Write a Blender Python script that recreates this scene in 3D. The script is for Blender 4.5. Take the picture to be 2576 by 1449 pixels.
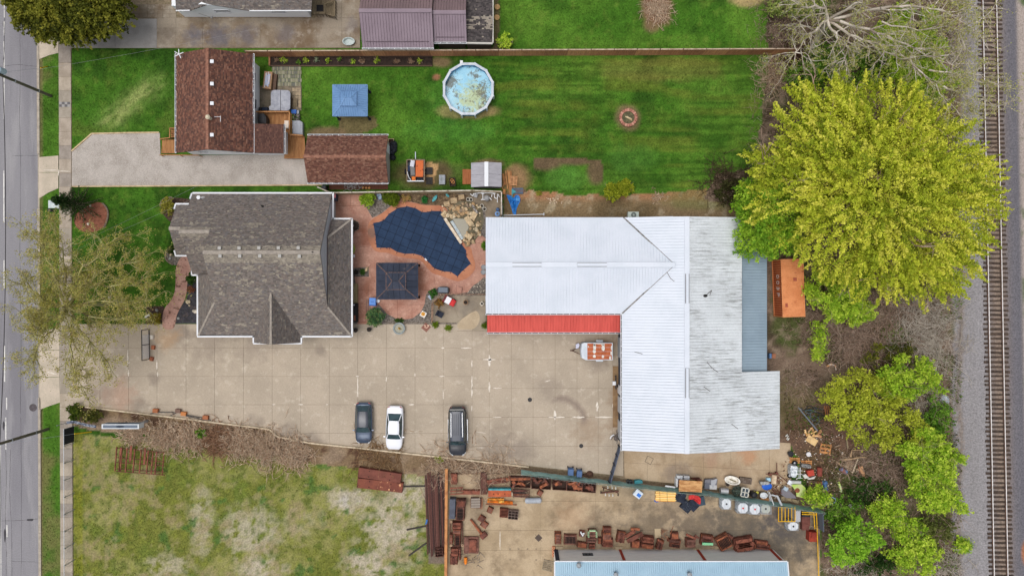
import bpy,math,random
import numpy as np
from mathutils import Vector
for o in list(bpy.data.objects):
 bpy.data.objects.remove(o)
SC=bpy.context.scene
COL=SC.collection
K=0.0437
CH=75.0
cd=bpy.data.cameras.new('camera');cam=bpy.data.objects.new('camera',cd);COL.objects.link(cam)
cam.location=(0,0,CH);cam.rotation_euler=(0,0,0)
cd.sensor_width=36.0;cd.lens=36.0*CH/(2576*K);cd.clip_start=0.5;cd.clip_end=3000
SC.camera=cam
SUN_EL,SUN_AZ=78.0,255.0
wd=bpy.data.worlds.new('World');SC.world=wd;wd.use_nodes=True
nt=wd.node_tree;nt.nodes.clear()
sky=nt.nodes.new('ShaderNodeTexSky');sky.sky_type='NISHITA';sky.sun_disc=False
sky.sun_elevation=math.radians(SUN_EL);sky.sun_rotation=math.radians(SUN_AZ)
sky.air_density=1.0;sky.dust_density=6.0;sky.ozone_density=1.0
hsv=nt.nodes.new('ShaderNodeHueSaturation');hsv.inputs['Saturation'].default_value=0.33
bg=nt.nodes.new('ShaderNodeBackground');bg.inputs['Strength'].default_value=0.135
wo=nt.nodes.new('ShaderNodeOutputWorld')
nt.links.new(sky.outputs[0],hsv.inputs['Color']);nt.links.new(hsv.outputs[0],bg.inputs[0]);nt.links.new(bg.outputs[0],wo.inputs[0])
sd=bpy.data.lights.new('sun','SUN');sun=bpy.data.objects.new('sun',sd);COL.objects.link(sun)
sd.energy=0.8;sd.angle=math.radians(40);sd.color=(1.0,0.975,0.945)
a=math.radians(SUN_AZ);e=math.radians(SUN_EL)
sdir=Vector((math.sin(a)*math.cos(e),math.cos(a)*math.cos(e),math.sin(e)))
sun.rotation_euler=sdir.to_track_quat('Z','Y').to_euler();sun.location=(0,0,60)
SC.view_settings.view_transform='Standard';SC.view_settings.look='None'
SC.view_settings.exposure=-0.05;SC.view_settings.gamma=1.0
SC.render.engine='CYCLES'
def P(x,y,h=0.0):
 "plan position (2576 units wide, as drawn from straight above) of a point at height h"
 k=K*(1-h/CH)
 return((x-1288)*k,-(y-724.5)*k,h)
def frame(ox,oy,s):
 return lambda x,y:(ox+s*x,oy+s*y)
s6,s4=.16653,.21214
fA=frame(830,478.2,s6);fB=frame(830,717.3,s6);fC=frame(990.5,382.5,s6)
fJ=frame(1673.6,1120.3,s6);fS=frame(1093,1181.8,s6);fE=frame(1379.9,1207.7,s6)
fR=frame(1926.4,1065.6,s6);fK=frame(628.5,136.6,s6);fT=frame(1393.5,833.4,s6)
fV=frame(683.1,983.7,s4);fL=frame(0,1011,s4);fH=frame(341.6,478.2,s4)
RR=random.Random
RNG=RR(7)
NR=np.random.default_rng(11)
def S(r,g,b,k=1.0):
 f=lambda c:((c/255/12.92)if c/255<=.04045 else((c/255+.055)/1.055)**2.4)*k
 return(f(r),f(g),f(b))
MATS={}
def nn(nt,t,**kw):
 n=nt.nodes.new(t)
 for k,v in kw.items():
  if k.startswith('i_'):
   n.inputs[k[2:].replace('_',' ')].default_value=v
  else:
   setattr(n,k,v)
 return n
def noise(nt,vec,scale,detail=5,rough=.6,dist=0):
 n=nn(nt,'ShaderNodeTexNoise')
 n.inputs['Scale'].default_value=scale;n.inputs['Detail'].default_value=detail
 n.inputs['Roughness'].default_value=rough;n.inputs['Distortion'].default_value=dist
 nt.links.new(vec,n.inputs['Vector']);return n.outputs['Fac']
def ramp(nt,val,lo,hi,a=0.0,b=1.0):
 m=nn(nt,'ShaderNodeMapRange');m.inputs[1].default_value=lo;m.inputs[2].default_value=hi
 m.inputs[3].default_value=a;m.inputs[4].default_value=b
 nt.links.new(val,m.inputs[0]);return m.outputs[0]
def mixc(nt,fac,a,b,mode='MIX'):
 m=nn(nt,'ShaderNodeMixRGB',blend_type=mode)
 for s,v in((m.inputs[0],fac),(m.inputs[1],a),(m.inputs[2],b)):
  if isinstance(v,(int,float)):s.default_value=v
  elif isinstance(v,tuple):s.default_value=(*v,1)if len(v)==3 else v
  else:nt.links.new(v,s)
 return m.outputs[0]
def math2(nt,op,a,b=None):
 m=nn(nt,'ShaderNodeMath',operation=op)
 for i,v in enumerate((a,b)):
  if v is None:continue
  if isinstance(v,(int,float)):m.inputs[i].default_value=v
  else:nt.links.new(v,m.inputs[i])
 return m.outputs[0]
def M(name,c,c2=None,s=1.2,lo=.42,hi=.6,r=.85,fine=.12,fs=12,bump=0.0,bs=20,metal=0.0,col=False,stretch=None,spec=.25,trans=0.0,c3=None,s3=.6,lo3=.55,hi3=.7,extra=None,coat=0,alpha=None):
 if name in MATS:return MATS[name]
 m=bpy.data.materials.new(name);m.use_nodes=True;MATS[name]=m
 nt=m.node_tree;b=nt.nodes['Principled BSDF']
 g=nn(nt,'ShaderNodeNewGeometry');vec=g.outputs['Position']
 v1=vec
 if stretch:
  mp=nn(nt,'ShaderNodeMapping');mp.inputs['Scale'].default_value=stretch
  nt.links.new(vec,mp.inputs['Vector']);v1=mp.outputs[0]
 color=tuple(c)
 if c2:color=mixc(nt,ramp(nt,noise(nt,v1,s),lo,hi),color,tuple(c2))
 if c3:color=mixc(nt,ramp(nt,noise(nt,v1,s3,6,.65),lo3,hi3),color,tuple(c3))
 if extra:color=extra(nt,vec,color)
 if fine:
  f=ramp(nt,noise(nt,vec,fs,3,.7),.3,.7,1-fine,1+fine)
  color=mixc(nt,1.0,color,f,'MULTIPLY')
 if col:
  at=nn(nt,'ShaderNodeAttribute',attribute_name='Col')
  color=mixc(nt,1.0,color,at.outputs['Color'],'MULTIPLY')
 if isinstance(color,tuple):b.inputs['Base Color'].default_value=(*color,1)
 else:nt.links.new(color,b.inputs['Base Color'])
 b.inputs['Roughness'].default_value=r;b.inputs['Metallic'].default_value=metal
 b.inputs['Specular IOR Level'].default_value=spec
 if coat:b.inputs['Coat Weight'].default_value=coat;b.inputs['Coat Roughness'].default_value=.08
 if alpha:b.inputs['Alpha'].default_value=alpha
 if bump:
  bn=nn(nt,'ShaderNodeBump');bn.inputs['Strength'].default_value=bump;bn.inputs['Distance'].default_value=.05
  nt.links.new(noise(nt,vec,bs,4,.7),bn.inputs['Height']);nt.links.new(bn.outputs[0],b.inputs['Normal'])
 if trans:
  tr=nn(nt,'ShaderNodeBsdfTranslucent');ms=nn(nt,'ShaderNodeMixShader');ms.inputs[0].default_value=trans
  if isinstance(color,tuple):tr.inputs[0].default_value=(*color,1)
  else:nt.links.new(color,tr.inputs[0])
  out=nt.nodes['Material Output']
  nt.links.new(b.outputs[0],ms.inputs[1]);nt.links.new(tr.outputs[0],ms.inputs[2]);nt.links.new(ms.outputs[0],out.inputs[0])
 return m
def plain(name,r,g,b,rough=.6,fine=.08,metal=0.0,**kw):
 return M(name,S(r,g,b),r=rough,fine=fine,fs=6,metal=metal,**kw)
OFF={}
def tag(o,label=None,cat=None,group=None,kind=None):
 if label:o['label']=label
 if cat:o['category']=cat
 if group:o['group']=group
 if kind:o['kind']=kind
 return o
def thing(name,label,cat,loc,group=None):
 "an Empty at the thing's base; loc is world xyz"
 o=bpy.data.objects.new(name,None);COL.objects.link(o);o.location=loc;o.empty_display_size=.3
 OFF[o]=Vector(loc);return tag(o,label,cat,group)
def link(name,me,mat,parent,off,kind=None):
 o=bpy.data.objects.new(name,me);COL.objects.link(o)
 if mat:me.materials.append(mat)
 if parent:o.parent=parent;OFF[o]=off
 else:o.location=off;OFF[o]=off
 if kind:o['kind']=kind
 return o
def npmesh(name,V,F,mat,parent=None,cols=None,smooth=False,kind=None,origin=None,fsize=None):
 "mesh from numpy arrays; V world coordinates, F (n,k) indices, cols (n,3) per face or (nv,3) per vertex"
 V=np.asarray(V,dtype=np.float64);F=np.asarray(F)
 if parent is not None:off=OFF[parent]
 else:
  lo,hi=V.min(0),V.max(0)
  off=Vector(origin)if origin else Vector(((lo[0]+hi[0])/2,(lo[1]+hi[1])/2,lo[2]))
 V=V-np.array(off)
 me=bpy.data.meshes.new(name);n,k=F.shape
 me.vertices.add(len(V));me.vertices.foreach_set('co',V.ravel())
 me.loops.add(n*k);me.loops.foreach_set('vertex_index',F.ravel().astype(np.int32))
 me.polygons.add(n);me.polygons.foreach_set('loop_start',np.arange(0,n*k,k,dtype=np.int32))
 if smooth:me.polygons.foreach_set('use_smooth',np.ones(n,dtype=bool))
 if cols is not None:
  cols=np.asarray(cols)
  at=me.color_attributes.new('Col','FLOAT_COLOR','CORNER')
  c=cols[F.ravel()]if len(cols)==len(V)and len(cols)!=n else np.repeat(cols,k,axis=0)
  at.data.foreach_set('color',np.concatenate([c,np.ones((len(c),1))],1).astype(np.float32).ravel())
 me.update();me.validate()
 return link(name,me,mat,parent,off,kind)
class MB:
 "collects shapes in world coordinates"
 def __init__(s):s.v=[];s.f=[];s.c=[]
 def add(s,v,f,c=None):
  n=len(s.v);s.v+=[tuple(p)for p in v];s.f+=[tuple(i+n for i in q)for q in f]
  s.c+=[c or(1,1,1)]*len(f);return s
 def box(s,c,d,rz=0.0,tilt=0.0,col=None):
  ca,sa=math.cos(rz),math.sin(rz);ct,st=math.cos(tilt),math.sin(tilt);v=[]
  for z in(-.5,.5):
   for x,y in((-.5,-.5),(.5,-.5),(.5,.5),(-.5,.5)):
    X,Y,Z=x*d[0],y*d[1],z*d[2]
    X,Z=X*ct-Z*st,X*st+Z*ct
    v.append((c[0]+X*ca-Y*sa,c[1]+X*sa+Y*ca,c[2]+Z))
  return s.add(v,BOXF,col)
 def prism(s,pts,z0,z1,inset=0.0,col=None):
  "pts world xy; z1 may be a list"
  n=len(pts);ar=sum(pts[i][0]*pts[(i+1)%n][1]-pts[(i+1)%n][0]*pts[i][1]for i in range(n))
  if ar<0:pts=pts[::-1]
  cx=sum(p[0]for p in pts)/n;cy=sum(p[1]for p in pts)/n
  v=[(p[0],p[1],z0)for p in pts]+[(p[0]+(cx-p[0])*inset,p[1]+(cy-p[1])*inset,z1)for p in pts]
  f=[tuple(range(n-1,-1,-1)),tuple(range(n,2*n))]+[(i,(i+1)%n,n+(i+1)%n,n+i)for i in range(n)]
  return s.add(v,f,col)
 def slab(s,pts,t,col=None):
  "planar 3d polygon given a thickness downwards"
  n=len(pts);a=Vector((0,0,0))
  for i in range(n):
   p,q=Vector(pts[i]),Vector(pts[(i+1)%n]);a+=p.cross(q)
  pts=[tuple(p)for p in(pts if a.z>=0 else pts[::-1])]
  v=[(p[0],p[1],p[2]-t)for p in pts]+pts
  f=[tuple(range(n-1,-1,-1)),tuple(range(n,2*n))]+[(i,(i+1)%n,n+(i+1)%n,n+i)for i in range(n)]
  return s.add(v,f,col)
 def cyl(s,p0,p1,r0,r1=None,n=12,col=None,cap=True):
  r1=r0 if r1 is None else r1;p0,p1=Vector(p0),Vector(p1);ax=(p1-p0).normalized()
  u=ax.orthogonal().normalized();w=ax.cross(u);v=[]
  for p,r in((p0,r0),(p1,r1)):
   for i in range(n):
    t=2*math.pi*i/n;v.append(tuple(p+(u*math.cos(t)+w*math.sin(t))*r))
  f=[(i,(i+1)%n,n+(i+1)%n,n+i)for i in range(n)]
  if cap:f+=[tuple(range(n-1,-1,-1)),tuple(range(n,2*n))]
  return s.add(v,f,col)
 def tube(s,path,r,n=6,col=None):
  for i in range(len(path)-1):
   s.cyl(path[i],path[i+1],r if not isinstance(r,list)else r[i],r if not isinstance(r,list)else r[i+1],n,col,True)
  return s
 def ring(s,c,r0,r1,z0,z1,n=20,col=None,sx=1,sy=1):
  v=[]
  for z in(z0,z1):
   for r in(r0,r1):
    for i in range(n):
     t=2*math.pi*i/n;v.append((c[0]+r*sx*math.cos(t),c[1]+r*sy*math.sin(t),z))
  f=[]
  for i in range(n):
   j=(i+1)%n
   f+=[(n+i,n+j,3*n+j,3*n+i),(j,i,2*n+i,2*n+j),(2*n+i,3*n+i,3*n+j,2*n+j),(i,j,n+j,n+i)]
  return s.add(v,f,col)
 def lathe(s,c,prof,n=16,col=None,sx=1,sy=1):
  v=[];m=len(prof)
  for r,z in prof:
   for i in range(n):
    t=2*math.pi*i/n;v.append((c[0]+r*sx*math.cos(t),c[1]+r*sy*math.sin(t),c[2]+z))
  f=[(k*n+i,k*n+(i+1)%n,(k+1)*n+(i+1)%n,(k+1)*n+i)for k in range(m-1)for i in range(n)]
  f+=[tuple(range(n-1,-1,-1)),tuple(range((m-1)*n,m*n))]
  return s.add(v,f,col)
 def B(s,name,mat,parent=None,smooth=False,kind=None,cols=False,origin=None):
  V=np.array(s.v)
  if parent is not None:off=OFF[parent]
  else:
   lo,hi=V.min(0),V.max(0)
   off=Vector(origin)if origin else Vector(((lo[0]+hi[0])/2,(lo[1]+hi[1])/2,lo[2]))
  me=bpy.data.meshes.new(name);me.from_pydata([tuple(p)for p in(V-np.array(off))],[],s.f)
  if smooth:me.polygons.foreach_set('use_smooth',[True]*len(me.polygons))
  if cols:
   at=me.color_attributes.new('Col','FLOAT_COLOR','CORNER');buf=[]
   for p,c in zip(me.polygons,s.c):buf+=[c[0],c[1],c[2],1.0]*p.loop_total
   at.data.foreach_set('color',buf)
  me.update()
  return link(name,me,mat,parent,off,kind)
BOXF=[(3,2,1,0),(4,5,6,7),(0,1,5,4),(1,2,6,5),(2,3,7,6),(3,0,4,7)]
def solo(mb,name,mat,label,cat,group=None,smooth=False,cols=False):
 return tag(mb.B(name,mat,smooth=smooth,cols=cols),label,cat,group)
def D2(pts,h=0.0):
 return[P(x,y,h)[:2]for x,y in pts]
def D3(pts):
 return[P(*p)for p in pts]
def dprism(mb,pts,h0,h1,col=None):
 return mb.prism(D2(pts,h1),h0,h1,col=col)
def dbox(mb,x0,y0,x1,y1,h0,h1,col=None):
 return dprism(mb,[(x0,y0),(x1,y0),(x1,y1),(x0,y1)],h0,h1,col)
def obb(cx,cy,w,l,deg):
 "corners of a turned rectangle in plan units (deg clockwise in the picture)"
 c,s=math.cos(math.radians(deg)),math.sin(math.radians(deg))
 return[(cx+x*c-y*s,cy+x*s+y*c)for x,y in((-w/2,-l/2),(w/2,-l/2),(w/2,l/2),(-w/2,l/2))]
def dobb(mb,c,w,l,deg,h0,h1,col=None):
 return dprism(mb,obb(c[0],c[1],w,l,deg),h0,h1,col)
def copy_tree(o,loc,rz=0.0,label=None):
 r=o.copy();COL.objects.link(r);r.location=loc;r.rotation_euler=(0,0,rz);OFF[r]=Vector(loc)
 if label:r['label']=label
 for ch in[c for c in bpy.data.objects if c.parent==o]:
  c=ch.copy();COL.objects.link(c);c.parent=r
  for g in[g for g in bpy.data.objects if g.parent==ch]:
   d=g.copy();COL.objects.link(d);d.parent=c
 return r
def clip(poly,a,b,c):
 "keep the side a*x+b*y<=c of a list of tuples (x,y,...)"
 out=[];n=len(poly)
 for i in range(n):
  p,q=poly[i],poly[(i+1)%n]
  dp,dq=a*p[0]+b*p[1]-c,a*q[0]+b*q[1]-c
  if dp<=0:out.append(p)
  if(dp<0<dq)or(dq<0<dp):
   t=dp/(dp-dq);out.append(tuple(p[k]+(q[k]-p[k])*t for k in range(len(p))))
 return out
def smooth_poly(pts,it=2,closed=True):
 for _ in range(it):
  out=[];n=len(pts)
  for i in range(n if closed else n-1):
   p,q=pts[i],pts[(i+1)%n]
   out+=[tuple(.75*a+.25*b for a,b in zip(p,q)),tuple(.25*a+.75*b for a,b in zip(p,q))]
  pts=out
 return pts
def vnoise(x,y,sc,seed,octv=4):
 r=np.random.default_rng(seed);T=r.random((256,256));out=0;amp=1.0;tot=0
 for o in range(octv):
  u,v=x/sc*2**o+31.7*o,y/sc*2**o+17.3*o
  iu,iv=np.floor(u).astype(int),np.floor(v).astype(int);fu,fv=u-iu,v-iv
  fu=fu*fu*(3-2*fu);fv=fv*fv*(3-2*fv);g=lambda i,j:T[i%256,j%256]
  out=out+amp*((g(iu,iv)*(1-fu)+g(iu+1,iv)*fu)*(1-fv)+(g(iu,iv+1)*(1-fu)+g(iu+1,iv+1)*fu)*fv)
  tot+=amp;amp*=.55
 return out/tot
def sstep(x,a,b):
 t=np.clip((x-a)/(b-a),0,1);return t*t*(3-2*t)
def inpoly(x,y,pts):
 r=np.zeros(x.shape,bool);n=len(pts)
 for i in range(n):
  x0,y0=pts[i];x1,y1=pts[(i+1)%n]
  if y0==y1:continue
  c=((y0>y)!=(y1>y))&(x<(x1-x0)*(y-y0)/(y1-y0)+x0);r^=c
 return r
def sticks(p0,p1,r0,r1,sides=3):
 p0,p1=np.asarray(p0),np.asarray(p1);r0,r1=np.asarray(r0),np.asarray(r1)
 ax=p1-p0;ax=ax/(np.linalg.norm(ax,axis=1,keepdims=True)+1e-9)
 ref=np.where(np.abs(ax[:,2:3])>.9,np.array([[1.,0,0]]),np.array([[0,0,1.]]))
 u=np.cross(ax,ref);u/=np.linalg.norm(u,axis=1,keepdims=True);w=np.cross(ax,u);n=len(p0)
 V=np.zeros((n,2*sides,3))
 for i in range(sides):
  t=2*math.pi*i/sides;d=u*math.cos(t)+w*math.sin(t)
  V[:,i]=p0+d*r0[:,None];V[:,sides+i]=p1+d*r1[:,None]
 base=(np.arange(n)*2*sides)[:,None]
 F=np.concatenate([base+np.array([[i,(i+1)%sides,sides+(i+1)%sides,sides+i]])for i in range(sides)])
 return V.reshape(-1,3),F
# ================================================================ GROUND
def axis(a,b,st,far):
 mid=np.arange(a,b+.1,st);lo=a-np.geomspace(st,far,14)[::-1];hi=b+np.geomspace(st,far,14)
 return np.concatenate([lo,mid,hi])
gx=axis(-60,2640,5,9000);gy=axis(-60,1510,5,9000)
GX,GY=np.meshgrid(gx,gy)
def curb_x(y):return 95.5+5.0*y/1449
def rail_x(y):return 2472.5+28.8*y/1449
def lerp(a,b,t):return a+(np.asarray(b)-a)*t[...,None]
def ground_colour(X,Y):
 n1=vnoise(X,Y,60,1);n2=vnoise(X,Y,170,2,3);n3=vnoise(X,Y,16,3,3);n4=vnoise(X,Y,90,4,5)
 J=X+26*(vnoise(X,Y,34,5)-.5);L=Y+26*(vnoise(X,Y,34,6)-.5)
 def blob(cx,cy,rx,ry,soft=.35,nz=.5):
  d=np.hypot((X-cx)/rx,(Y-cy)/ry)+nz*(vnoise(X,Y,30,8)-.5);return 1-sstep(d,1-soft,1+soft)
 def poly(pts,nz=1.0):
  return inpoly(X+(J-X)*nz,Y+(L-Y)*nz,pts).astype(float)
 c=np.zeros(X.shape+(3,));c[:]=S(64,104,30)
 c=lerp(c,S(48,82,24),sstep(n1,.5,.72));c=lerp(c,S(92,130,44),sstep(n2,.5,.75)*.7)
 c=lerp(c,S(104,126,50),sstep(n3,.55,.85)*.45)
 st=vnoise(X/16,Y,7,12,2);st2=vnoise(X/9,Y,22,13,2)
 back=poly([(1230,150),(1910,140),(1910,480),(1290,480)],.5)
 c=lerp(c,S(46,80,22),back*sstep(st,.48,.62)*.62);c=lerp(c,S(104,116,44),back*sstep(st2,.5,.72)*.6*sstep(n4,.3,.6))
 c=lerp(c,S(118,110,58),back*blob(1660,175,170,30)*.45)
 q=(X-230)*.82+(Y-305)*.57;pq=-(X-230)*.57+(Y-305)*.82
 u=(X-330)*.76+(260-Y)*.65;v=(X-330)*.65-(260-Y)*.76
 band=np.exp(-(v/26)**2)*(1-sstep(np.abs(u),70,125));stv=vnoise(u/3,v,9,14,3)
 front=poly([(178,125),(440,125),(440,345),(178,345)],.2)
 c=lerp(c,S(150,158,96),front*band*(0.35+.65*sstep(stv,.35,.7))*.8)
 c=lerp(c,S(96,112,48),front*sstep(n4,.5,.7)*.5)
 vg=((X>99)&(X<152)).astype(float);c=lerp(c,S(78,116,38),vg*.6)
 c=lerp(c,S(120,112,72),vg*sstep(n4,.55,.75)*.7);c=lerp(c,S(112,98,72),((X>98)&(X<106))*.6)
 dirt=S(118,98,74);D=lambda a,m,k=.9:lerp(a,dirt,m*k)
 c=D(c,poly([(852,290),(922,290),(945,298),(950,318),(920,336),(852,336)],.35),.8)
 c=D(c,blob(822,338,48,18));c=lerp(c,S(98,78,60),blob(1070,438,85,34)*.8);c=lerp(c,S(176,142,100),poly([(1070,405),(1105,412),(1090,465),(1066,455)],.2))
 c=D(c,blob(1230,412,40,12));c=lerp(c,S(142,112,82),blob(1295,452,38,36)*.9)
 c=lerp(c,S(150,120,88),blob(1178,280,74,20,.2)*.8);c=D(c,blob(1580,297,31,32,.25),.85)
 c=lerp(c,S(150,105,80),blob(1098,194,10,8,.4));c=D(c,blob(1108,157,30,14))
 bed=poly([(1340,396),(1516,400),(1516,470),(1340,470)],.25)
 c=lerp(c,S(104,84,66),bed*np.maximum(blob(1375,408,45,20),np.maximum(blob(1500,432,22,34),blob(1450,405,70,10)))*.9)
 c=lerp(c,S(84,130,52),blob(1425,450,48,30)*.6);c=lerp(c,S(80,124,50),blob(1590,398,60,36)*.4);c=lerp(c,S(84,146,60),np.maximum(blob(1160,250,80,60),blob(1130,330,110,30))*.25)
 strip=poly([(1265,482),(1330,476),(1420,492),(1560,492),(1700,482),(1840,470),(1900,500),(1900,700),(1265,560)],.5)
 c=lerp(c,S(132,112,84),strip);c=lerp(c,S(160,116,84),strip*(1-sstep(Y,490,515))*.9)
 c=lerp(c,S(170,156,130),strip*sstep(n3,.5,.75)*.7);c=lerp(c,S(96,82,58),strip*sstep(n4,.5,.7)*.7)
 c=lerp(c,S(92,110,54),strip*blob(1760,500,90,30)*.4)
 wood=poly([(1925,-600),(1930,190),(1900,420),(1800,440),(1770,500),(1868,530),(1862,1130),(1990,1120),(2062,1280),(2062,3000),(2420,3000),(2410,1000),(2420,500),(2440,-600)],.8)
 c=lerp(c,S(116,98,84),wood);c=lerp(c,S(76,64,52),wood*sstep(n1,.48,.72));c=lerp(c,S(74,88,42),wood*sstep(n4,.52,.72)*.8)
 c=lerp(c,S(150,132,114),wood*sstep(n3,.5,.8)*.7);c=lerp(c,S(104,98,62),wood*blob(1990,1020,60,80)*.6)
 c=lerp(c,S(92,66,54),wood*blob(2060,1110,110,90)*.7)
 gl=2396+26*(n4-.5)+14*(n3-.5)+np.where(Y<420,24*sstep(-Y,-420,-250),0)
 bal=sstep(X-gl,-5,6);c=lerp(c,S(142,139,141),bal)
 c=lerp(c,S(126,112,98),np.exp(-((X-gl-18)/7)**2)*.7*(Y>600));c=lerp(c,S(106,104,110),sstep(X-rail_x(Y),-8,2))
 c=lerp(c,S(150,132,116),np.exp(-((X-rail_x(Y)-17)/22)**2)*.85)
 c=lerp(c,S(168,156,148),sstep(X-rail_x(Y),72,88)*bal);c=lerp(c,S(74,96,52),sstep(X-rail_x(Y),74,90)*sstep(n1,.55,.7)*.9)
 c=lerp(c,S(180,110,60),blob(2576,1385,12,30)*.8)
 lot=poly([(182,1092),(240,1092),(420,1120),(680,1140),(900,1165),(1122,1195),(1122,3000),(182,3000)],.25)
 c=lerp(c,S(112,116,54),lot);c=lerp(c,S(102,116,50),lot*sstep(n1,.5,.75)*.8);c=lerp(c,S(142,138,86),lot*sstep(n4,.5,.68)*.8)
 pt=np.maximum.reduce([blob(505,1310,30,90,.5)*.7,blob(630,1345,70,75,.5)*.8,blob(750,1310,36,40,.5)*.5,blob(880,1260,60,34,.5),blob(990,1330,85,90,.6),blob(1020,1240,60,60,.6),blob(660,1430,60,30,.5),blob(930,1420,70,40,.5),blob(420,1430,60,40,.6)*.7])
 c=lerp(c,S(178,167,148),.95*lot*pt*sstep(vnoise(X,Y,16,21,4)+.25*pt,.46,.7));c=lerp(c,S(146,130,100),lot*sstep(vnoise(X,Y,44,22,4),.6,.7)*.6)
 c=lerp(c,S(176,170,160),blob(880,1258,30,18)*.8);c=lerp(c,S(72,106,50),lot*sstep(vnoise(X,Y,30,23,3),.66,.76)*.8)
 c=lerp(c,S(134,136,42),((X>184)&(X<206)&(Y>1090))*.6)
 n5=vnoise(X,Y,11,71,2);n6=vnoise(X,Y,24,72,3);c=lerp(c,S(84,100,40),lot*sstep(n5,.55,.8)*.55);c=lerp(c,S(150,138,104),lot*sstep(n6,.58,.74)*.5);c=lerp(c,S(126,132,54),lot*sstep(n5,.45,.2)*.5)
 lawn=(X<1930)*(Y<820)*(1-strip);c=c*(1+(lawn*(n5-.5)*.5+lawn*(n6-.5)*.35)[...,None])
 yk=np.interp(X,[180,205,678,699,783,914,993,1118,1264,1420],[1018,1022,1079,1097,1113,1127,1136,1149,1165,1186])
 bank=((Y>yk)&(Y<yk+52+20*(n1-.5))&(X>182)&(X<1300)).astype(float)
 c=lerp(c,S(126,104,82),bank*.95);c=lerp(c,S(88,66,52),bank*sstep(n3,.5,.7));c=lerp(c,S(150,132,112),bank*sstep(n1,.5,.7)*.6)
 c=lerp(c,S(120,104,100),poly([(1066,1195),(1122,1195),(1122,1420),(1080,1420)],.3)*.8)
 c=lerp(c,S(112,94,78),poly([(1180,1150),(1560,1195),(1990,1225),(2062,1270),(2062,1295),(1700,1245),(1300,1200),(1122,1200)],.2)*.95)
 c=lerp(c,S(128,100,78),np.maximum(blob(1652,24,40,42,.3),blob(1640,60,22,22,.4)*.8));c=lerp(c,S(160,142,98),blob(1882,-2,44,20,.3))
 c=lerp(c,S(110,92,74),poly([(1240,-60),(1256,-60),(1252,130),(1240,130)],.4)*.8)
 return c
GC=ground_colour(GX,GY)
GZ=-.02-.04*vnoise(GX,GY,40,31,2)
GZ=np.where(GX<curb_x(GY)+1,-.16,GZ)
rx=GX-rail_x(GY);bed=sstep(rx,-62,-34)*(1-sstep(rx,62,110));GZ=GZ+bed*.45
GV=np.stack([(GX-1288)*K,-(GY-724.5)*K,GZ],-1).reshape(-1,3)
nyy,nxx=GX.shape;ii=np.arange(nyy*nxx).reshape(nyy,nxx)
GF=np.stack([ii[1:,:-1],ii[1:,1:],ii[:-1,1:],ii[:-1,:-1]],-1).reshape(-1,4)
mground=M('ground_cover',(1,1,1),fine=.34,fs=5.5,col=True,bump=.5,bs=9,r=.95,spec=.1)
npmesh('ground',GV,GF,mground,cols=GC.reshape(-1,3),kind='structure',origin=(0,0,0))
masph=M('asphalt',S(139,137,141),S(126,124,129),s=.35,stretch=(1,.12,1),fine=.16,fs=9,r=.95,bump=.2,bs=14,c3=S(152,150,152),s3=.8,lo3=.52,hi3=.7)
mcon=M('kerb_concrete',S(178,168,152),S(160,150,136),s=1.5,fine=.12,fs=8)
mline=M('road_paint',S(222,220,214),S(168,166,166),s=2.5,lo=.5,hi=.66,r=.8)
mb=MB();mb.prism([P(-420,-700)[:2],P(curb_x(-700)-3,-700)[:2],P(curb_x(2100)-3,2100)[:2],P(-420,2100)[:2]],-.3,-.115)
road=mb.B('road',masph,kind='structure')
mb=MB()
for y0,y1,x0 in((-60,45,9.5),(55,90,9),(105,300,8.5),(430,560,8),(655,725,8.5),(870,960,10),(1000,1030,15),(1050,1130,13),(1320,1350,16)):
 mb.prism(D2([(x0,y0),(x0+2.6,y0),(x0+2.9,y1),(x0+.3,y1)],-.1),-.113,-.106)
mb.B('lane_line',mline,road)
mb=MB();mb.prism(D2([(0.5,1120),(2,1120),(3.4,1500),(1.6,1500)],-.1),-.113,-.106);mb.B('edge_line',mline,road)
mtar=M('crack_tar',S(66,64,68),fine=.1,r=.7)
for pts in([(48,0),(51,160),(49,300),(52,420),(50,640),(53,860),(51,1040)],[(14,1130),(16,1200),(13,1290),(16,1400),(15,1460)],[(0,168),(45,163),(94,168)],[(30,392),(94,392)],[(0,1310),(60,1308),(97,1304)],[(30,1411),(97,1413)],[(26,1130),(24,1240),(29,1330),(30,1460)],[(52,1050),(54,1200),(53,1449)]):
 mb=MB()
 for i in range(len(pts)-1):
  n=8
  for k in range(n):
   a=[pts[i][j]+(pts[i+1][j]-pts[i][j])*k/n+RNG.uniform(-.5,.5)for j in(0,1)];b=[pts[i][j]+(pts[i+1][j]-pts[i][j])*(k+1)/n+RNG.uniform(-.5,.5)for j in(0,1)]
   A,B=P(*a,-.1),P(*b,-.1);mb.box(((A[0]+B[0])/2,(A[1]+B[1])/2,-.1115),(math.hypot(B[0]-A[0],B[1]-A[1]),RNG.uniform(.015,.04),.004),math.atan2(B[1]-A[1],B[0]-A[0]))
 mb.B('tar_seam',mtar,road)
for(x,y,rx_,ry_)in((76,1307,10,3.5),(12,1345,3.2,22),(9,62,3,9),(9,150,2.5,4),(9,1070,3,14)):
 mb=MB();pts=[(x+rx_*math.cos(t)*RNG.uniform(.6,1.1),y+ry_*math.sin(t)*RNG.uniform(.6,1.1))for t in np.linspace(0,6.28,13)[:-1]]
 mb.prism(D2(pts,-.1),-.113,-.1095);mb.B('tar_patch',mtar,road)
c=P(83,1025,-.1);mb=MB();mb.lathe((c[0],c[1],-.114),[(.42,0),(.42,.012),(.36,.012),(.36,.006),(.1,.006),(.1,.011),(0.02,.011)],24)
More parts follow.
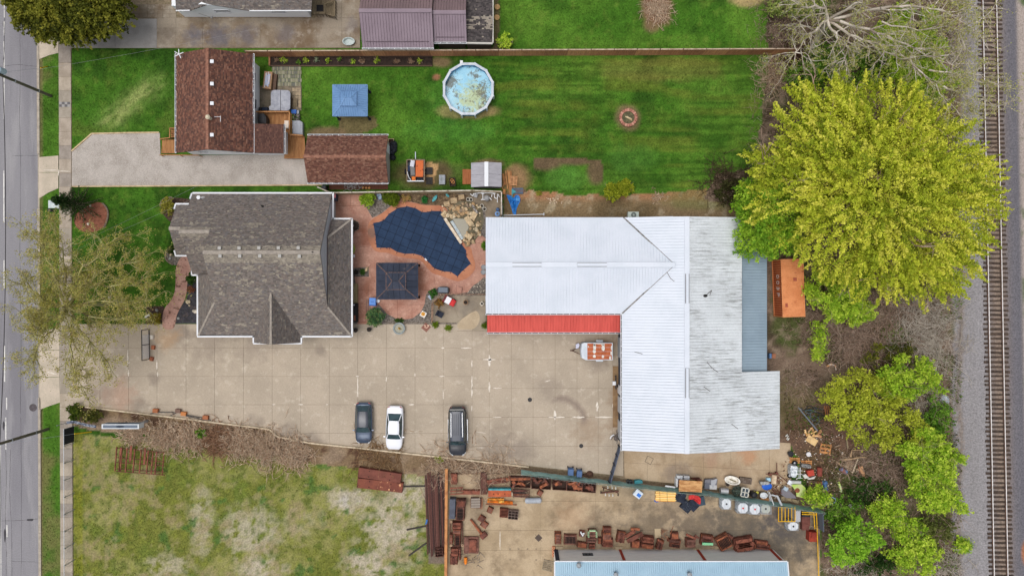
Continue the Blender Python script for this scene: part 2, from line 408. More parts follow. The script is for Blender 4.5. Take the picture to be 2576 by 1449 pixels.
solo(mb,'manhole_cover',M('iron',S(98,92,96),S(80,74,76),s=6,r=.7,metal=.3),'round iron manhole cover in the road near the wide driveway apron','manhole cover')
kerb=bpy.data.objects.new('kerb',None);COL.objects.link(kerb);kerb['kind']='structure';OFF[kerb]=Vector((0,0,0))
drops=[(60,150),(392,492),(828,1024)]
y=-20
while y<1470:
 y1=y+68;mid=(y+y1)/2;low=any(a<mid<b for a,b in drops)
 mb=MB();x0,x1=curb_x(y),curb_x(y1)
 mb.prism(D2([(x0-3.2,y+.3),(x0+3,y+.3),(x1+3,y1-.3),(x1-3.2,y1-.3)]),-.2,-.085 if low else .03)
 mb.B('kerb_stone',mcon,kerb);y=y1
def stains(lst,rings=()):
 def f(nt,vec,color):
  nz=noise(nt,vec,.9,5,.65)
  for(x,y,r,k,cc)in lst:
   p=P(x,y);d=nn(nt,'ShaderNodeVectorMath',operation='DISTANCE');nt.links.new(vec,d.inputs[0]);d.inputs[1].default_value=(p[0],p[1],.04)
   dd=math2(nt,'ADD',math2(nt,'MULTIPLY',d.outputs['Value'],1/r),math2(nt,'MULTIPLY',math2(nt,'SUBTRACT',nz,.5),2.4))
   color=mixc(nt,ramp(nt,dd,1.15,.35,0,k),color,S(*cc))
  for(x,y,R,w,k,cc,mx,my,mr)in rings:
   p=P(x,y);d=nn(nt,'ShaderNodeVectorMath',operation='DISTANCE');nt.links.new(vec,d.inputs[0]);d.inputs[1].default_value=(p[0],p[1],.04)
   q=P(mx,my);e=nn(nt,'ShaderNodeVectorMath',operation='DISTANCE');nt.links.new(vec,e.inputs[0]);e.inputs[1].default_value=(q[0],q[1],.04)
   dd=math2(nt,'ADD',math2(nt,'ABSOLUTE',math2(nt,'SUBTRACT',d.outputs['Value'],R)),math2(nt,'MULTIPLY',math2(nt,'SUBTRACT',nz,.5),1.2*w))
   fac=math2(nt,'MULTIPLY',ramp(nt,dd,w,w*.2,0,k),ramp(nt,e.outputs['Value'],mr,mr*.75))
   color=mixc(nt,fac,color,S(*cc))
  return color
 return f
gr,br,rs=(128,116,106),(140,114,88),(176,138,118)
mdrive=M('driveway_concrete',S(180,166,148),S(168,155,138),s=.22,lo=.4,hi=.62,fine=.09,fs=7,r=.9,bump=.12,bs=18,c3=S(192,180,163),s3=1.1,extra=stains([(300,995,2.2,.5,rs),(265,985,1.6,.4,gr),(390,955,.8,.5,gr),(806,882,.7,.55,gr),(1250,1125,2.2,.55,gr),(1310,1135,1.8,.5,gr),(1262,1075,1.5,.4,(150,136,120)),(1500,905,1.6,.5,gr),(1525,870,1.5,.55,br),(1550,1000,1.2,.5,br),(1555,1060,1.4,.5,br),(1380,975,1.5,.35,gr),(1480,1085,2.0,.4,br),(450,840,1.7,.6,gr),(520,860,2.4,.45,gr),(640,870,2.0,.4,gr),(420,850,1.5,.45,(188,150,110)),(1205,815,1.5,.35,gr),(720,1095,1.4,.6,gr),(790,1110,1.2,.5,gr),(350,1020,1.0,.5,gr),(640,1065,1.1,.5,gr),(1240,830,1.0,.45,gr),(230,1000,.9,.5,gr)],rings=[(1405,1068,2.9,.55,.6,(122,106,98),1442,1020,2.6)]))
mapron=M('apron_concrete',S(200,186,168),S(184,172,154),s=.5,fine=.09,fs=7,r=.9,bump=.1)
mwalk=[M('walk_concrete_%d'%i,S(*c),S(*[v-16 for v in c]),s=.8,fine=.1,fs=8,r=.9,bump=.12)for i,c in enumerate(((176,163,148),(168,158,144),(184,171,154),(160,150,140)))]
def slabs(xs,ys,cuts,parent,mat,top=.04,gap=.5,name='concrete_slab',skip=None,skew=None):
 out=[]
 for i in range(len(xs)-1):
  for j in range(len(ys)-1):
   pl=[(xs[i]+gap/2,ys[j]+gap/2),(xs[i+1]-gap/2,ys[j]+gap/2),(xs[i+1]-gap/2,ys[j+1]-gap/2),(xs[i]+gap/2,ys[j+1]-gap/2)]
   for a,b,c in cuts:pl=clip(pl,a,b,c)if pl else pl
   if len(pl)<3:continue
   mx,my=sum(p[0]for p in pl)/len(pl),sum(p[1]for p in pl)/len(pl)
   if skip and skip(mx,my):continue
   if skew:pl=[skew(*p)for p in pl]
   mb=MB();t=top+RNG.uniform(-.004,.004);mb.prism(D2(pl),-.12,t)
   m=mat if not isinstance(mat,list)else RNG.choice(mat)
   out.append(mb.B(name,m,parent))
 return out
def structure(name,kind='structure'):
 o=bpy.data.objects.new(name,None);COL.objects.link(o);o['kind']=kind;OFF[o]=Vector((0,0,0));return o
def bedding(pts,parent,mat,z=.012,name='joint_bed'):
 mb=MB();mb.prism(D2(pts),-.1,z);return mb.B(name,mat,parent)
mjoint=M('joint_dirt',S(140,124,102),S(112,100,80),s=3,fine=.2)
line=lambda x0,y0,x1,y1:(-(y1-y0),(x1-x0),(-(y1-y0))*x0+(x1-x0)*y0)
drive=structure('driveway')
cutA,cutB,cutC=[line(205,1020,678,1077)],[line(699,1096,783,1112),line(783,1112,1264,1164)],[line(783,1112,1264,1164),line(1264,1164,1560,1206)]
bedding([(180,815),(1565,815),(1565,1203),(1264,1164),(993,1134),(783,1112),(699,1096),(678,1077),(205,1020),(180,1020)],drive,mjoint)
for xs_,ct_ in(([180,252,324,395.4,468.4,540,612.7,685],cutA),([685,756.7,828.6,900,972.2,1044.2,1115.4,1187.7],cutB)):slabs(xs_,[815,875,946.5,1017.5,1089,1160],ct_,drive,mdrive,skip=lambda x,y:(500<x<880 and y<835))
slabs([1187.7,1231,1286.5,1341,1396.5,1451.5,1505,1541.6,1568],[832,904,976.6,1049,1122,1210],cutC,drive,mdrive)
slabs([1187.7,1260],[815,832],[],drive,mdrive)
sk=lambda x,y:(x+(y-1162)*.02,y+(x-1558)*.055)
slabs([1570,1628,1699.5,1769.4,1838.6,1936,1990],[1090,1162,1215],[line(1541,1200,2062,1225)],drive,M('yard_concrete',S(184,164,138),S(168,146,118),s=.3,fine=.1,fs=7,bump=.12,c3=S(150,128,102),s3=.5,extra=stains([(1700,1195,1.6,.6,gr),(1790,1150,1.2,.4,rs),(1880,1140,1.4,.5,(190,130,90)),(1850,1190,1.6,.5,br)])),skew=sk)
bedding([(1560,1090),(1988,1122),(1986,1242),(1560,1204)],drive,mjoint,.008)
mpatch=M('mortar_patch',S(226,218,206),S(206,196,182),s=4,fine=.08)
def patches(lst,parent,z=.0465):
 for(x,y,dx,dy,w)in lst:
  n=7;up=[(x+dx*t,y+dy*t)for t in np.linspace(0,1,n)];L=math.hypot(dx,dy);nx,ny=-dy/L,dx/L
  a=[(p[0]+nx*w*RNG.uniform(.15,.6)*math.sin(math.pi*(i+.6)/(n+.2)),p[1]+ny*w*RNG.uniform(.15,.6)*math.sin(math.pi*(i+.6)/(n+.2)))for i,p in enumerate(up)]
  b=[(p[0]-nx*w*RNG.uniform(.15,.6)*math.sin(math.pi*(i+.6)/(n+.2)),p[1]-ny*w*RNG.uniform(.15,.6)*math.sin(math.pi*(i+.6)/(n+.2)))for i,p in enumerate(up)]
  mb=MB();mb.prism(D2(a+b[::-1]),z-.006,z);mb.B('mortar_patch',mpatch,parent)
patches([(1187,905,0,18,4),(1187,945,0,35,5),(1231,893,0,28,9),(1215,904,32,0,4),(1231,960,0,26,6),(1187,975,0,25,4),(1115,980,0,24,3),(900,948,0,50,3.5),(895,946,8,0,4),(972,948,0,12,3),(1044,938,0,9,3),(1105,946,14,0,3),(1160,875,27,0,3.5),(1110,875,8,0,4),(1028,1017,14,0,4),(750,1017,12,0,3),(890,1017,10,0,3),(1396,1032,0,24,7),(1380,1049,40,0,4),(1440,1049,30,0,6),(1497,1049,44,0,4),(1502,1010,0,24,7),(1541,1015,0,10,2),(1240,1049,22,0,2.5),(1240,976,22,0,3),(1370,960,14,-4,3),(322,880,0,40,4),(316,915,12,-4,3),(395,905,0,24,4),(397,935,0,12,3),(324,930,0,16,4),(250,935,34,-6,4),(205,870,8,10,10),(1187,1020,0,14,3),(1196,1085,26,4,1.5),(150,858,22,0,4),(118,935,26,6,4),(1200,1125,18,1,2),(820,1017,6,0,2),(685,1017,8,0,3)],drive)
walk=structure('sidewalk')
ysk=[-14+34.6*i for i in range(44)]
wl=lambda y:147.6+5*y/1449
bedding([(wl(-14)-.5,-14),(wl(-14)+31.5,-14),(wl(1500)+31.5,1500),(wl(1500)-.5,1500)],walk,mjoint,.01)
for y in ysk:
 mb=MB();mb.prism(D2([(wl(y),y+.3),(wl(y)+30.6,y+.3),(wl(y+34.6)+30.6,y+34.3),(wl(y+34.6),y+34.3)]),-.1,.045+RNG.uniform(-.006,.006))
 mb.B('paving_slab',RNG.choice(mwalk),walk)
for i in range(4):
 for j in range(2):
  mb=MB();dbox(mb,148.6+i*7,257+j*6.4,155.2+i*7,263+j*6.4,.03,.056);mb.B('tactile_plate',M('plate_d',S(104,102,104))if(i+j)%2 else M('plate_l',S(160,158,156)),walk)
patches([(148,431,30,1,3),(148,443,0,-16,3),(110,428,36,1,3)],walk,.058)
apr=structure('driveway_apron')
for pts in([(98,60),(147,60),(147,134),(126,139),(98,150)],[(98,396),(147,392),(147,434),(98,434)],[(98,435),(147,435),(147,474),(122,485),(98,500)],[(100,848),(116,830),(150,824),(150,880),(100,880)],[(100,881),(150,881),(150,948),(100,948)],[(100,949),(150,949),(151,1012),(124,1021),(100,1030)]):
 mb=MB();mb.prism(D2(pts),-.12,.03);mb.B('apron_slab',mapron,apr)
mb=MB();mb.prism(D2([(178,815),(181,815),(183,1020),(180,1020)]),-.1,.035);mb.B('apron_slab',mapron,apr)
nd=structure('neighbour_driveway')
mnd=M('stained_concrete',S(150,138,122),S(118,100,80),s=.28,lo=.42,hi=.6,fine=.12,fs=8,bump=.15,c3=S(168,158,144),s3=.7,extra=stains([(490,92,1.2,.7,(92,92,104)),(552,92,1.5,.7,(92,92,104)),(620,90,1.4,.6,(98,96,106)),(720,85,1.3,.5,(104,100,108)),(425,90,1.2,.6,(104,92,80)),(330,25,2.4,.6,(108,100,86)),(885,66,1.0,.4,(122,118,122))]))
mgd=M('grey_drive',S(160,156,152),S(146,142,138),s=.5,fine=.09,bump=.1)
bedding([(178,0),(905,0),(905,122),(178,122)],nd,mjoint)
slabs([180,290,395],[48,122],[],nd,mgd);slabs([395,443,510,582,655,725,797,860,906],[-30,46,72,121],[],nd,mnd,skip=lambda x,y:y<44 and x<800)
slabs([310,336,352,372,390,410,428,444],[12,25,36,46],[],nd,mnd,name='paver')
gdr=structure('gravel_drive')
mgrav=M('gravel',S(178,170,163),S(158,150,142),s=.5,fine=.26,fs=12,bump=.4,bs=22,r=.95,c3=S(188,180,171),s3=13,lo3=.5,hi3=.62)
bedding([(181,381),(232,338),(402,335),(404,392),(772,389),(775,466),(181,469)],gdr,mgrav,.02,'gravel_bed')
mtim=M('landscape_timber',S(206,184,146),S(180,156,118),s=2,fine=.15)
for a,b in(((181,381),(232,337)),((232,337),(318,335)),((318,335),(401,334)),((181,470),(340,469)),((340,469),(500,468)),((500,468),(660,467)),((660,467),(812,466))):
 A,B=P(*a),P(*b);mb=MB();mb.box(((A[0]+B[0])/2,(A[1]+B[1])/2,.05),(math.hypot(B[0]-A[0],B[1]-A[1])-.02,.13,.16),math.atan2(B[1]-A[1],B[0]-A[0]));mb.B('edging_timber',mtim,gdr)
ly=structure('lower_yard')
mly=M('lower_yard_concrete',S(184,164,136),S(164,144,116),s=.3,fine=.1,fs=7,bump=.14,c3=S(140,122,98),s3=.35,lo3=.5,hi3=.66,extra=stains([(1500,1345,3.0,.6,(112,100,86)),(1640,1330,3.5,.65,(104,94,82)),(1760,1335,4.0,.7,(98,88,78)),(1870,1330,4.5,.75,(92,86,78)),(1950,1380,4.5,.75,(92,86,78)),(2010,1330,3.5,.7,(88,82,76)),(1960,1290,2.5,.6,(86,82,84)),(1700,1270,2.0,.5,(120,106,90)),(1590,1230,2.0,.5,(120,108,92)),(1200,1290,2.0,.4,(130,116,100)),(1220,1215,1.4,.7,(90,78,70)),(1440,1300,2.2,.35,(176,140,108))]))
bedding([(1122,1196),(1300,1190),(1420,1200),(1700,1240),(2062,1290),(2062,1520),(1122,1520)],ly,mjoint,.004)
slabs([1122,1258,1359,1498.6,1636.6,1773,1935,2063],[1192,1260,1333,1383,1520],[(.1,-1,.1*1300-1188),(.135,-1,.135*1560-1218)],ly,mly,top=.03)
patches([(1258,1335,0,48,3)],ly,.042)
mtie=M('tie_wood',S(84,70,61),S(62,53,48),s=3,fine=.25,r=.95);mrail=M('rail_steel',S(120,92,78),S(98,74,62),s=2,r=.7);mhead=M('rail_head',S(240,236,234),S(214,208,204),s=3,r=.4,fine=.05)
trk=thing('railway_track','single railway track of brown wooden ties and shiny rails along the right edge','railway track',(P(2500,724)[0],0,.4))
tie_me=None;ty=-10.0;i=0
while ty<1462:
 cx,cy,_=P(rail_x(ty)+17.2,ty,.5);dy_=-math.atan2(28.8,1449)
 if tie_me is None:
  mb=MB();mb.box((cx,cy,.46),(2.6,.23,.2),dy_);to=mb.B('tie',mtie,trk);tie_me=to;base=(cx,cy)
  to.data.transform(__import__('mathutils').Matrix.Translation(-Vector((cx-OFF[trk][0],cy-OFF[trk][1],.46-OFF[trk][2]))));to.location=Vector((cx,cy,.46))-OFF[trk]
 else:
  t2=tie_me.copy();COL.objects.link(t2);t2.location=Vector((cx+RNG.uniform(-.07,.07),cy,.46+RNG.choice((0,0,0,-.03,-.06,-.1))))-OFF[trk];t2.rotation_euler=(0,0,RNG.uniform(-.03,.03));t2.scale=(RNG.uniform(.97,1.04),RNG.uniform(.7,1.2),1)
 ty+=RNG.uniform(10.8,12.6)
for off in(0,34.4):
 a,b=P(rail_x(-40)+off,-40,.68),P(rail_x(1490)+off,1490,.68);ang=math.atan2(b[1]-a[1],b[0]-a[0]);L=math.hypot(b[0]-a[0],b[1]-a[1]);mid=((a[0]+b[0])/2,(a[1]+b[1])/2)
 mb=MB();mb.box((*mid,.575),(L,.14,.03),ang);mb.box((*mid,.62),(L,.025,.1),ang);r_=mb.B('rail',mrail,trk)
 mb=MB();mb.box((*mid,.685),(L,.075,.04),ang);mb.B('rail_head',mhead,r_)
# ================================================================ ROOF BUILDERS
def basis(pts):
 pts=[Vector(p)for p in pts];n=Vector((0,0,0))
 for i in range(len(pts)):n+=pts[i].cross(pts[(i+1)%len(pts)])
 n.normalize();n=n if n.z>0 else-n
 up=Vector((0,0,1))-n*n.z
 up=up.normalized()if up.length>1e-4 else Vector((0,1,0))
 u=up.cross(n).normalized();return pts[0],u,up,n
def shingles(parent,pts,pal,name='shingles',e=.14,w=.21,worn=None,wk=.75,seed=1,lift=.03,patch=None):
 "real overlapping tabs on a planar convex face"
 r=RR(seed);o,u,up,n=basis(pts)
 q=[((Vector(p)-o).dot(u),(Vector(p)-o).dot(up))for p in pts]
 v0,v1=min(p[1]for p in q),max(p[1]for p in q)
 def span(v):
  xs=[]
  for i in range(len(q)):
   a,b=q[i],q[(i+1)%len(q)]
   if a[1]!=b[1]and min(a[1],b[1])<=v<=max(a[1],b[1]):xs.append(a[0]+(b[0]-a[0])*(v-a[1])/(b[1]-a[1]))
  return(min(xs),max(xs))if len(xs)>1 else None
 V,F,C=[],[],[];v=v0
 seedn=seed*17+3
 while v<v1-.02:
  t=min(v+e,v1-.001);sb,st_=span(v+.001),span(t-.001)
  if sb and st_:
   x=min(sb[0],st_[0])-r.uniform(0,w);xe=max(sb[1],st_[1]);rowk=r.uniform(.96,1.04)
   while x<xe:
    ww=w*r.choice((.6,1,1,1.4));a0,a1=max(x,sb[0]),min(x+ww,sb[1]);b0,b1=max(x,st_[0]),min(x+ww,st_[1]);x+=ww
    a1=max(a1,a0);b1=max(b1,b0)
    if a1-a0<.01 and b1-b0<.01:continue
    hgt=lift+r.uniform(-.006,.01);k=len(V)
    f=lambda uu,vv,h:tuple(o+u*uu+up*vv+n*h)
    V+=[f(a0,v,.005),f(a1,v,.005),f(a0,v,hgt),f(a1,v,hgt),f(b0,t,.012),f(b1,t,.012)]
    F+=[(k,k+1,k+3,k+2),(k+2,k+3,k+5,k+4)]
    c=r.choice(pal);fr=(v-v0)/(v1-v0)
    if worn:
     nz=float(vnoise(np.array([x*190.]),np.array([v*420.]),120,seedn,3)[0])
     if nz+r.uniform(-.1,.1)<worn(fr)*wk+.12:c=r.choice(patch or pal)
    g=rowk*r.uniform(.88,1.12);C+=[tuple(min(1,ch*g)for ch in c)]*2
  v+=e
 npmesh(name,np.array(V),np.array(F),MSH,parent,cols=np.array(C),kind='stuff')
MSH=M('shingle_grit',(1,1,1),col=True,fine=.16,fs=9,r=.95,spec=.1)
def panels(parent,pts,mat,sp=.3,name='roof_panel',rib=.028,lift=.03,u0=None):
 "sheet-metal panels, each with its standing rib, on a planar convex face"
 o,u,up,n=basis(pts);q=[((Vector(p)-o).dot(u),(Vector(p)-o).dot(up))for p in pts]
 lo,hi=min(p[0]for p in q),max(p[0]for p in q);k=max(1,round((hi-lo)/sp));st=(hi-lo)/k;out=[]
 f=lambda a,h:tuple(o+u*a[0]+up*a[1]+n*h)
 for i in range(k):
  a,b=lo+i*st,lo+(i+1)*st
  pl=clip(clip(q,1,0,b-.012),-1,0,-(a+.012))
  if len(pl)<3:continue
  m=len(pl);mb=MB();v=[f(p,lift-.025)for p in pl]+[f(p,lift)for p in pl]
  ar=sum(pl[j][0]*pl[(j+1)%m][1]-pl[(j+1)%m][0]*pl[j][1]for j in range(m))
  fc=[tuple(range(m,2*m))]+[(j,(j+1)%m,m+(j+1)%m,m+j)for j in range(m)]
  if ar<0:fc=[t[::-1]for t in fc]
  mb.add(v,fc)
  e=clip(clip(q,1,0,a+.05),-1,0,-(a+.015))
  if len(e)>2:
   y0,y1=min(p[1]for p in e),max(p[1]for p in e);c=a+.032
   mb.add([f((c-.02,y0),lift),f((c+.02,y0),lift),f((c+.02,y1),lift),f((c-.02,y1),lift),f((c,y0),lift+rib),f((c,y1),lift+rib)],[(0,4,5,3),(4,1,2,5),(0,1,4),(2,3,5)])
  out.append(mb.B(name,mat,parent))
 return out
def bar(mb,a,b,w,h,dz=0.0):
 "box along a 3d segment"
 A,B=Vector(a),Vector(b);d=B-A;L=d.length;ax=d.normalized();s=ax.cross(Vector((0,0,1)))
 s=s.normalized()if s.length>1e-4 else Vector((1,0,0));t=s.cross(ax);v=[]
 for p in(A,B):
  for x,y in((-.5,-.5),(.5,-.5),(.5,.5),(-.5,.5)):v.append(tuple(p+s*(x*w)+t*(y*h)+Vector((0,0,dz))))
 return mb.add(v,[(3,2,1,0),(4,5,6,7),(0,1,5,4),(1,2,6,5),(2,3,7,6),(3,0,4,7)])
def bars(name,segs,w,h,mat,parent,dz=0.0):
 mb=MB()
 for a,b in segs:bar(mb,a,b,w,h,dz)
 return mb.B(name,mat,parent)
mwhite=M('white_trim',S(226,228,232),fine=.04,r=.6)
mgut=M('gutter_dark',S(70,66,66),fine=.1)
mglass=M('window_glass',S(60,72,82),r=.1,fine=0,spec=.6)
mvinyl=M('vinyl_siding',S(240,243,246),S(232,236,240),s=1,stretch=(.2,.2,12),fine=.04)
def gutter(a,b,parent,hangers=True,w=.13):
 "open white gutter: two rims, dark bottom and hangers across"
 A,B=Vector(a),Vector(b);d=(B-A).normalized();s=d.cross(Vector((0,0,1))).normalized()
 mb=MB();bar(mb,A+s*w*.5,B+s*w*.5,.035,.1);bar(mb,A-s*w*.5,B-s*w*.5,.035,.1)
 if hangers:
  L=(B-A).length;n=max(2,int(L/.65))
  for i in range(n+1):p=A+(B-A)*(i/n);bar(mb,p-s*w*.5,p+s*w*.5,.05,.03,.04)
 g=mb.B('gutter',mwhite,parent);bars('gutter_floor',[(A,B)],w-.02,.02,mgut,g,-.04)
 return g
def window(parent,c,w,h,ax,name='window'):
 "window on a wall; ax = outward normal (x,y)"
 nx,ny=ax;t=(-ny,nx);f=lambda a,z,d:(c[0]+t[0]*a+nx*d,c[1]+t[1]*a+ny*d,c[2]+z)
 mb=MB()
 for(a,z,sa,sz)in((0,h/2,w+.1,.07),(0,-h/2,w+.1,.07),(-w/2,0,.07,h),(w/2,0,.07,h),(0,0,w,.04)):
  v=[];
  for dd in(0.0,.05):
   for(i,j)in((-.5,-.5),(.5,-.5),(.5,.5),(-.5,.5)):v.append(f(a+i*sa,z+j*sz,dd))
  mb.add(v,BOXF)
 wdw=mb.B(name,mwhite,parent);mb=MB();v=[]
 for dd in(0.0,.02):
  for(i,j)in((-.5,-.5),(.5,-.5),(.5,.5),(-.5,.5)):v.append(f(i*w,j*h,dd))
 mb.add(v,BOXF);mb.B('pane',mglass,wdw);return wdw
def gable(root,x0,x1,y0,y1,he,hr,axis,over,wall,pal,seed,worn=None,patch=None,cap=None,gut=True,metal=None,sp=.3):
 "gable house block: walls, two slopes, ridge cap, gutters; rectangle is the eave line in world metres"
 xm,ym=(x0+x1)/2,(y0+y1)/2;i=over;mb=MB();zt=he-.08
 mb.prism([(x0+i,y0+i),(x1-i,y0+i),(x1-i,y1-i),(x0+i,y1-i)],0,zt)
 if axis=='y':
  k=(x1-x0)/2;rise=(hr-he)*(1-i/k)
  for y in(y0+i,y1-i-.1):mb.add([(x0+i,y,zt),(x1-i,y,zt),(xm,y,zt+rise),(x0+i,y+.1,zt),(x1-i,y+.1,zt),(xm,y+.1,zt+rise)],[(0,1,2),(5,4,3),(0,2,5,3),(1,4,5,2),(0,3,4,1)])
  F=[[(x0,y0,he),(xm,y0,hr),(xm,y1,hr),(x0,y1,he)],[(x1,y0,he),(x1,y1,he),(xm,y1,hr),(xm,y0,hr)]]
  rd=((xm,y0,hr+.03),(xm,y1,hr+.03));ev=[((x0-.07,y0,he-.02),(x0-.07,y1,he-.02)),((x1+.07,y0,he-.02),(x1+.07,y1,he-.02))]
 else:
  k=(y1-y0)/2;rise=(hr-he)*(1-i/k)
  for x in(x0+i,x1-i-.1):mb.add([(x,y0+i,zt),(x,y1-i,zt),(x,ym,zt+rise),(x+.1,y0+i,zt),(x+.1,y1-i,zt),(x+.1,ym,zt+rise)],[(2,1,0),(3,4,5),(3,5,2,0),(2,5,4,1),(1,4,3,0)])
  F=[[(x0,y0,he),(x1,y0,he),(x1,ym,hr),(x0,ym,hr)],[(x0,y1,he),(x0,ym,hr),(x1,ym,hr),(x1,y1,he)]]
  rd=((x0,ym,hr+.03),(x1,ym,hr+.03));ev=[((x0,y0-.07,he-.02),(x1,y0-.07,he-.02)),((x0,y1+.07,he-.02),(x1,y1+.07,he-.02))]
 mb.B('wall',wall,root)
 mb=MB();
 for f in F:mb.slab(f,.12)
 rf=mb.B('roof',M('roof_board',S(58,48,44))if not metal else metal,root)
 for n_,f in enumerate(F):
  if metal:panels(rf,f,metal,sp)
  else:shingles(rf,f,pal,seed=seed+n_,worn=worn,patch=patch)
 if cap:bars('ridge_cap',[rd],.3,.03,cap,root)
 if gut:
  for a,b in ev:gutter(a,b,root)
 return rf,F
def plane_at(pts):
 o,u,up,n=basis(pts);return lambda x,y:o.z-(n.x*(x-o.x)+n.y*(y-o.y))/n.z
def on(pl,d):
 h=4.0
 for _ in range(8):x,y,_z=P(d[0],d[1],h);h=pl(x,y)
 return Vector((x,y,h))
 # ================================================================ BROWN HOUSE
BR=[S(*c)for c in((126,88,74),(114,78,67),(136,98,82),(104,72,62),(142,106,90),(120,83,72))]
BRL=[S(*c)for c in((158,116,96),(148,104,84),(166,126,104))]
BRD=[S(*c)for c in((98,72,65),(90,66,60),(110,80,70),(102,74,66))]
he,hr=3.0,4.75
x0,x1=P(443.5,0,he)[0],P(636.5,0,he)[0];yn,ys=P(0,136.5,he)[1],P(0,385,he)[1]
hb=thing('brown_house','white sided bungalow with brown shingle roof beside the gravel drive','house',((x0+x1)/2,(yn+ys)/2,0))
mcapb=M('cap_brown',S(152,110,92),S(128,88,72),s=4,fine=.2)
xm=(x0+x1)/2
rf,FB_=gable(hb,x0,x1,ys,yn,he,hr,'y',.4,mvinyl,BRD+BR[:3],40,worn=lambda f:.3 if f<.8 else .5,patch=BR,cap=mcapb)
wy=P(0,312,3)[1];wx=P(714,0,2.75)[0]
W_=[(x1-.02,ys,he-.03),(wx,ys,2.75),(wx,wy,2.75),(x1-.02,wy,he-.03)]
W2=[(x1-1.2,ys,3.42),(x1,ys,he+.06),(x1,wy,he+.06),(x1-1.2,wy,3.42)]
mb=MB();mb.slab(W_,.12);r2=mb.B('rear_roof',M('roof_board',S(58,48,44)),hb);shingles(r2,[(a,b,c+.05)for a,b,c in W_],BRD,seed=47,worn=lambda f:.1,patch=BR)
mb=MB();mb.prism([(x1-.5,ys+.35),(wx-.35,ys+.35),(wx-.35,wy-.35),(x1-.5,wy-.35)],0,2.6);mb.B('rear_wall',mvinyl,hb)
gutter((wx+.07,ys,2.7),(wx+.07,wy,2.7),hb)
for d in((535,157),(535,213),(535,262),(535,341)):
 p=on(plane_at(FB_[1]),d);mb=MB();mb.box((p.x,p.y,p.z+.12),(.28,.28,.2));mb.box((p.x+.02,p.y,p.z+.235),(.36,.36,.04));mb.B('roof_vent',mwhite,hb)
p=on(plane_at(FB_[1]),(530,299));mb=MB();mb.cyl((p.x,p.y,p.z),(p.x,p.y,p.z+.7),.16,.16,14);mb.cyl((p.x,p.y,p.z+.72),(p.x,p.y,p.z+.9),.24,.1,14);mb.B('chimney_pipe',M('pipe_cream',S(214,204,178)),hb)
p=on(plane_at(FB_[1]),(546,300));mb=MB();bar(mb,p+Vector((-.4,.2,.1)),p+Vector((.4,.2,.1)),.04,.04);bar(mb,p+Vector((.4,.3,.1)),p+Vector((.4,-.3,.1)),.04,.04);mb.B('vent_pipe_bracket',mwhite,hb)
window(hb,(x1-.4,P(0,205,0)[1],1.6),.9,.6,(1,0));window(hb,(x1-.4,P(0,270,0)[1],1.5),1.0,1.0,(1,0))
for yy in(200,260,320):window(hb,(x0+.4,P(0,yy,0)[1],1.6),1.4,1.1,(-1,0))
window(hb,(xm-1.8,ys+.4,1.7),1.0,1.1,(0,-1));window(hb,(xm+2.2,ys+.4,1.7),1.2,.8,(0,-1));window(hb,(x1+1.0,ys+.35,1.6),.8,.7,(0,-1))
mb=MB();p=(P(443,123,5));mb.cyl((p[0]-.1,p[1]-.3,3.0),(p[0]-.1,p[1]-.3,4.2),.03,.03,8);mb.B('mast',mwhite,hb)
mb=MB()
for t in(.3,1.6,2.6,3.7,5.2):bar(mb,(p[0]-.1,p[1]-.3,4.2),(p[0]-.1+.5*math.cos(t),p[1]-.3+.5*math.sin(t),4.25),.07,.03)
mb.B('antenna',mwhite,hb)
# ================================================================ BROWN GARAGE
he,hr=2.8,4.2;x0,x1=P(774,0,he)[0],P(976.5,0,he)[0];yn,ys=P(0,341.5,he)[1],P(0,460,he)[1]
gb=thing('brown_garage','detached garage with brown shingle gable roof and white gutters','garage',((x0+x1)/2,(yn+ys)/2,0))
rg,FG=gable(gb,x0,x1,ys,yn,he,hr,'x',.3,M('garage_siding',S(176,170,162),fine=.06),BR,60,worn=lambda f:.12 if f<.85 else .8,patch=BR+BRL,cap=mcapb)
mb=MB();mb.box((x0+.28,(yn+ys)/2,1.1),(.06,2.6,2.1));mb.B('garage_door',mwhite,gb)
mb=MB();mb.box((x1-.28,(yn+ys)/2+1.4,1.0),(.06,.9,2.0));mb.B('door',mwhite,gb)
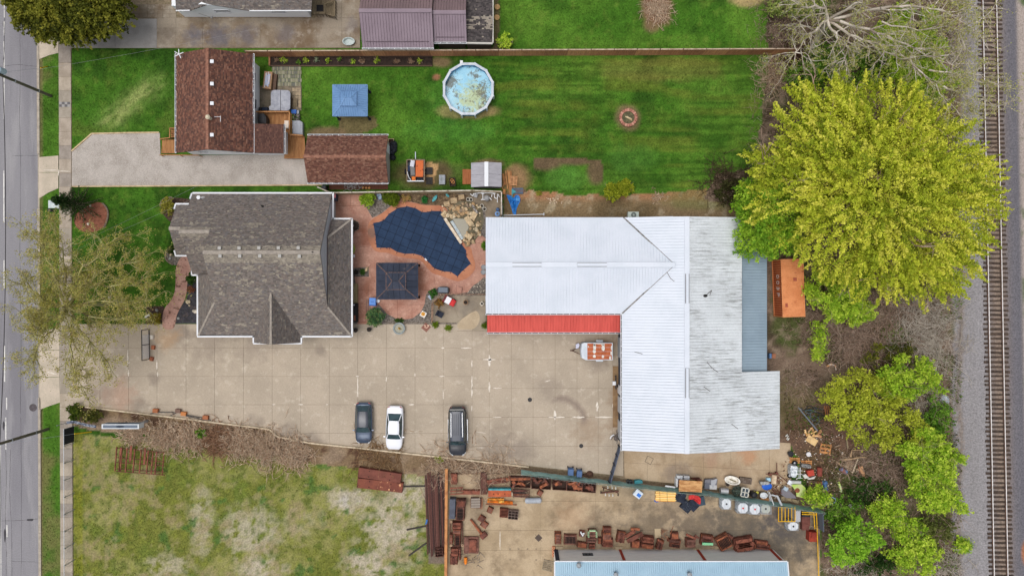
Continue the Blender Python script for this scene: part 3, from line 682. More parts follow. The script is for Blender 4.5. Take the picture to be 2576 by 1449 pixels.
# ================================================================ GREY HOUSE
GRY=[S(*c)for c in((132,123,117),(122,114,109),(140,131,124),(114,107,103),(134,122,115),(126,121,119))]
GRL=[S(*c)for c in((156,147,134),(148,139,127),(166,157,143),(140,131,122))]
xw,xe,yr,yn_,ysx=-30.6,-19.0,3.52,9.96,-5.05
gh=thing('grey_house','large house with weathered grey shingle roof and white eaves beside the pool','house',(-25,2,0))
mboard=M('roof_board_grey',S(70,66,64));mstone=M('grey_siding',S(196,198,204),S(186,188,194),s=1,stretch=(.2,.2,10),fine=.05)
yf,xf=5.69,-33.7
faces=[('main_roof',[(xw,yr,7.5),(xe,yr,7.5),(xe,yn_,3.0),(xw,yn_,3.0)],1),('main_roof',[(xw,yr,7.5),(xw,-1.5,4.865),(-33.1,ysx,3.0),(-16.95,ysx,3.0),(xe,-2.0,4.6),(xe,yr,7.5)],1),('front_roof',[(xf,yf,6.0),(xw,yf,6.0),(xw,yn_,3.0),(xf,yn_,3.0)],1),('front_roof',[(xf,yf,6.0),(xf,1.42,3.0),(xw,1.42,3.0),(xw,yf,6.0)],1),('west_porch_roof',[(-33.1,1.40,3.0),(-33.1,ysx,3.0),(xw,-1.5,4.865),(xw,1.40,4.865)],0),('east_porch_roof',[(-16.95,7.24,3.0),(xe,5.19,4.6),(xe,-2.0,4.6),(-16.95,ysx,3.0)],0),('east_porch_roof',[(xe,7.24,3.0),(xe,5.19,4.6),(-16.95,7.24,3.0)],0),('entry_roof',[(-35.4,6.13,4.6),(xf,6.13,4.6),(xf,8.79,3.0),(-35.4,8.79,3.0)],0),('entry_roof',[(-35.4,6.13,4.6),(-35.4,3.46,3.0),(xf,3.46,3.0),(xf,6.13,4.6)],0)]
xr,yb=-24.6,.42
yb=3.52-(7.5-5.4)/.525
faces+=[('bay_roof',[(-27.2,-5.77,3.03),(xr,-5.77,5.4),(xr,yb,5.43),(-27.2,-5.0,3.03)],0),('bay_roof',[(-22.3,-5.77,3.03),(-22.3,-5.0,3.03),(xr,yb,5.43),(xr,-5.77,5.4)],0)]
for i,(nm,f,big)in enumerate(faces):
 mb=MB();mb.slab(f,.14);o=mb.B(nm,mboard,gh)
 shingles(o,f,GRY,seed=100+i*3,worn=(lambda q:(.2 if q<.5 else .34 if q<.88 else 1.0))if big else(lambda q:.1 if q<.85 else .35),patch=GRL)
mcapg=M('cap_grey',S(160,151,140),S(142,134,126),s=3,fine=.2)
for a,b in(((xw,yr,7.52),(xe,yr,7.52)),((xf,yf,6.02),(xw,yf,6.02)),((-35.4,6.13,4.62),(xf,6.13,4.62)),((-33.1,ysx,3.03),(xw,-1.5,4.89)),((-16.95,ysx,3.03),(xe,-2,4.63)),((-16.95,7.24,3.03),(xe,5.19,4.63)),((xr,-5.77,5.42),(xr,yb,5.45))):
 bars('ridge_cap',[(a,b)],.34 if a[2]==b[2]else .2,.05,mcapg,gh)
tr=[((-33.7,yn_+.05,2.98),(xe+.1,yn_+.05,2.98)),((xe+.12,yn_+.12,2.98),(xe+.12,7.24,2.98)),((xe,7.3,2.98),(-16.85,7.3,2.98)),((-16.88,7.34,2.98),(-16.88,ysx-.1,2.98)),((-16.9,ysx-.07,2.98),(-22.3,ysx-.07,2.98)),((-22.22,ysx,2.98),(-22.22,-5.8,2.98)),((-22.2,-5.85,2.98),(-27.3,-5.85,2.98)),((-27.28,-5.8,2.98),(-27.28,ysx,2.98)),((-27.2,ysx-.07,2.98),(-33.2,ysx-.07,2.98)),((-33.18,ysx,2.98),(-33.18,1.4,2.98)),((-33.1,1.36,2.98),(-33.8,1.36,2.98)),((-33.78,1.4,2.98),(-33.78,2.2,2.98)),((-35.5,8.86,2.98),(xf,8.86,2.98)),((-35.5,3.39,2.98),(xf,3.39,2.98)),((-35.47,8.3,3.3),(-35.47,8.86,2.98)),((-35.47,3.39,2.98),(-35.47,3.95,3.3)),((xf-.06,yn_,3.0),(xf-.06,yn_-.6,3.4))]
for a,b in tr:bars('fascia',[(a,b)],.16,.16,mwhite,gh)
mb=MB()
mb.prism([(-33.2,yn_-.5),(xe-.4,yn_-.5),(xe-.4,-1.2),(-33.2+2.4,-1.2),(-33.2+2.4,1.9),(-33.2,1.9)],0,2.9)
mb.prism([(-30.4,-1.2),(xe-.3,-1.2),(xe-.3,-4.6),(-30.4,-4.6)],0,2.85);mb.prism([(-26.8,-4.5),(-22.7,-4.5),(-22.7,-5.4),(-26.8,-5.4)],0,2.85)
for xx,pts in((xe-.25,[(yn_-.3,2.9),(yr,7.3),(-2.0,4.45),(-2.0,2.9)]),(xw+.12,[(yn_-.3,2.9),(yr,7.3),(-1.5,4.7),(-1.5,2.9)]),(xf+.15,[(yn_-.4,2.9),(yf,5.8),(1.8,2.9)]),(-35.0,[(8.4,2.9),(6.13,4.4),(3.9,2.9)])):
 n=len(pts);mb.add([(xx,a,b)for a,b in pts]+[(xx+.12,a,b)for a,b in pts],[tuple(range(n))[::-1],tuple(range(n,2*n))]+[(i,(i+1)%n,n+(i+1)%n,n+i)for i in range(n)])
mb.add([(-27.0,-5.5,2.9),(-22.5,-5.5,2.9),(xr,-5.5,5.2),(-27.0,-5.38,2.9),(-22.5,-5.38,2.9),(xr,-5.38,5.2)],[(0,1,2),(5,4,3),(0,2,5,3),(1,4,5,2),(0,3,4,1)])
mb.B('wall',mstone,gh)
for xx,yy in((-17.4,6.8),(-17.4,3.5),(-17.4,0),(-17.4,-4.6),(-32.7,-4.6),(-32.7,-1.5),(-34.9,8.4),(-34.9,3.9)):
 mb=MB();mb.box((xx,yy,1.42),(.18,.18,2.85));mb.box((xx,yy,.12),(.3,.3,.24));mb.B('porch_post',mwhite,gh)
for yy in(5.5,2.0,-.5):window(gh,(xe-.38,yy,1.6),1.2,1.3,(1,0))
for xx in(-29,-20.6):window(gh,(xx,-4.62,1.6),1.3,1.2,(0,-1))
mb=MB();mb.box((-24.75,-5.42,1.15),(2.9,.06,2.2));mb.B('garage_door',mwhite,gh)
pN,pS_=plane_at(faces[0][1]),plane_at(faces[1][1])
for pl,ds in((pN,((1003,690),(1235,690),(1470,688),(1700,687),(1935,687))),(pS_,((1010,783),(1243,783),(1480,783),(1715,783),(1948,787)))):
 for d in ds:
  p=on(pl,fH(*d));mb=MB();mb.box((p.x,p.y,p.z+.1),(.26,.26,.22));mb.box((p.x,p.y,p.z+.23),(.32,.32,.05));mb.B('roof_vent',M('vent_grey',S(172,170,165),fine=.06),gh)
for d,r in(((1510,195),.09),((2103,738),.05)):
 p=on(pN if d[1]<300 else pS_,fH(*d));mb=MB();mb.cyl(p,p+Vector((0,0,.4)),r,r,10);mb.B('vent_stack',M('black_pipe',S(34,34,36)),gh)
p=on(pN,fH(790,98));mb=MB();mb.cyl(p,p+Vector((0,0,.6)),.03,.03,8);bar(mb,p+Vector((-.3,0,.6)),p+Vector((.5,.02,.6)),.03,.03)
for t in(-.25,0,.25,.42):bar(mb,p+Vector((t,-.15,.6)),p+Vector((t,.15,.6)),.02,.02)
mb.lathe((p.x-.15,p.y,p.z+.55),[(.05,0),(.2,.06),(.2,.08)],14);mb.B('antenna',mwhite,gh)
mb=MB();p=P(876,556,3.1);bar(mb,p,(p[0]-.4,p[1]-.1,3.2),.06,.04);mb.B('bracket',mwhite,gh)
# ================================================================ WHITE WORKSHOP
mwr=M('white_metal',S(213,219,229),S(207,214,224),s=.4,fine=.03,fs=8,r=.5,spec=.4)
def streak(nt,vec,color):
 mp=nn(nt,'ShaderNodeMapping');mp.inputs['Scale'].default_value=(.7,7,1);nt.links.new(vec,mp.inputs['Vector'])
 a=ramp(nt,noise(nt,mp.outputs[0],.8,8,.75),.47,.62);b=ramp(nt,noise(nt,vec,.35,4,.6),.4,.58)
 return mixc(nt,math2(nt,'MULTIPLY',math2(nt,'MULTIPLY',a,b),.62),color,S(92,92,88))
mwe=M('weathered_white_metal',S(212,217,221),S(204,209,213),s=.4,fine=.08,fs=6,r=.6,extra=streak)
mlean=M('blue_grey_metal',S(142,160,174),S(134,152,166),s=.5,fine=.04,r=.5);mred=M('red_metal',S(212,92,82),S(200,84,75),s=.9,fine=.07,r=.55,stretch=(3,.4,1))
ws=thing('white_workshop','large L shaped workshop with white ribbed metal roof and red awning','workshop',P(1640,800))
E,R=4.2,5.6
p={k:P(*v)for k,v in dict(a=(1222,547,E),b=(1222,666,R),c=(1222,788.5,E),d=(1568,547,E),v=(1697,667,5.45),g=(1565,788.5,E),n=(1728,545,R),s=(1728,1141,R),w=(1567,1133,E),e1=(1866,547,E),e2=(1866,936,E),x1=(1964,936,3.5),x2=(1959.5,1128,3.5),e3=(1866,1134.5,E)).items()}
rb=R
p['v']=(p['v'][0],p['b'][1],p['v'][2])
RF=[('west_roof',[p['a'],p['b'],p['v'],p['d']],mwr),('west_roof',[p['c'],p['g'],p['v'],p['b']],mwr)]
xg=p['g'][0]
T=lambda x,y:(x,y,E+(R-E)*(x-xg)/(p['n'][0]-xg))
A1=[T(xg,p['d'][1]),p['v'],T(p['n'][0],p['v'][1]),T(p['n'][0],p['n'][1])];A1[0]=T(p['d'][0],p['d'][1]);A1[1]=T(p['v'][0],p['v'][1])
A2=[T(p['v'][0],p['v'][1]),T(xg,p['g'][1]),T(p['n'][0],p['g'][1]),T(p['n'][0],p['v'][1])]
A3=[T(xg,p['g'][1]),T(xg,p['w'][1]),T(p['n'][0],p['s'][1]),T(p['n'][0],p['g'][1])]
RF+=[('east_wing_roof',A1,mwr),('east_wing_roof',A2,mwr),('east_wing_roof',A3,mwr)]
xn,xe1=p['n'][0],p['e1'][0];U=lambda x,y:(x,y,R+(E-R)*(x-xn)/(xe1-xn))
RF+=[('east_slope_roof',[U(xn,p['n'][1]),U(xn,p['s'][1]),U(xe1,p['e3'][1]),U(xe1,p['e1'][1])],mwe),('extension_roof',[U(xe1,p['e2'][1]),U(xe1,p['e3'][1]),U(p['x1'][0],p['e3'][1]+.02),U(p['x1'][0],p['e2'][1])],mwe)]
for nm,f,m in RF:
 mb=MB();mb.slab(f,.12);o=mb.B(nm,m,ws);panels(o,f,m,.3)
zx=U(p['x1'][0],0)[2]
mb=MB();i=.25
mb.prism([(p['a'][0]+i,p['a'][1]-i),(p['d'][0],p['a'][1]-i),(p['d'][0],p['c'][1]+i),(p['a'][0]+i,p['c'][1]+i)],0,E-.15)
mb.prism([(xg+i,p['d'][1]-i),(xe1-i,p['d'][1]-i),(xe1-i,p['w'][1]+i),(xg+i,p['w'][1]+i)],0,E-.15)
mb.prism([(xe1-i,p['e2'][1]-i),(p['x1'][0]-i,p['e2'][1]-i),(p['x1'][0]-i,p['e3'][1]+i),(xe1-i,p['e3'][1]+i)],0,zx-.15)
for yy in(p['d'][1]-i-.1,p['w'][1]+i):mb.add([(xg+i,yy,E-.15),(xe1-i,yy,E-.15),(xn,yy,R-.18),(xg+i,yy+.1,E-.15),(xe1-i,yy+.1,E-.15),(xn,yy+.1,R-.18)],[(0,1,2),(5,4,3),(0,2,5,3),(1,4,5,2),(0,3,4,1)])
yb_=p['b'][1];xa=p['a'][0]+i
mb.add([(xa,p['a'][1]-i,E-.15),(xa,p['c'][1]+i,E-.15),(xa,yb_,R-.18),(xa+.1,p['a'][1]-i,E-.15),(xa+.1,p['c'][1]+i,E-.15),(xa+.1,yb_,R-.18)],[(0,1,2),(5,4,3),(0,2,5,3),(1,4,5,2),(0,3,4,1)])
mb.B('wall',M('dark_siding',S(74,80,92),S(66,72,84),s=.6,stretch=(4,4,.2),fine=.06),ws)
for a,b in((p['b'],(p['v'][0],p['v'][1],R)),(p['n'],p['s'])):bars('ridge_cap',[(Vector(a)+Vector((0,0,.045)),Vector(b)+Vector((0,0,.045)))],.5,.05,mwr,ws)
mval=M('valley_grime',S(150,148,146),S(96,92,90),s=3,fine=.2)
for a,b in((A1[0],A1[1]),(A2[1],A2[0])):bars('valley_flashing',[(Vector(a)+Vector((0,0,.05)),Vector(b)+Vector((0,0,.05)))],.14,.03,mval,ws)
mrv=M('ridge_vent_grey',S(150,152,156),fine=.05)
for d0,d1 in(((1289,666),(1362,666)),((1452,666),(1526,666))):
 a,b=P(*d0,R),P(*d1,R);bars('ridge_vent',[((a[0],yb_,R+.11),(b[0],yb_,R+.11))],.42,.14,mrv,ws);bars('ridge_vent_top',[((a[0],yb_,R+.2),(b[0],yb_,R+.2))],.3,.05,mwr,ws)
for y0,y1 in((689,763),(926,1000)):
 a,b=P(0,y0,R)[1],P(0,y1,R)[1];bars('ridge_vent',[((xn,a,R+.11),(xn,b,R+.11))],.42,.14,mrv,ws);bars('ridge_vent_top',[((xn,a,R+.2),(xn,b,R+.2))],.26,.05,mwr,ws)
gutter((p['c'][0],p['c'][1]-.08,E-.04),(p['g'][0]-.1,p['g'][1]-.08,E-.04),ws);gutter((xg-.09,p['g'][1],E-.04),(xg-.09,p['w'][1],E-.04),ws)
f=[P(1225,790.5,3.5),P(1563.5,790.5,3.5),P(1563.5,836,2.9),P(1225.5,836,2.9)]
mb=MB();mb.slab(f,.1);o=mb.B('awning',mred,ws);panels(o,f,mred,.3);gutter(Vector(f[3])+Vector((0,-.08,0)),Vector(f[2])+Vector((0,-.08,0)),ws)
f=[P(1866.5,602,3.5),P(1929,602,3.0),P(1929,937,3.0),P(1866.5,937,3.5)]
mb=MB();mb.slab(f,.1);o=mb.B('lean_to_roof',mlean,ws);panels(o,f,mlean,.3)
a,b=f[0],f[2];mb=MB();mb.prism([(xe1-.3,a[1]-.15),(b[0]-.2,a[1]-.15),(b[0]-.2,b[1]),(xe1-.3,b[1])],0,2.85);mb.B('lean_to_wall',M('lean_wall',S(150,156,160),fine=.06),ws)
for xx in range(8):
 mb=MB();q=P(1240+xx*45,834,2.9);mb.box((q[0],q[1],1.4),(.12,.12,2.8));mb.B('awning_post',mwhite,ws)
mdoor=M('roller_door',S(196,200,204),stretch=(1,1,8),s=2,c2=S(176,180,186),fine=.04)
for y0,y1 in((850,900),(1000,1040),(1060,1105)):
 a,b=P(0,y0,1.5)[1],P(0,y1,1.5)[1];mb=MB();mb.box((xg+.22,(a+b)/2,1.5),(.08,a-b,3.0));mb.B('roller_door',mdoor,ws)
mb=MB();q=P(1556,980,1.0);mb.box((xg+.21,q[1],1.0),(.08,.95,2.05));mb.B('door',mwhite,ws)
for xx in(1300,1400,1500):window(ws,(P(xx,0,2)[0],p['c'][1]+i-.02,1.8),1.4,1.0,(0,-1))
mtw=M('dead_twig',S(70,62,56),fine=.1);Uz=plane_at(RF[5][1]);Wz=plane_at(A3)
for pl,pts in((Uz,((1773,745),(1790,730),(1785,742))),(Uz,((1778,910),(1790,925),(1806,936))),(Uz,((1840,1066),(1856,1078))),(Wz,((1596,885),(1616,890))),(plane_at(A2),((1677,684),(1686,700),(1696,708))),(Uz,((1770,972),(1786,984)))):
 mb=MB();q=[on(pl,d)+Vector((0,0,.07))for d in pts];mb.tube(q,.025,5);solo(mb,'fallen_twig',mtw,'dead twig on the %s of the white roof'%{0:'east slope, beside the black spot,',1:'middle of the east slope',2:'south end of the east slope',3:'west slope above the trailer',4:'valley near the ridge',5:'streaked slope by the ridge vent'}[len([o for o in bpy.data.objects if o.name.startswith('fallen_twig')])],'twig')
q=on(Uz,(1774,744))+Vector((0,0,.04));mb=MB();mb.lathe(q,[(.2,0),(.19,.06),(.1,.1)],10,sx=1.2,sy=.8);solo(mb,'moss_clump',M('black_moss',S(44,42,42),fine=.3),'small black clump of moss on the weathered white roof slope','moss')
# ================================================================ TOP WHITE HOUSE
wh=thing('white_house','white house with grey shingle roof at the top edge, south wall showing','house',P(625,0))
f1=[P(443,30,3.0),P(785,30,3.0),P(785,-120,5.6),P(443,-120,5.6)]
f1=[P(443,28,3.1),P(783,28,3.1),P(790,-70,5.2),P(437,-70,5.2)]
pl1=plane_at(f1)
for i,q in enumerate((((443,28),(478,27),(478,-70),(437,-70)),((478,27),(523,11),(523,-70),(478,-70)),((523,11),(628,28),(628,-70),(523,-70)),((628,28),(783,28),(790,-70),(628,-70)))):
 f=[tuple(on(pl1,d))for d in q];mb=MB();mb.slab(f,.14);o=mb.B('roof',mboard,wh);shingles(o,f,GRY,seed=301+i,worn=lambda q:.2,patch=GRL)
q0,q1=P(466,44,0),P(783,41,0);mb=MB();mb.prism([(q0[0],q0[1]),(q1[0],q0[1]),(q1[0],q0[1]+8),(q0[0],q0[1]+8)],0,3.0);mb.B('wall',mvinyl,wh)
gf=[[P(478,25,3.15),P(523,12,4.3),P(527,-14,4.4),P(478,-14,3.6)],[P(523,12,4.3),P(628,27,3.15),P(628,-14,3.8),P(527,-14,4.4)]]
mb=MB();g0=P(492,44,0);g1=P(622,44,0);gy_=g0[1]-.05;mb.add([(g0[0],gy_,2.9),(g1[0],gy_,2.9),((g0[0]*.6+g1[0]*.4),gy_,3.6),(g0[0],gy_+.3,2.9),(g1[0],gy_+.3,2.9),((g0[0]*.6+g1[0]*.4),gy_+.3,3.6)],[(0,1,2),(5,4,3),(0,2,5,3),(1,4,5,2),(0,3,4,1)]);mb.B('gable_wall',mvinyl,wh)
bars('fascia',[(P(628,28.5,3.1),f1[1]),(f1[0],P(478,27.5,3.1))],.1,.14,mwhite,wh)
for xx in(560,700):window(wh,(P(xx,0,1.6)[0],q0[1]-.01,1.7),1.6,.7,(0,-1))
mb=MB();q=P(520,38,1.4);bar(mb,(q[0]-.6,q[1]-.1,2.0),(q[0]+.3,q[1]-.15,1.1),.03,.03);mb.box((q[0]+.35,q[1]-.12,1.0),(.2,.16,.25));mb.B('meter',M('meter_grey',S(150,150,150)),wh)
mdk=M('weathered_wood',S(128,114,92),S(100,88,68),s=1.5,stretch=(8,1,1),fine=.2)
dk=thing('back_deck','small weathered wooden deck with steps behind the white house','deck',P(810,15))
mb=MB()
for i in range(14):dbox(mb,786+i*4,-6,789.6+i*4,36 if i<10 else 40,.5,.6)
mb.B('decking',mdk,dk)
for a,b in(((785,34),(824,34)),((842,2),(842,42)),((818,10),(842,3)),((818,34),(842,42))):
 mb=MB();bar(mb,P(*a,1.5),P(*b,1.5),.1,.06)
 for t in np.linspace(0,1,6):A=Vector(P(*a,1.5)).lerp(Vector(P(*b,1.5)),t);bar(mb,A,A-Vector((0,0,1.0)),.05,.05)
 mb.B('railing',mdk,dk)
mb=MB();dbox(mb,796,13,813,29,.6,.62);solo(mb,'doormat',M('black_mat',S(40,38,40)),'black mat on the weathered deck behind the white house','mat')
# ================================================================ MAUVE GARAGE
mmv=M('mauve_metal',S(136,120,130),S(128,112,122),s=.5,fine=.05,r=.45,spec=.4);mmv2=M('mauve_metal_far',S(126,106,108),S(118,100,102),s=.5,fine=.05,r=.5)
mg=thing('mauve_garage','neighbour garage with mauve ribbed metal roof in two heights','garage',P(1045,60))
for i,(x0,x1,yr_,ye,h0,h1)in enumerate(((903,1086.5,28,121,3.0,4.6),(1088,1172,32,107,2.8,4.1))):
 f=[P(x0+4,ye,h0),P(x1+(2 if i==0 else 0),ye,h0),P(x1,yr_,h1),P(x0,yr_,h1)];xa_,xb_=P(x0,yr_,h1)[0],P(x1,yr_,h1)[0]
 f=[(xa_,f[0][1],h0),(xb_,f[0][1],h0),(xb_,f[2][1],h1),(xa_,f[2][1],h1)];g=[(xa_,f[2][1],h1),(xb_,f[2][1],h1),(xb_,2*f[2][1]-f[0][1],h0),(xa_,2*f[2][1]-f[0][1],h0)]
 for ff,m in((f,mmv),(g,mmv2)):
  mb=MB();mb.slab(ff,.12);o=mb.B('roof',m,mg);panels(o,ff,m,.3)
 bars('ridge_cap',[(Vector(f[3])+Vector((0,0,.05)),Vector(f[2])+Vector((0,0,.05)))],.4,.06,mmv,mg)
 gutter(Vector(f[0])+Vector((0,-.08,0)),Vector(f[1])+Vector((0,-.08,0)),mg)
 a,b=Vector(f[0]).lerp(Vector(f[3]),.16),Vector(f[1]).lerp(Vector(f[2]),.16);d=(b-a)*.06;bars('snow_guard',[(a+d+Vector((0,0,.1)),b-d+Vector((0,0,.1)))],.05,.06,M('guard',S(96,82,90)),mg)
 mb=MB();mb.prism([(xa_+.3,f[0][1]+.3),(xb_-.3,f[0][1]+.3),(xb_-.3,g[2][1]-.3),(xa_+.3,g[2][1]-.3)],0,h0-.1);mb.B('wall',M('brown_wall',S(104,92,84),fine=.08),mg)
f=[P(1173,108,2.6),P(1239,109,2.6),P(1239,64,2.8),P(1173,64,2.8)];g=[P(1173,64,2.8),P(1239,64,2.8),P(1239,-30,2.7),P(1173,-30,2.7)]
for ff in(f,g):
 mb=MB();mb.slab(ff,.12);o=mb.B('annex_roof',mboard,mg);shingles(o,ff,[S(*c)for c in((84,78,78),(74,70,70),(94,88,86),(66,62,62))],seed=330,worn=lambda q:.1 if q<.75 else .5,patch=GRL[:2])
bars('annex_fascia',[(Vector(f[0])+Vector((0,-.05,-.02)),Vector(f[1])+Vector((0,-.05,-.02)))],.16,.2,M('pale_trim',S(196,192,184)),mg);bars('annex_edge',[(Vector(f[1])+Vector((.05,0,0)),Vector(g[2])+Vector((.05,0,0)))],.12,.16,M('pale_trim',S(196,192,184)),mg)
a,b=f[0],f[1];mb=MB();mb.prism([(a[0],a[1]+.2),(b[0]-.2,a[1]+.2),(b[0]-.2,34),(a[0],34)],0,2.5);mb.B('annex_wall',M('brown_wall',S(104,92,84)),mg)
# ================================================================ BLUE ROOF BUILDING
mbl=M('pale_blue_metal',S(160,191,209),S(152,184,203),s=.6,fine=.04,r=.45,spec=.4);mpan=M('white_panel',S(244,242,238),S(236,234,230),s=.7,stretch=(1,1,4),fine=.04)
bb=thing('blue_roof_building','long white metal building with pale blue ribbed roof at the bottom edge','building',P(1700,1440))
h0=3.5;xa_,xb_=P(1396,1412,h0)[0],P(1980,1412,h0)[0];y0=P(0,1412,h0)[1];y1=y0-8;f=[(xa_,y0,h0),(xa_,y1,h0+1.8),(xb_,y1,h0+1.8),(xb_,y0,h0)]
mb=MB();mb.slab(f,.12);o=mb.B('roof',mbl,bb);panels(o,f,mbl,.22)
bars('eave_trim',[((xa_,y0+.05,h0),(xb_,y0+.05,h0))],.1,.14,mwhite,bb);bars('rake_trim',[((xa_-.04,y0,h0),(xa_-.04,y1,h0+1.8)),((xb_+.04,y0,h0),(xb_+.04,y1,h0+1.8))],.12,.14,mwhite,bb)
mb=MB();mb.prism([(xa_+.1,y0-.05),(xb_-.1,y0-.05),(xb_-.1,y1),(xa_+.1,y1)],0,h0-.13);mb.B('wall',mpan,bb)
mtr=M('red_brown_trim',S(164,66,48),fine=.06)
for dx in(fE(1075,0)[0],fE(2245,0)[0],1937):mb=MB();mb.box((P(dx,0,0)[0],y0-.02,1.68),(.28,.1,3.3));mb.B('downspout',mtr,bb)
mb=MB();mb.box((xa_+.32,y0-.02,1.68),(.42,.1,3.3));mb.B('corner_trim',M('navy_trim',S(54,60,74)),bb)
mb=MB();q=P(*fE(600,0),2)[0];mb.box((q,y0-.02,1.5),(1.1,.08,.62));sg=mb.B('wall_vent',M('vent_black',S(36,38,40)),bb)
mb=MB()
for k in range(3):
 for j in range(2):mb.box((q-.36+k*.36,y0+.03,1.36+j*.28),(.24,.02,.05))
mb.B('louvre',M('vent_louvre',S(110,114,118)),sg)
for d in((450,1250),(1005,1390),(2110,1390)):
 e=on(plane_at(f),fE(*d));mb=MB();mb.cyl(e,e+Vector((0,0,.45)),.12,.12,12);mb.lathe((e.x,e.y,e.z+.45),[(.14,0),(.26,.1),(.26,.22),(.1,.3)],14);mb.B('roof_vent',M('galv',S(150,156,160),metal=.3,r=.5),bb)
mbk=M('hollow_brick',S(206,140,104),fine=.1)
for i in range(4):
 dx,dy=fE(78,1020+i*40);mb=MB();q=P(dx,dy,.3)
 mb.box((q[0],q[1],.15),(.3,.26,.3));o=mb.B('clay_block',mbk,None);tag(o,'orange hollow clay block by the blue roofed building corner, %s from the top'%('first','second','third','fourth')[i],'block','orange hollow clay blocks')
 mb=MB();mb.box((q[0],q[1],.305),(.12,.1,.02));c=mb.B('hollow',M('hole',S(50,32,26)),o);
mpad=M('concrete_pad',S(178,160,132),fine=.1)
for i,d in enumerate(((165,1015),(1062,1020),(2245,1045),(2560,1010))):
 mb=MB();q=P(*fE(*d));mb.box((q[0],q[1],.08),(.8,.36,.16));mb.box((q[0],q[1]-.02,.17),(.7,.28,.03));solo(mb,'splash_block',mpad,'tan concrete splash block at the foot of the white wall, %s from the left'%('first','second','third','fourth')[i],'block','splash blocks')
# ================================================================ PATIO AND GARDENS
def sheet(pts,parent,mat,z,name,it=0):
 if it:pts=smooth_poly(pts,it)
 mb=MB();mb.prism(D2(pts),-.1,z);return mb.B(name,mat,parent)
def lines(segs,parent,mat,z,w=.025,name='score_line'):
 for a,b in segs:
  A,B=P(*a),P(*b);mb=MB();mb.box(((A[0]+B[0])/2,(A[1]+B[1])/2,z),(math.hypot(B[0]-A[0],B[1]-A[1]),w,.004),math.atan2(B[1]-A[1],B[0]-A[0]));mb.B(name,mat,parent)
mpat=M('stamped_concrete',S(182,139,121),S(165,117,99),s=.7,lo=.4,hi=.65,fine=.16,fs=6,bump=.25,bs=6,r=.7,c3=S(200,160,142),s3=1.3,lo3=.54,hi3=.7,extra=stains([(915,565,1.0,.5,(140,86,62)),(920,600,1.1,.6,(136,76,52)),(925,720,1.0,.6,(132,80,58)),(905,780,1.0,.5,(140,90,66)),(1060,720,.9,.6,(136,84,60)),(1060,690,.8,.5,(136,84,60)),(850,515,1.0,.4,(130,100,84)),(1150,720,1.2,.35,(160,120,110))]))
mpink=M('pink_walk',S(184,146,131),S(170,128,114),s=.9,fine=.14,fs=6,bump=.25,bs=5,r=.75,c3=S(108,76,63),s3=2.0,lo3=.55,hi3=.61)
mcop=M('pool_coping',S(184,124,93),S(170,110,82),s=.8,fine=.1,r=.7,extra=stains([(936,585,.9,.7,(110,94,86))]));mmulch=M('mulch',S(84,66,56),S(56,44,38),s=4,fine=.35,fs=10,bump=.6)
mrockm=M('rock_mulch',S(132,124,116),S(92,84,78),s=5,fine=.4,fs=9,bump=.7);mscore=M('score',S(112,72,58),fine=.2);mcyd=M('courtyard_concrete',S(158,146,128),S(138,126,110),s=.5,fine=.1,bump=.15,c3=S(178,166,146),s3=.4,extra=stains([(1180,770,1.2,.5,(116,108,98)),(1120,760,1.0,.5,(110,100,92))]))
pt=structure('patio')
sheet([(836,486),(1222,486),(1224,830),(836,830)],pt,mrockm,.012,'rock_bed')
q=[fB(*p)for p in((0,0),(0,620),(410,620),(430,760),(500,775),(570,745),(600,560),(700,350))]
sheet([(836,486),(1070,486),(1222,600),(1222,700)]+[fB(*p)for p in((2170,0),(2080,110),(1900,140),(1640,130),(1600,40),(1500,80),(1450,150),(1430,290),(1370,410),(1250,500),(1130,520),(1000,505),(860,430),(740,290),(700,330),(590,560),(575,700),(500,775),(425,755),(415,500),(390,0))]+[fA(*p)for p in((330,1000),(330,430),(10,430),(10,40))],pt,mpat,.04,'stamped_slab')
lines([(fA(30,240),fA(500,240)),(fA(310,60),fA(310,240)),(fA(450,545),fA(570,545)),(fA(450,860),fA(600,860)),(fB(420,70),fB(700,70)),(fB(420,280),fB(560,280)),(fB(580,0),fB(580,180)),(fB(1320,70),fB(1530,75)),(fB(760,290),fB(1430,295)),(fB(1020,220),fB(1020,500)),(fB(1240,295),fB(1240,500)),(fA(2190,790),fA(2340,820)),(fA(2280,600),fA(2180,780)),(fA(1570,1280),fA(1590,1448)),(fB(1910,0),fB(1910,110)),(fB(420,555),fB(600,558)),(fA(1320,1270),fA(1420,1270))],pt,mscore,.042)
sheet([fA(*p)for p in((330,430),(440,500),(445,590),(380,620),(350,700),(350,1448),(330,1448))],pt,mmulch,.05,'house_bed')
sheet([fA(*p)for p in((350,1180),(590,1160),(590,1310),(420,1310),(340,1300))],pt,mrockm,.052,'rock_bed')
sheet([fA(*p)for p in((560,280),(640,420),(760,380),(860,290),(1000,190),(1080,60),(640,50),(500,120))],pt,mrockm,.05,'rock_bed');sheet([fA(*p)for p in((1040,50),(2080,40),(2100,200),(1760,290),(1690,235),(1400,230),(1280,190),(1080,160))],pt,M('leafy_bed',S(112,92,70),S(78,64,48),s=4,c3=S(168,146,112),s3=5,fine=.35,bump=.6),.048,'leafy_bed',1)
sheet([fB(*p)for p in((2170,0),(2350,-60),(2350,130),(2070,120))],pt,M('pebble',S(104,96,90),S(200,190,170),s=8,lo=.56,hi=.62,fine=.4,bump=.7),.05,'pebble_bed')
sheet([fB(*p)for p in((2180,10),(2340,-130),(2340,0),(2240,60))],pt,MATS['pebble'],.051,'pebble_bed')
cy=structure('courtyard')
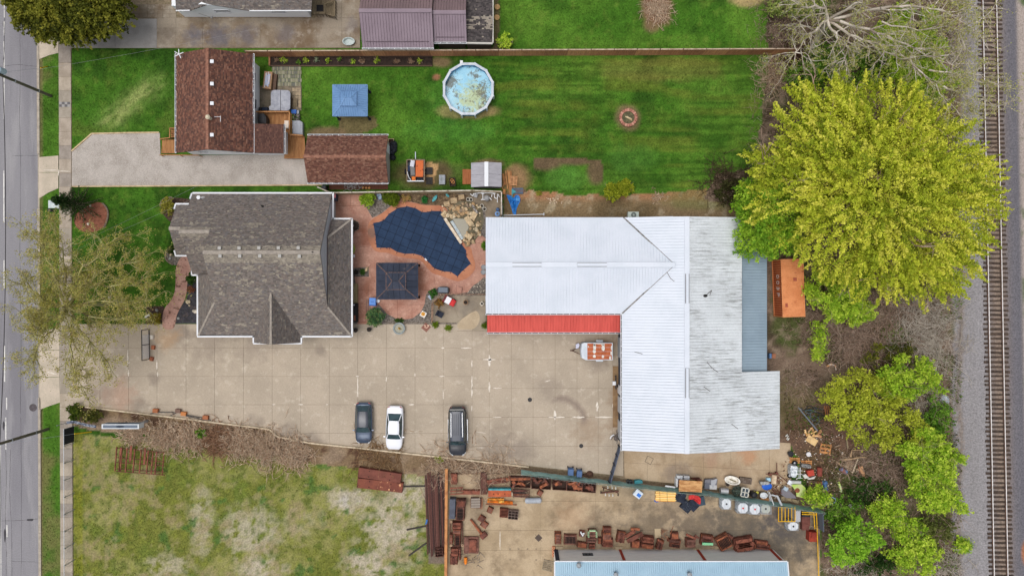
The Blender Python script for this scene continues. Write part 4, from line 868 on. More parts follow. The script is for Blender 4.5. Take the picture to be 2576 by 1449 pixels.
sheet([fB(*p)for p in((1545,160),(2352,160),(2352,690),(1918,690),(1918,566),(1545,566))],cy,mcyd,.043,'court_slab');sheet([fB(*p)for p in((1925,560),(2190,375),(2250,420),(2270,520),(2230,610),(2160,670),(2060,670),(1930,670))],cy,M('court_light',S(188,170,144),S(176,158,132),s=.6),.048,'new_slab',1)
lines([(fB(1918,560),fB(2290,290)),(fB(1880,340),fB(1940,490)),(fB(1918,690),fB(2352,690)),(fB(850,566),fB(1918,566))],cy,mjoint,.05,.03,'joint')
ep=structure('equipment_pad');sheet([fC(*p)for p in((1060,610),(1625,600),(1625,985),(1390,990),(1380,880),(1270,790),(1130,730))],ep,M('pad_concrete',S(140,126,108),S(116,104,88),s=.7,fine=.12),.046,'pad_slab')
pw=structure('front_walk')
wk=[(1340,530),(1400,530),(1420,640),(1385,740),(1385,830),(1310,960),(1300,1030),(1290,1070),(1230,1075),(1200,1050),(1210,920),(1280,850),(1305,760),(1300,620)]
sheet([(.3394*a,464.5+.3394*b)for a,b in wk],pw,mpink,.042,'stamped_path',2)
bd=structure('front_beds');r5=lambda*p:[(.3394*a,464.5+.3394*b)for a,b in p]
sheet(r5((1300,1028),(1312,960),(1390,830),(1390,700),(1480,700),(1480,1028)),bd,M('dark_gravel',S(72,70,76),S(54,52,56),s=3,fine=.3,fs=10,c3=S(110,92,84),s3=1.2,bump=.5),.02,'gravel_bed')
sheet(r5((1290,460),(1225,490),(1225,550),(1300,600),(1400,540),(1300,520)),bd,mrockm,.02,'gravel_bed');sheet(r5((1300,95),(1210,110),(1185,190),(1240,260),(1300,300),(1420,150),(1420,110)),bd,mmulch,.018,'mulch_bed',1)
sheet(r5((660,150),(740,120),(800,180),(800,260),(750,340),(640,360),(560,320),(540,230)),bd,M('red_mulch',S(150,96,76),S(124,76,58),s=3,fine=.3,bump=.5),.02,'mulch_bed',2)
sheet(r5((1080,900),(1215,900),(1210,1030),(1080,1050)),bd,mmulch,.018,'mulch_bed')
sheet([fK(*p)for p in((310,40),(2760,40),(2760,185),(320,185))],bd,M('garden_soil',S(58,46,40),S(40,32,28),s=3,fine=.4,bump=.7),.05,'soil_bed');sheet([fK(*p)for p in((130,480),(780,480),(780,850),(600,850),(130,850))],bd,M('paver_area',S(128,116,100),S(96,90,76),s=1.2,fine=.2),.02,'paved_corner')
for y0,y1,m in(((185,196,'a')),((36,30,'b'))):
 A,B=P(*fK(300,y0)),P(*fK(2760,y0));mb=MB();mb.box(((A[0]+B[0])/2,A[1],.1),(B[0]-A[0],.09,.22));mb.B('bed_board',M('dark_board',S(96,76,64),fine=.2),bd)
for i in range(6):
 mb=MB();q=P(*fK(303,55+i*22));mb.box((q[0],q[1],.1),(.16,.13,.2));mb.B('edging_brick',M('edge_brick',S(176,124,92)),bd)
for i,(k,j)in enumerate([(k,j)for k in range(5)for j in range(3)]):
 mb=MB();dbox(mb,*fK(640+j*45,510+k*62),*fK(680+j*45,566+k*62),0,.05);mb.B('paver',M('tan_paver',S(168,150,124),S(140,126,106),s=2),bd)
def rock_mesh(seed):
 r=np.random.default_rng(seed);me=bpy.data.meshes.new('stone');import bmesh
 bm=bmesh.new();bmesh.ops.create_icosphere(bm,subdivisions=2 if seed%2 else 1,radius=1)
 dirs=r.normal(size=(7,3));dirs/=np.linalg.norm(dirs,axis=1,keepdims=True);cut=r.uniform(.55,.9,7)
 for v in bm.verts:
  p=np.array(v.co)
  for d,c in zip(dirs,cut):
   t=p@d
   if t>c:p=p-d*(t-c)
  v.co=p
 bm.to_mesh(me);bm.free();return me
ROCKS=[rock_mesh(s)for s in range(8)]
mrk=[M('stone_%d'%i,S(*c),S(*[v*.82 for v in c]),s=5,fine=.2,fs=12)for i,c in enumerate(((206,182,146),(188,164,130),(216,198,166),(170,146,116),(150,132,112),(196,160,118)))]
def rock(x,y,s,parent,h=None,mi=None,z=0.0,name='stone'):
 me=RNG.choice(ROCKS).copy();me.materials.append(mrk[RNG.randrange(6)]if mi is None else mi);w=P(x,y,z)
 o=bpy.data.objects.new(name,me);COL.objects.link(o);sz=s*K
 o.scale=(sz*RNG.uniform(.8,1.25),sz*RNG.uniform(.8,1.25),(h or sz*.7));o.rotation_euler=(RNG.uniform(-.3,.3),RNG.uniform(-.3,.3),RNG.uniform(0,6.3))
 zz=z+(h or sz*.7)*.45
 if parent:o.parent=parent;o.location=Vector((w[0],w[1],zz))-OFF[parent]
 else:o.location=(w[0],w[1],zz)
 return o
pool=thing('swimming_pool','free form swimming pool under a navy safety cover with orange coping','pool',P(*fA(1350,750)))
cop=[(570,520),(650,430),(830,330),(900,255),(1070,170),(1300,200),(1400,230),(1560,235),(1690,235),(1770,290),(1800,420),(2040,800),(2140,880),(2150,970),(2200,1110),(2190,1220),(2080,1330),(1960,1380),(1880,1370),(1700,1300),(1560,1265),(1480,1190),(1380,1060),(1250,1035),(1130,1025),(1000,1000),(880,945),(700,940),(620,850),(575,700)]
mb=MB();mb.prism(D2([fA(*p)for p in smooth_poly(cop,2)]),-.05,.075);mb.B('coping',mcop,pool)
cov=[(655,500),(740,487),(820,455),(890,365),(1035,270),(1175,250),(1290,275),(1390,335),(1470,335),(1545,318),(1680,320),(1740,435),(1830,580),(1990,820),(2060,915),(2060,1000),(2130,1110),(1990,1235),(1930,1305),(1830,1240),(1700,1225),(1580,1185),(1490,1090),(1390,995),(1265,962),(1140,965),(1015,935),(915,875),(790,875),(705,870),(690,690)]
cvd=[fA(*p)for p in cov]
mcv=M('cover_navy',S(40,60,88),S(33,52,78),s=.8,fine=.07,fs=10,r=.8,stretch=None)
mb=MB();mb.prism(D2(cvd),.06,.088);cover=mb.B('cover',mcv,pool)
mstrap=M('strap',S(22,32,50),fine=.05)
def insegs(pts,p,d):
 "part of the line p+t*d inside a polygon"
 ts=[];n=len(pts)
 for i in range(n):
  a,b=pts[i],pts[(i+1)%n];ex,ey=b[0]-a[0],b[1]-a[1];den=d[0]*ey-d[1]*ex
  if abs(den)<1e-9:continue
  t=((a[0]-p[0])*ey-(a[1]-p[1])*ex)/den;s=((a[0]-p[0])*d[1]-(a[1]-p[1])*d[0])/den
  if 0<=s<1:ts.append(t)
 ts.sort();return[(ts[i],ts[i+1])for i in range(0,len(ts)-1,2)]
ang=math.radians(22);d1,d2=(math.cos(ang),math.sin(ang)),(-math.sin(ang),math.cos(ang));c0=fA(1380,690);stp=20.6;ends=[]
for d,nrm,rng_ in((d1,d2,range(-7,8)),(d2,d1,range(-8,9))):
 for k in rng_:
  pp=(c0[0]+nrm[0]*k*stp,c0[1]+nrm[1]*k*stp)
  for t0,t1 in insegs(cvd,pp,d):
   if t1-t0<6:continue
   a,b=(pp[0]+d[0]*t0,pp[1]+d[1]*t0),(pp[0]+d[0]*t1,pp[1]+d[1]*t1);mb=MB()
   bar(mb,P(*a,.09),P(*b,.09),.05,.006,.0 if d is d1 else .004);mb.B('strap',mstrap,cover);ends+=[(a,(-d[0],-d[1])),(b,d)]
mb=MB()
for a,d in ends:bar(mb,P(*a,.1),P(a[0]+d[0]*4.5,a[1]+d[1]*4.5,.1),.045,.02)
mb.B('anchor_straps',mstrap,cover,kind='stuff')
mb=MB();dobb(mb,fA(1448,1050),3.4,6.5,-42,.07,.13);mb.B('skimmer_lid',mwhite,pool)
wf=thing('rock_waterfall','tan boulder waterfall with shallow basin at the corner of the pool','waterfall',P(*fA(2000,560)))
mb=MB();mb.prism(D2([fA(*p)for p in((1740,400),(1790,280),(1950,170),(2150,170),(2300,300),(2330,480),(2260,680),(2130,830),(2040,820))]),-.05,.1);mb.B('basin_floor',M('basin',S(116,108,88),S(92,86,68),s=1.5,fine=.15),wf)
mb=MB();mb.prism(D2([fA(*p)for p in((1850,430),(2050,440),(2100,560),(2030,740),(1990,720))]),.05,.13);mb.B('basin_water',M('basin_water',S(112,106,82),r=.15,fine=.05,spec=.5),wf)
a,b=fA(1735,430),fA(1985,805);n=8
for i in range(n):
 p0=(a[0]+(b[0]-a[0])*i/n,a[1]+(b[1]-a[1])*i/n);p1=(a[0]+(b[0]-a[0])*(i+.96)/n,a[1]+(b[1]-a[1])*(i+.96)/n);mb=MB();bar(mb,P(*p0,.24),P(*p1,.24),.3,.34);mb.B('wall_stone',M('cream_stone',S(226,212,190),S(200,184,160),s=4,fine=.1),wf)
mb=MB();A,B=P(*fA(1835,470),.2),P(*fA(2000,745),.2);bar(mb,A,B,.3,.1);mb.B('spillway',M('pale_blue_liner',S(150,170,182),S(196,200,196),s=5,fine=.3),wf)
rr=RR(5)
for i in range(230):
 t=rr.random()
 if t<.34:x,y=rr.uniform(1690,2010),rr.uniform(220,400);
 elif t<.74:x,y=rr.uniform(2000,2290),rr.uniform(200,700)
 else:x,y=rr.uniform(2010,2230),rr.uniform(660,850)
 if x+y>2960 or(x<2060 and 400<y<700)or(y>700 and x<2000):continue
 dx,dy=fA(x,y);rock(dx,dy,rr.choice((1.2,1.6,2,2.6,3.4,4.5,6)),wf,z=.06+.25*(rr.random()if x>2050 else .2))
for x,y,w_,l_,g_ in((2100,470,13,26,-35),(2170,390,14,20,30),(2090,700,12,18,-50)):
 mb=MB();dobb(mb,fA(x,y),w_,l_,g_,.1,.5);mb.B('flat_boulder',mrk[0],wf)
mb=MB();dobb(mb,fA(2190,290),5,24,-35,.3,.62);mb.B('log_spout',M('grey_bark',S(176,170,164),S(70,64,62),s=6,fine=.3),wf)
for d in((1765,210,9),(1870,160,10),(1985,105,9)):
 dx,dy=fA(*d[:2]);mb=MB();mb.prism(D2(obb(dx,dy,d[2]*1.7,d[2]*1.4,RNG.uniform(-25,10)),.1),0,.14,inset=.06);solo(mb,'flat_stone',mrk[1],{1765:'flat tan stone left of the waterfall nearest the pool',1870:'flat tan stone between two others above the waterfall',1985:'flat tan stone by the fence nearest the pump pipes'}[d[0]],'stone','flat stepping stones')
def gazebo(name,label,cx0,cy0,cx1,cy1,he,hm,ht,mat,rib,frame_m,hips=None):
 A=P((cx0+cx1)/2,(cy0+cy1)/2,he);g=thing(name,label,'gazebo',(A[0],A[1],0))
 c=D3([(cx0,cy1,he),(cx1,cy1,he),(cx1,cy0,he),(cx0,cy0,he)]);cx,cy_=A[0],A[1];w,l=c[1][0]-c[0][0],c[2][1]-c[0][1]
 def tier(k0,z0,k1,z1,nm):
  o0=[(cx+sx*w/2*k0,cy_+sy*l/2*k0,z0)for sx,sy in((-1,-1),(1,-1),(1,1),(-1,1))];o1=[(cx+sx*w/2*k1[0],cy_+sy*l/2*k1[1],z1)for sx,sy in((-1,-1),(1,-1),(1,1),(-1,1))]
  mb=MB();fs=[]
  for i in range(4):
   f=[o0[i],o0[(i+1)%4],o1[(i+1)%4],o1[i]];mb.slab(f,.04);fs.append(f)
  o=mb.B(nm,mat,g)
  for f in fs:panels(o,f,mat,rib,name='roof_panel',rib=.025,lift=.02)
  for a,b in zip(o0,o1):bars('hip_cap',[(Vector(a)+Vector((0,0,.04)),Vector(b)+Vector((0,0,.04)))],.1,.035,hips or mat,g)
  return o0
 o0=tier(1,he,(.40,.38),hm,'roof');tier(.47,hm+.06,(.16,.002),ht,'top_roof')
 t0=[(cx+sx*w*.235,cy_+sy*l*.235,hm+.07)for sx,sy in((-1,-1),(1,-1),(1,1),(-1,1))];bars('top_rail',[(t0[i],t0[(i+1)%4])for i in range(4)],.07,.07,hips or M('gazebo_edge',S(92,122,160)),g)
 mb=MB()
 for i in range(4):bar(mb,o0[i],o0[(i+1)%4],.08,.08,-.03)
 mb.B('eave_rail',mat,g)
 for sx,sy in((-1,-1),(1,-1),(1,1),(-1,1)):
  mb=MB();x,y=cx+sx*(w/2-.18),cy_+sy*(l/2-.18);mb.box((x,y,he/2-.03),(.13,.13,he-.08));mb.box((x,y,.02),(.3,.3,.04));mb.B('post',frame_m,g)
 return g
mgz=M('gazebo_blue',S(116,152,194),S(108,144,186),s=.8,fine=.05,r=.5);mgd_=M('gazebo_dark',S(58,64,80),S(50,56,70),s=.8,fine=.08,r=.5,c3=S(98,92,92),s3=1.3,lo3=.6,hi3=.75);mpostd=M('dark_post',S(40,42,48))
gazebo('garden_gazebo','blue grey metal roofed gazebo with two tier roof on the lawn',837,214,924,292.5,2.1,2.75,3.15,mgz,.24,mpostd)
gazebo('patio_gazebo','dark charcoal gazebo with rusty hips beside the covered pool',947,662,1051,752.5,2.2,2.9,3.3,mgd_,.6,mpostd,M('rusty_hip',S(116,92,84),S(76,72,78),s=5,fine=.2))
mfw=M('cedar_fence',S(192,138,102),S(164,114,84),s=2.2,stretch=(5,5,.3),fine=.16,c3=S(168,120,86),s3=.4);mcapw=M('fence_cap',S(196,176,156),S(164,140,120),s=2,fine=.15)
def fence(name,label,a,b,hgt,n,mat,capm,rise=True,mats=None):
 A,B=Vector(P(*a)),Vector(P(*b));f=thing(name,label,'fence',tuple((A+B)/2));d=(B-A)/n;ax=d.normalized();s=Vector((-ax.y,ax.x,0));ang=math.atan2(ax.y,ax.x)
 for i in range(n):
  p,q=A+d*i,A+d*(i+1);mb=MB();k=int(d.length/.15);t=0
  for j in range(k):
   c=p+d*((j+.5)/k);hh=hgt+RNG.uniform(-.015,.015);mb.box((c.x+s.x*RNG.uniform(-.008,.008),c.y+s.y*RNG.uniform(-.008,.008),hh/2+.03),(d.length/k-.012,.022,hh),ang)
  mb.B('picket_panel',(mats[i%len(mats)]if mats else mat),f,kind='stuff')
  mb=MB();c=(p+q)/2;mb.box((c.x,c.y,hgt+.06),(d.length-.08,.12,.04),ang)
  for z in(.4,1.4):mb.box((c.x+s.x*.04,c.y+s.y*.04,z),(d.length-.1,.04,.09),ang)
  mb.B('rail',capm,f)
  mb=MB();mb.box((p.x+s.x*.05,p.y+s.y*.05,hgt/2+.06),(.1,.1,hgt+.12),ang);mb.B('post',M('post_dark',S(92,80,70)),f)
 return f
fence('wooden_fence','long brown cedar board fence across the back lawns',(632,144),(1992,138.5),1.85,24,mfw,mcapw,mats=[mfw,M('cedar_fence_b',S(176,124,92),S(148,104,78),s=2,stretch=(5,5,.3),fine=.18),M('cedar_fence_c',S(206,152,112),S(178,128,94),s=2,stretch=(5,5,.3),fine=.16)])
mgf=M('grey_fence',S(182,162,130),S(152,138,110),s=2,fine=.18);mgc=M('pale_cap',S(208,200,186),S(172,160,140),s=3,fine=.1)
fence('pool_fence','weathered plank fence with pale cap behind the pool garden',(836,491),(1190,485.5),1.8,6,mgf,mgc);fence('pump_fence','short weathered plank fence behind the white pump pipes',(1190,485.5),(1262,488),1.8,1,mgf,mgc);fence('side_fence','plank fence running from the pump corner to the workshop',(1262,488),(1262,546),1.7,1,mgf,mgc)
fence('grape_fence','low plank fence behind the brown garage beside the bin',(808,476),(838,489),1.6,1,mgf,mgc)
ap=thing('round_pool','round above ground pool with murky leaf strewn water and white rim','pool',P(1178,226));c=P(1178,224,1.25);R_=66*K*(1-1.25/CH)
n=12
mb=MB();ring=[(c[0]+R_*math.cos(2*math.pi*(i+.5)/n),c[1]+R_*1.03*math.sin(2*math.pi*(i+.5)/n))for i in range(n)];inn=[(c[0]+(p[0]-c[0])*.905,c[1]+(p[1]-c[1])*.905)for p in ring];mid=[(c[0]+(p[0]-c[0])*.93,c[1]+(p[1]-c[1])*.93)for p in ring]
for i in range(n):
 j=(i+1)%n;o=MB();o.prism([ring[i],ring[j],inn[j],inn[i]],1.2,1.27+.004*(i%2));o.B('top_rail',M('rim_white',S(206,212,218),S(188,196,206),s=2),ap)
 o=MB();o.prism([mid[i],mid[j],(c[0]+(mid[j][0]-c[0])*.985,c[1]+(mid[j][1]-c[1])*.985),(c[0]+(mid[i][0]-c[0])*.985,c[1]+(mid[i][1]-c[1])*.985)],0,1.2);o.B('wall_panel',M('pool_wall',S(96,150,186),S(84,138,176),s=1,fine=.04),ap)
 o=MB();o.box((ring[i][0]*.985+c[0]*.015,ring[i][1]*.985+c[1]*.015,.62),(.16,.16,1.2),2*math.pi*(i+.5)/n);o.B('upright',M('rim_white',S(206,212,218)),ap)
def murk(nt,vec,color):
 ct=P(1192,250,.5);d=nn(nt,'ShaderNodeVectorMath',operation='DISTANCE');nt.links.new(vec,d.inputs[0]);d.inputs[1].default_value=(ct[0],ct[1],.7)
 nz=noise(nt,vec,1.6,7,.7,.6);a=ramp(nt,math2(nt,'ADD',d.outputs['Value'],math2(nt,'MULTIPLY',math2(nt,'SUBTRACT',nz,.5),7.0)),1.9,.8)
 color=mixc(nt,math2(nt,'MULTIPLY',a,.75),color,S(176,182,104));e=ramp(nt,math2(nt,'ADD',math2(nt,'MULTIPLY',noise(nt,vec,3.2,9,.8,1.2),.6),math2(nt,'MULTIPLY',noise(nt,vec,.7,3,.5),.5)),.545,.59);color=mixc(nt,math2(nt,'MULTIPLY',e,.85),color,S(84,78,58))
 f=ramp(nt,noise(nt,vec,9,3,.6),.66,.7);return mixc(nt,math2(nt,'MULTIPLY',f,.8),color,S(56,52,44))
mb=MB();mb.lathe((c[0],c[1],.35),[(R_*.9,0),(R_*.9,.3)],40,sy=1.03);mb.B('water',M('murky_water',S(160,208,226),S(140,196,220),s=1,r=.12,fine=.04,extra=murk,spec=.5),ap)
mb=MB();q=P(1161,155,1.2);mb.box((q[0],q[1]-.1,1.22),(.3,.3,.22));mb.B('skimmer',mwhite,ap)
fr_=thing('fire_ring','ring of pinkish bricks round a small fire pit on the lawn','fire pit',P(1580,297));mbr=[M('ring_brick_%d'%i,S(*q),fine=.15)for i,q in enumerate(((176,122,106),(160,108,92),(190,140,122)))]
c=P(1580,297)
for i in range(20):
 t=2*math.pi*i/20;mb=MB();mb.box((c[0]+.84*math.cos(t),c[1]+.84*math.sin(t),.08),(.3,.23,.2),t);mb.B('brick',mbr[i%3],fr_)
mb=MB();mb.lathe((c[0],c[1],0),[(.7,0),(.7,.03),(.6,.02)],20);mb.B('ash_bed',M('ash',S(104,100,72),S(76,72,54),s=4,fine=.3),fr_)
mb=MB();bar(mb,(c[0]-.35,c[1]+.15,.1),(c[0]+.4,c[1]-.3,.1),.09,.07);bar(mb,(c[0]-.2,c[1]+.12,.17),(c[0]+.42,c[1]-.2,.17),.08,.06);solo(mb,'firewood',M('pale_wood',S(214,196,160),S(180,156,118),s=4),'two pale split logs lying in the fire ring','firewood')
# ================================================================ VEHICLES
mtyre=M('tyre',S(34,34,36),fine=.1);mrim=M('rim',S(150,152,156),metal=.6,r=.35,fine=.03);mhl=M('headlight',S(206,212,218),r=.15,fine=0);mtl=M('taillight',S(150,24,22),r=.2,fine=0)
mcarglass=M('car_glass',S(38,58,64),S(54,78,84),s=1.5,r=.08,fine=0,spec=.7)
def car(name,label,d,rz,L,Wd,Ht,paint,roofm,pr):
 "front points to -y before turning; pr: hood, wbase, rfront, rrear, rbase, belt, hoodz, tailz as fractions / metres"
 c=P(d[0],d[1],Ht*.6);g=thing(name,label,'car',(c[0],c[1],0));g.rotation_euler=(0,0,0);ca,sa=math.cos(rz),math.sin(rz)
 tf=lambda x,y,z:(c[0]+x*ca-y*sa,c[1]+x*sa+y*ca,z)
 ys=np.linspace(0,1,25);hw=Wd/2
 def halfw(t):
  f=1-(1-min(1,t/.16))**2.6*.34;r=1-(1-min(1,(1-t)/.13))**2.4*.22
  return hw*f*r*(1-.035*math.cos(2*math.pi*t))
 def deck(t):
  if t<pr['wb']:return pr['hz']*(.80+.2*min(1,t/.1)**.5)+(pr['belt']-pr['hz'])*(t/pr['wb'])**1.5
  if t>pr['rb']:return pr['tz']+(pr['belt']+.02-pr['tz'])*((1-t)/(1-pr['rb']+1e-6))**.7-(.12*max(0,1-(1-t)/.03))
  return pr['belt']+.02
 V,F=[],[];m=11
 for t in ys:
  w,z,y=halfw(t),deck(t),(t-.5)*L;zb=.22+(.12 if t<.03 or t>.97 else 0)
  half=[(w*.86,zb),(w*.985,zb+.16),(w,zb+.34),(w*.985,z*.86),(w*.93,z*.97),(w*.72,z+.008),(0,z+.03)]
  prof=[(-a,b)for a,b in half[:-1]]+[half[-1]]+half[:-1][::-1];m=len(prof);V+=[tf(a,y,b)for a,b in prof]
 for i in range(len(ys)-1):
  for j in range(m-1):k=i*m+j;F.append((k,k+1,k+m+1,k+m))
 mb=MB();mb.add(V,F);mb.add([V[j]for j in range(m)],[tuple(range(m))[::-1]]);mb.add([V[-m+j]for j in range(m)],[tuple(range(m))]);body=mb.B('body',paint,g,smooth=True)
 body.data.polygons.foreach_set('use_smooth',[len(p.vertices)==4 for p in body.data.polygons])
 Y=lambda t:(t-.5)*L;bz=pr['belt'];rw,bw=pr['rw']*hw,pr['bw']*hw
 N=9;top,V,F=[],[],[]
 for i in range(N):
  s=i/(N-1);t=pr['rf']+(pr['rr']-pr['rf'])*s;ww=rw*(1-.05*(2*s-1)**2-(pr.get('taper',.06))*s);zz=Ht-.05*(2*s-1)**2-(.02+pr.get('drop',0)*s*s)
  V+=[tf(-ww,Y(t),zz-.05),tf(-ww*.9,Y(t),zz-.008),tf(-ww*.45,Y(t),zz+.012),tf(0,Y(t),zz+.018),tf(ww*.45,Y(t),zz+.012),tf(ww*.9,Y(t),zz-.008),tf(ww,Y(t),zz-.05)];top.append((ww,Y(t),zz-.05))
 for i in range(N-1):
  for j in range(6):k=i*7+j;F.append((k,k+1,k+8,k+7))
 mb=MB();mb.add(V,F);mb.B('roof',roofm,g,smooth=True)
 wf,wr=halfw(pr['wb'])*.86,halfw(min(.98,pr['rb']))*.84;zf,zr=deck(pr['wb']),deck(pr['rb'])
 A=dict(fl=(-wf,Y(pr['wb']),zf),fr=(wf,Y(pr['wb']),zf),rl=(-wr,Y(pr['rb']),zr),rr=(wr,Y(pr['rb']),zr),tfl=(-top[0][0],top[0][1],top[0][2]+.03),tfr=(top[0][0],top[0][1],top[0][2]+.03),trl=(-top[-1][0],top[-1][1],top[-1][2]+.03),trr=(top[-1][0],top[-1][1],top[-1][2]+.03))
 def glass(nm,a,b,e,f_,out,bul=.06):
  a,b,e,f_=(Vector(q)for q in(a,b,e,f_));VV,FF=[],[];n=6
  for i in range(n+1):
   for j in range(n+1):u,v=i/n,j/n;p=(a.lerp(b,u)).lerp(f_.lerp(e,u),v)+Vector(out)*(bul*4*u*(1-u)*(.6+.4*(1-v)));VV.append(tf(*p))
  for i in range(n):
   for j in range(n):k=i*(n+1)+j;FF.append((k,k+n+1,k+n+2,k+1))
  mb=MB();mb.add(VV,FF);return mb.B(nm,mcarglass,g,smooth=True)
 glass('windscreen',A['fl'],A['fr'],A['tfr'],A['tfl'],(0,-1,.1));glass('rear_window',A['rr'],A['rl'],A['trl'],A['trr'],(0,1,.1),.05)
 for s,nm in((-1,'side_window'),(1,'side_window')):
  a=Vector((s*wf,Y(pr['wb']),zf));b=Vector((s*wr,Y(pr['rb']),zr));mb=MB();n=8;VV=[]
  for i in range(n+1):
   t=i/n;lo=Vector((s*halfw(pr['wb']+(pr['rb']-pr['wb'])*t)*.90,a.y+(b.y-a.y)*t,bz));hi=Vector((s*(top[0][0]+(top[-1][0]-top[0][0])*t),top[0][1]+(top[-1][1]-top[0][1])*t,top[4][2]));VV+=[tf(*lo),tf(*hi)]
  mb.add(VV,[(2*i,2*i+2,2*i+3,2*i+1)for i in range(n)]);mb.B(nm,mcarglass,g)
 mb=MB()
 for s in(-1,1):
  for p,q in((('fl','fr'),('tfl','tfr')),(('rl','rr'),('trl','trr'))):
   k=0 if s<0 else 1;bar(mb,tf(*A[p[k]]),tf(*A[q[k]]),.07,.06)
 mb.B('pillars',roofm if pr.get('pill')else paint,g)
 for s in(-1,1):
  for t in(.185,.80):
   w=halfw(t);mb=MB();p0,p1=tf(s*(w-.22),Y(t),.32),tf(s*(w-.01),Y(t),.32);mb.cyl(p0,p1,.32,.32,18);wh_=mb.B('wheel',mtyre,g);mb=MB();mb.cyl(p1,tf(s*(w+.004),Y(t),.32),.2,.19,14);mb.B('rim',mrim,wh_)
  w=halfw(.05);mb=MB();bar(mb,tf(s*w*.62,Y(.008),pr['hz']*.80),tf(s*w*.98,Y(.07),pr['hz']*.86),.16,.1);mb.B('headlight',mhl,g)
  w=halfw(.98);mb=MB();bar(mb,tf(s*w*.7,Y(.992),pr['tz']*.86),tf(s*w*1.0,Y(.96),pr['tz']*.88),.1,.14);mb.B('taillight',mtl,g)
  w=halfw(pr['wb']+.06);mb=MB();mb.box(tf(s*(w+.1),Y(pr['wb']+.05),bz+.05),(.2,.12,.14),rz);mb.B('mirror',paint,g)
 mb=MB();bar(mb,tf(-hw*.5,Y(.004),.42),tf(hw*.5,Y(.004),.42),.05,.16);mb.B('grille',M('black_trim',S(26,26,28)),g)
 return g,tf,Y,top
mnavy=M('paint_slate',S(72,84,104),S(62,74,94),s=.8,r=.25,fine=.02,metal=.4,coat=.6);mroofs=M('paint_slate_roof',S(74,78,88),S(64,68,78),s=1.2,r=.35,fine=.03,coat=.5);mwhitep=M('paint_white',S(232,234,240),r=.3,fine=.02,coat=.5);mblackp=M('paint_black',S(34,36,42),S(44,48,56),s=.8,r=.25,fine=.02,coat=.6);mbroof=M('paint_black_roof',S(58,64,78),r=.35,fine=.04,coat=.4)
P0=dict(wb=.285,rf=.42,rr=.80,rb=.93,belt=.94,hz=.86,tz=.95,rw=.70,bw=.88,taper=.10,drop=.12,pill=True)
car('slate_hatchback','dark slate blue hatchback parked nearest the dry brush',(914.2,1064),0.0,4.45,1.84,1.5,mnavy,mroofs,P0)
car('white_sedan','white sedan parked between the slate hatchback and the black wagon',(992,1076),-.03,4.72,1.84,1.46,mwhitep,mwhitep,dict(wb=.25,rf=.37,rr=.68,rb=.83,belt=.93,hz=.84,tz=.98,rw=.68,bw=.88))
g,tf,Y,top=car('black_wagon','long black sport utility wagon with silver roof rails by the kerb',(1150.5,1085),.01,5.3,2.0,1.85,mblackp,mbroof,dict(wb=.235,rf=.33,rr=.93,rb=.975,belt=1.15,hz=1.08,tz=1.15,rw=.76,bw=.9,taper=.03,pill=True))
for s in(-1,1):
 mb=MB();bar(mb,tf(s*.62,Y(.42),1.89),tf(s*.60,Y(.90),1.89),.045,.05)
 for t in(.42,.58,.74,.9):bar(mb,tf(s*.62,Y(t),1.82),tf(s*.62,Y(t),1.89),.04,.05)
 mb.B('roof_rail',M('silver_rail',S(206,208,212),r=.3,metal=.5),g);mb=MB();bar(mb,tf(s*1.02,Y(.28),.35),tf(s*1.02,Y(.72),.35),.14,.06);mb.B('running_board',M('silver_rail',S(206,208,212)),g)
mb=MB()
for k in range(5):bar(mb,tf(-.4+k*.2,Y(.45),1.867),tf(-.4+k*.2,Y(.88),1.867),.03,.012)
mb.B('roof_ribs',M('roof_rib',S(46,50,62)),g)
mb=MB();bar(mb,tf(-.75,Y(.965),1.80),tf(.75,Y(.965),1.80),.14,.03);mb.B('rear_spoiler',mblackp,g)
tr=thing('cargo_trailer','small enclosed trailer with rust eaten orange and white roof','trailer',P(*fT(660,300)));h=1.9
def rusty(nt,vec,color):
 n1=noise(nt,vec,1.0,5,.6,.3);a=ramp(nt,n1,.47,.5);color=mixc(nt,a,color,S(226,222,214));return mixc(nt,math2(nt,'MULTIPLY',ramp(nt,noise(nt,vec,5,4,.6),.5,.7),.5),color,S(150,66,34))
mtrw=M('trailer_white',S(214,220,228),S(196,204,212),s=1.2,fine=.05)
mb=MB();dprism(mb,[fT(*p)for p in((500,172),(888,176),(888,434),(480,434),(420,400),(410,290),(420,190),(450,172))],.55,h);mb.B('box',mtrw,tr)
mb=MB();dprism(mb,[fT(*p)for p in((505,182),(876,184),(876,426),(505,426))],h-.02,h+.015);rt=mb.B('roof_skin',M('trailer_rust',S(184,102,64),S(164,88,56),s=2,fine=.15,fs=6),tr)
for x,y,a,b in((612,240,22,60),(610,300,26,30),(612,375,24,26),(742,250,26,52),(740,380,20,26),(866,330,16,30),(868,250,10,40),(850,400,16,26),(520,230,8,14),(690,190,60,6),(612,200,20,20),(742,200,30,18)):
 dx,dy=fT(x,y);mb=MB();pts=[(dx+a*s6*math.cos(t)*RNG.uniform(.75,1.15),dy+b*s6*math.sin(t)*RNG.uniform(.75,1.15))for t in np.linspace(0,6.283,13)[:-1]];mb.prism(D2(pts,h),h,h+.022);mb.B('paint_patch',M('old_white',S(226,224,216),S(206,204,196),s=3,fine=.05),rt)
mb=MB();
for i in range(5):y=fT(0,182+i*61)[1];bar(mb,P(fT(505,0)[0],y,h+.02),P(fT(876,0)[0],y,h+.02),.02,.02)
mb.B('roof_seam',mtrw,rt)
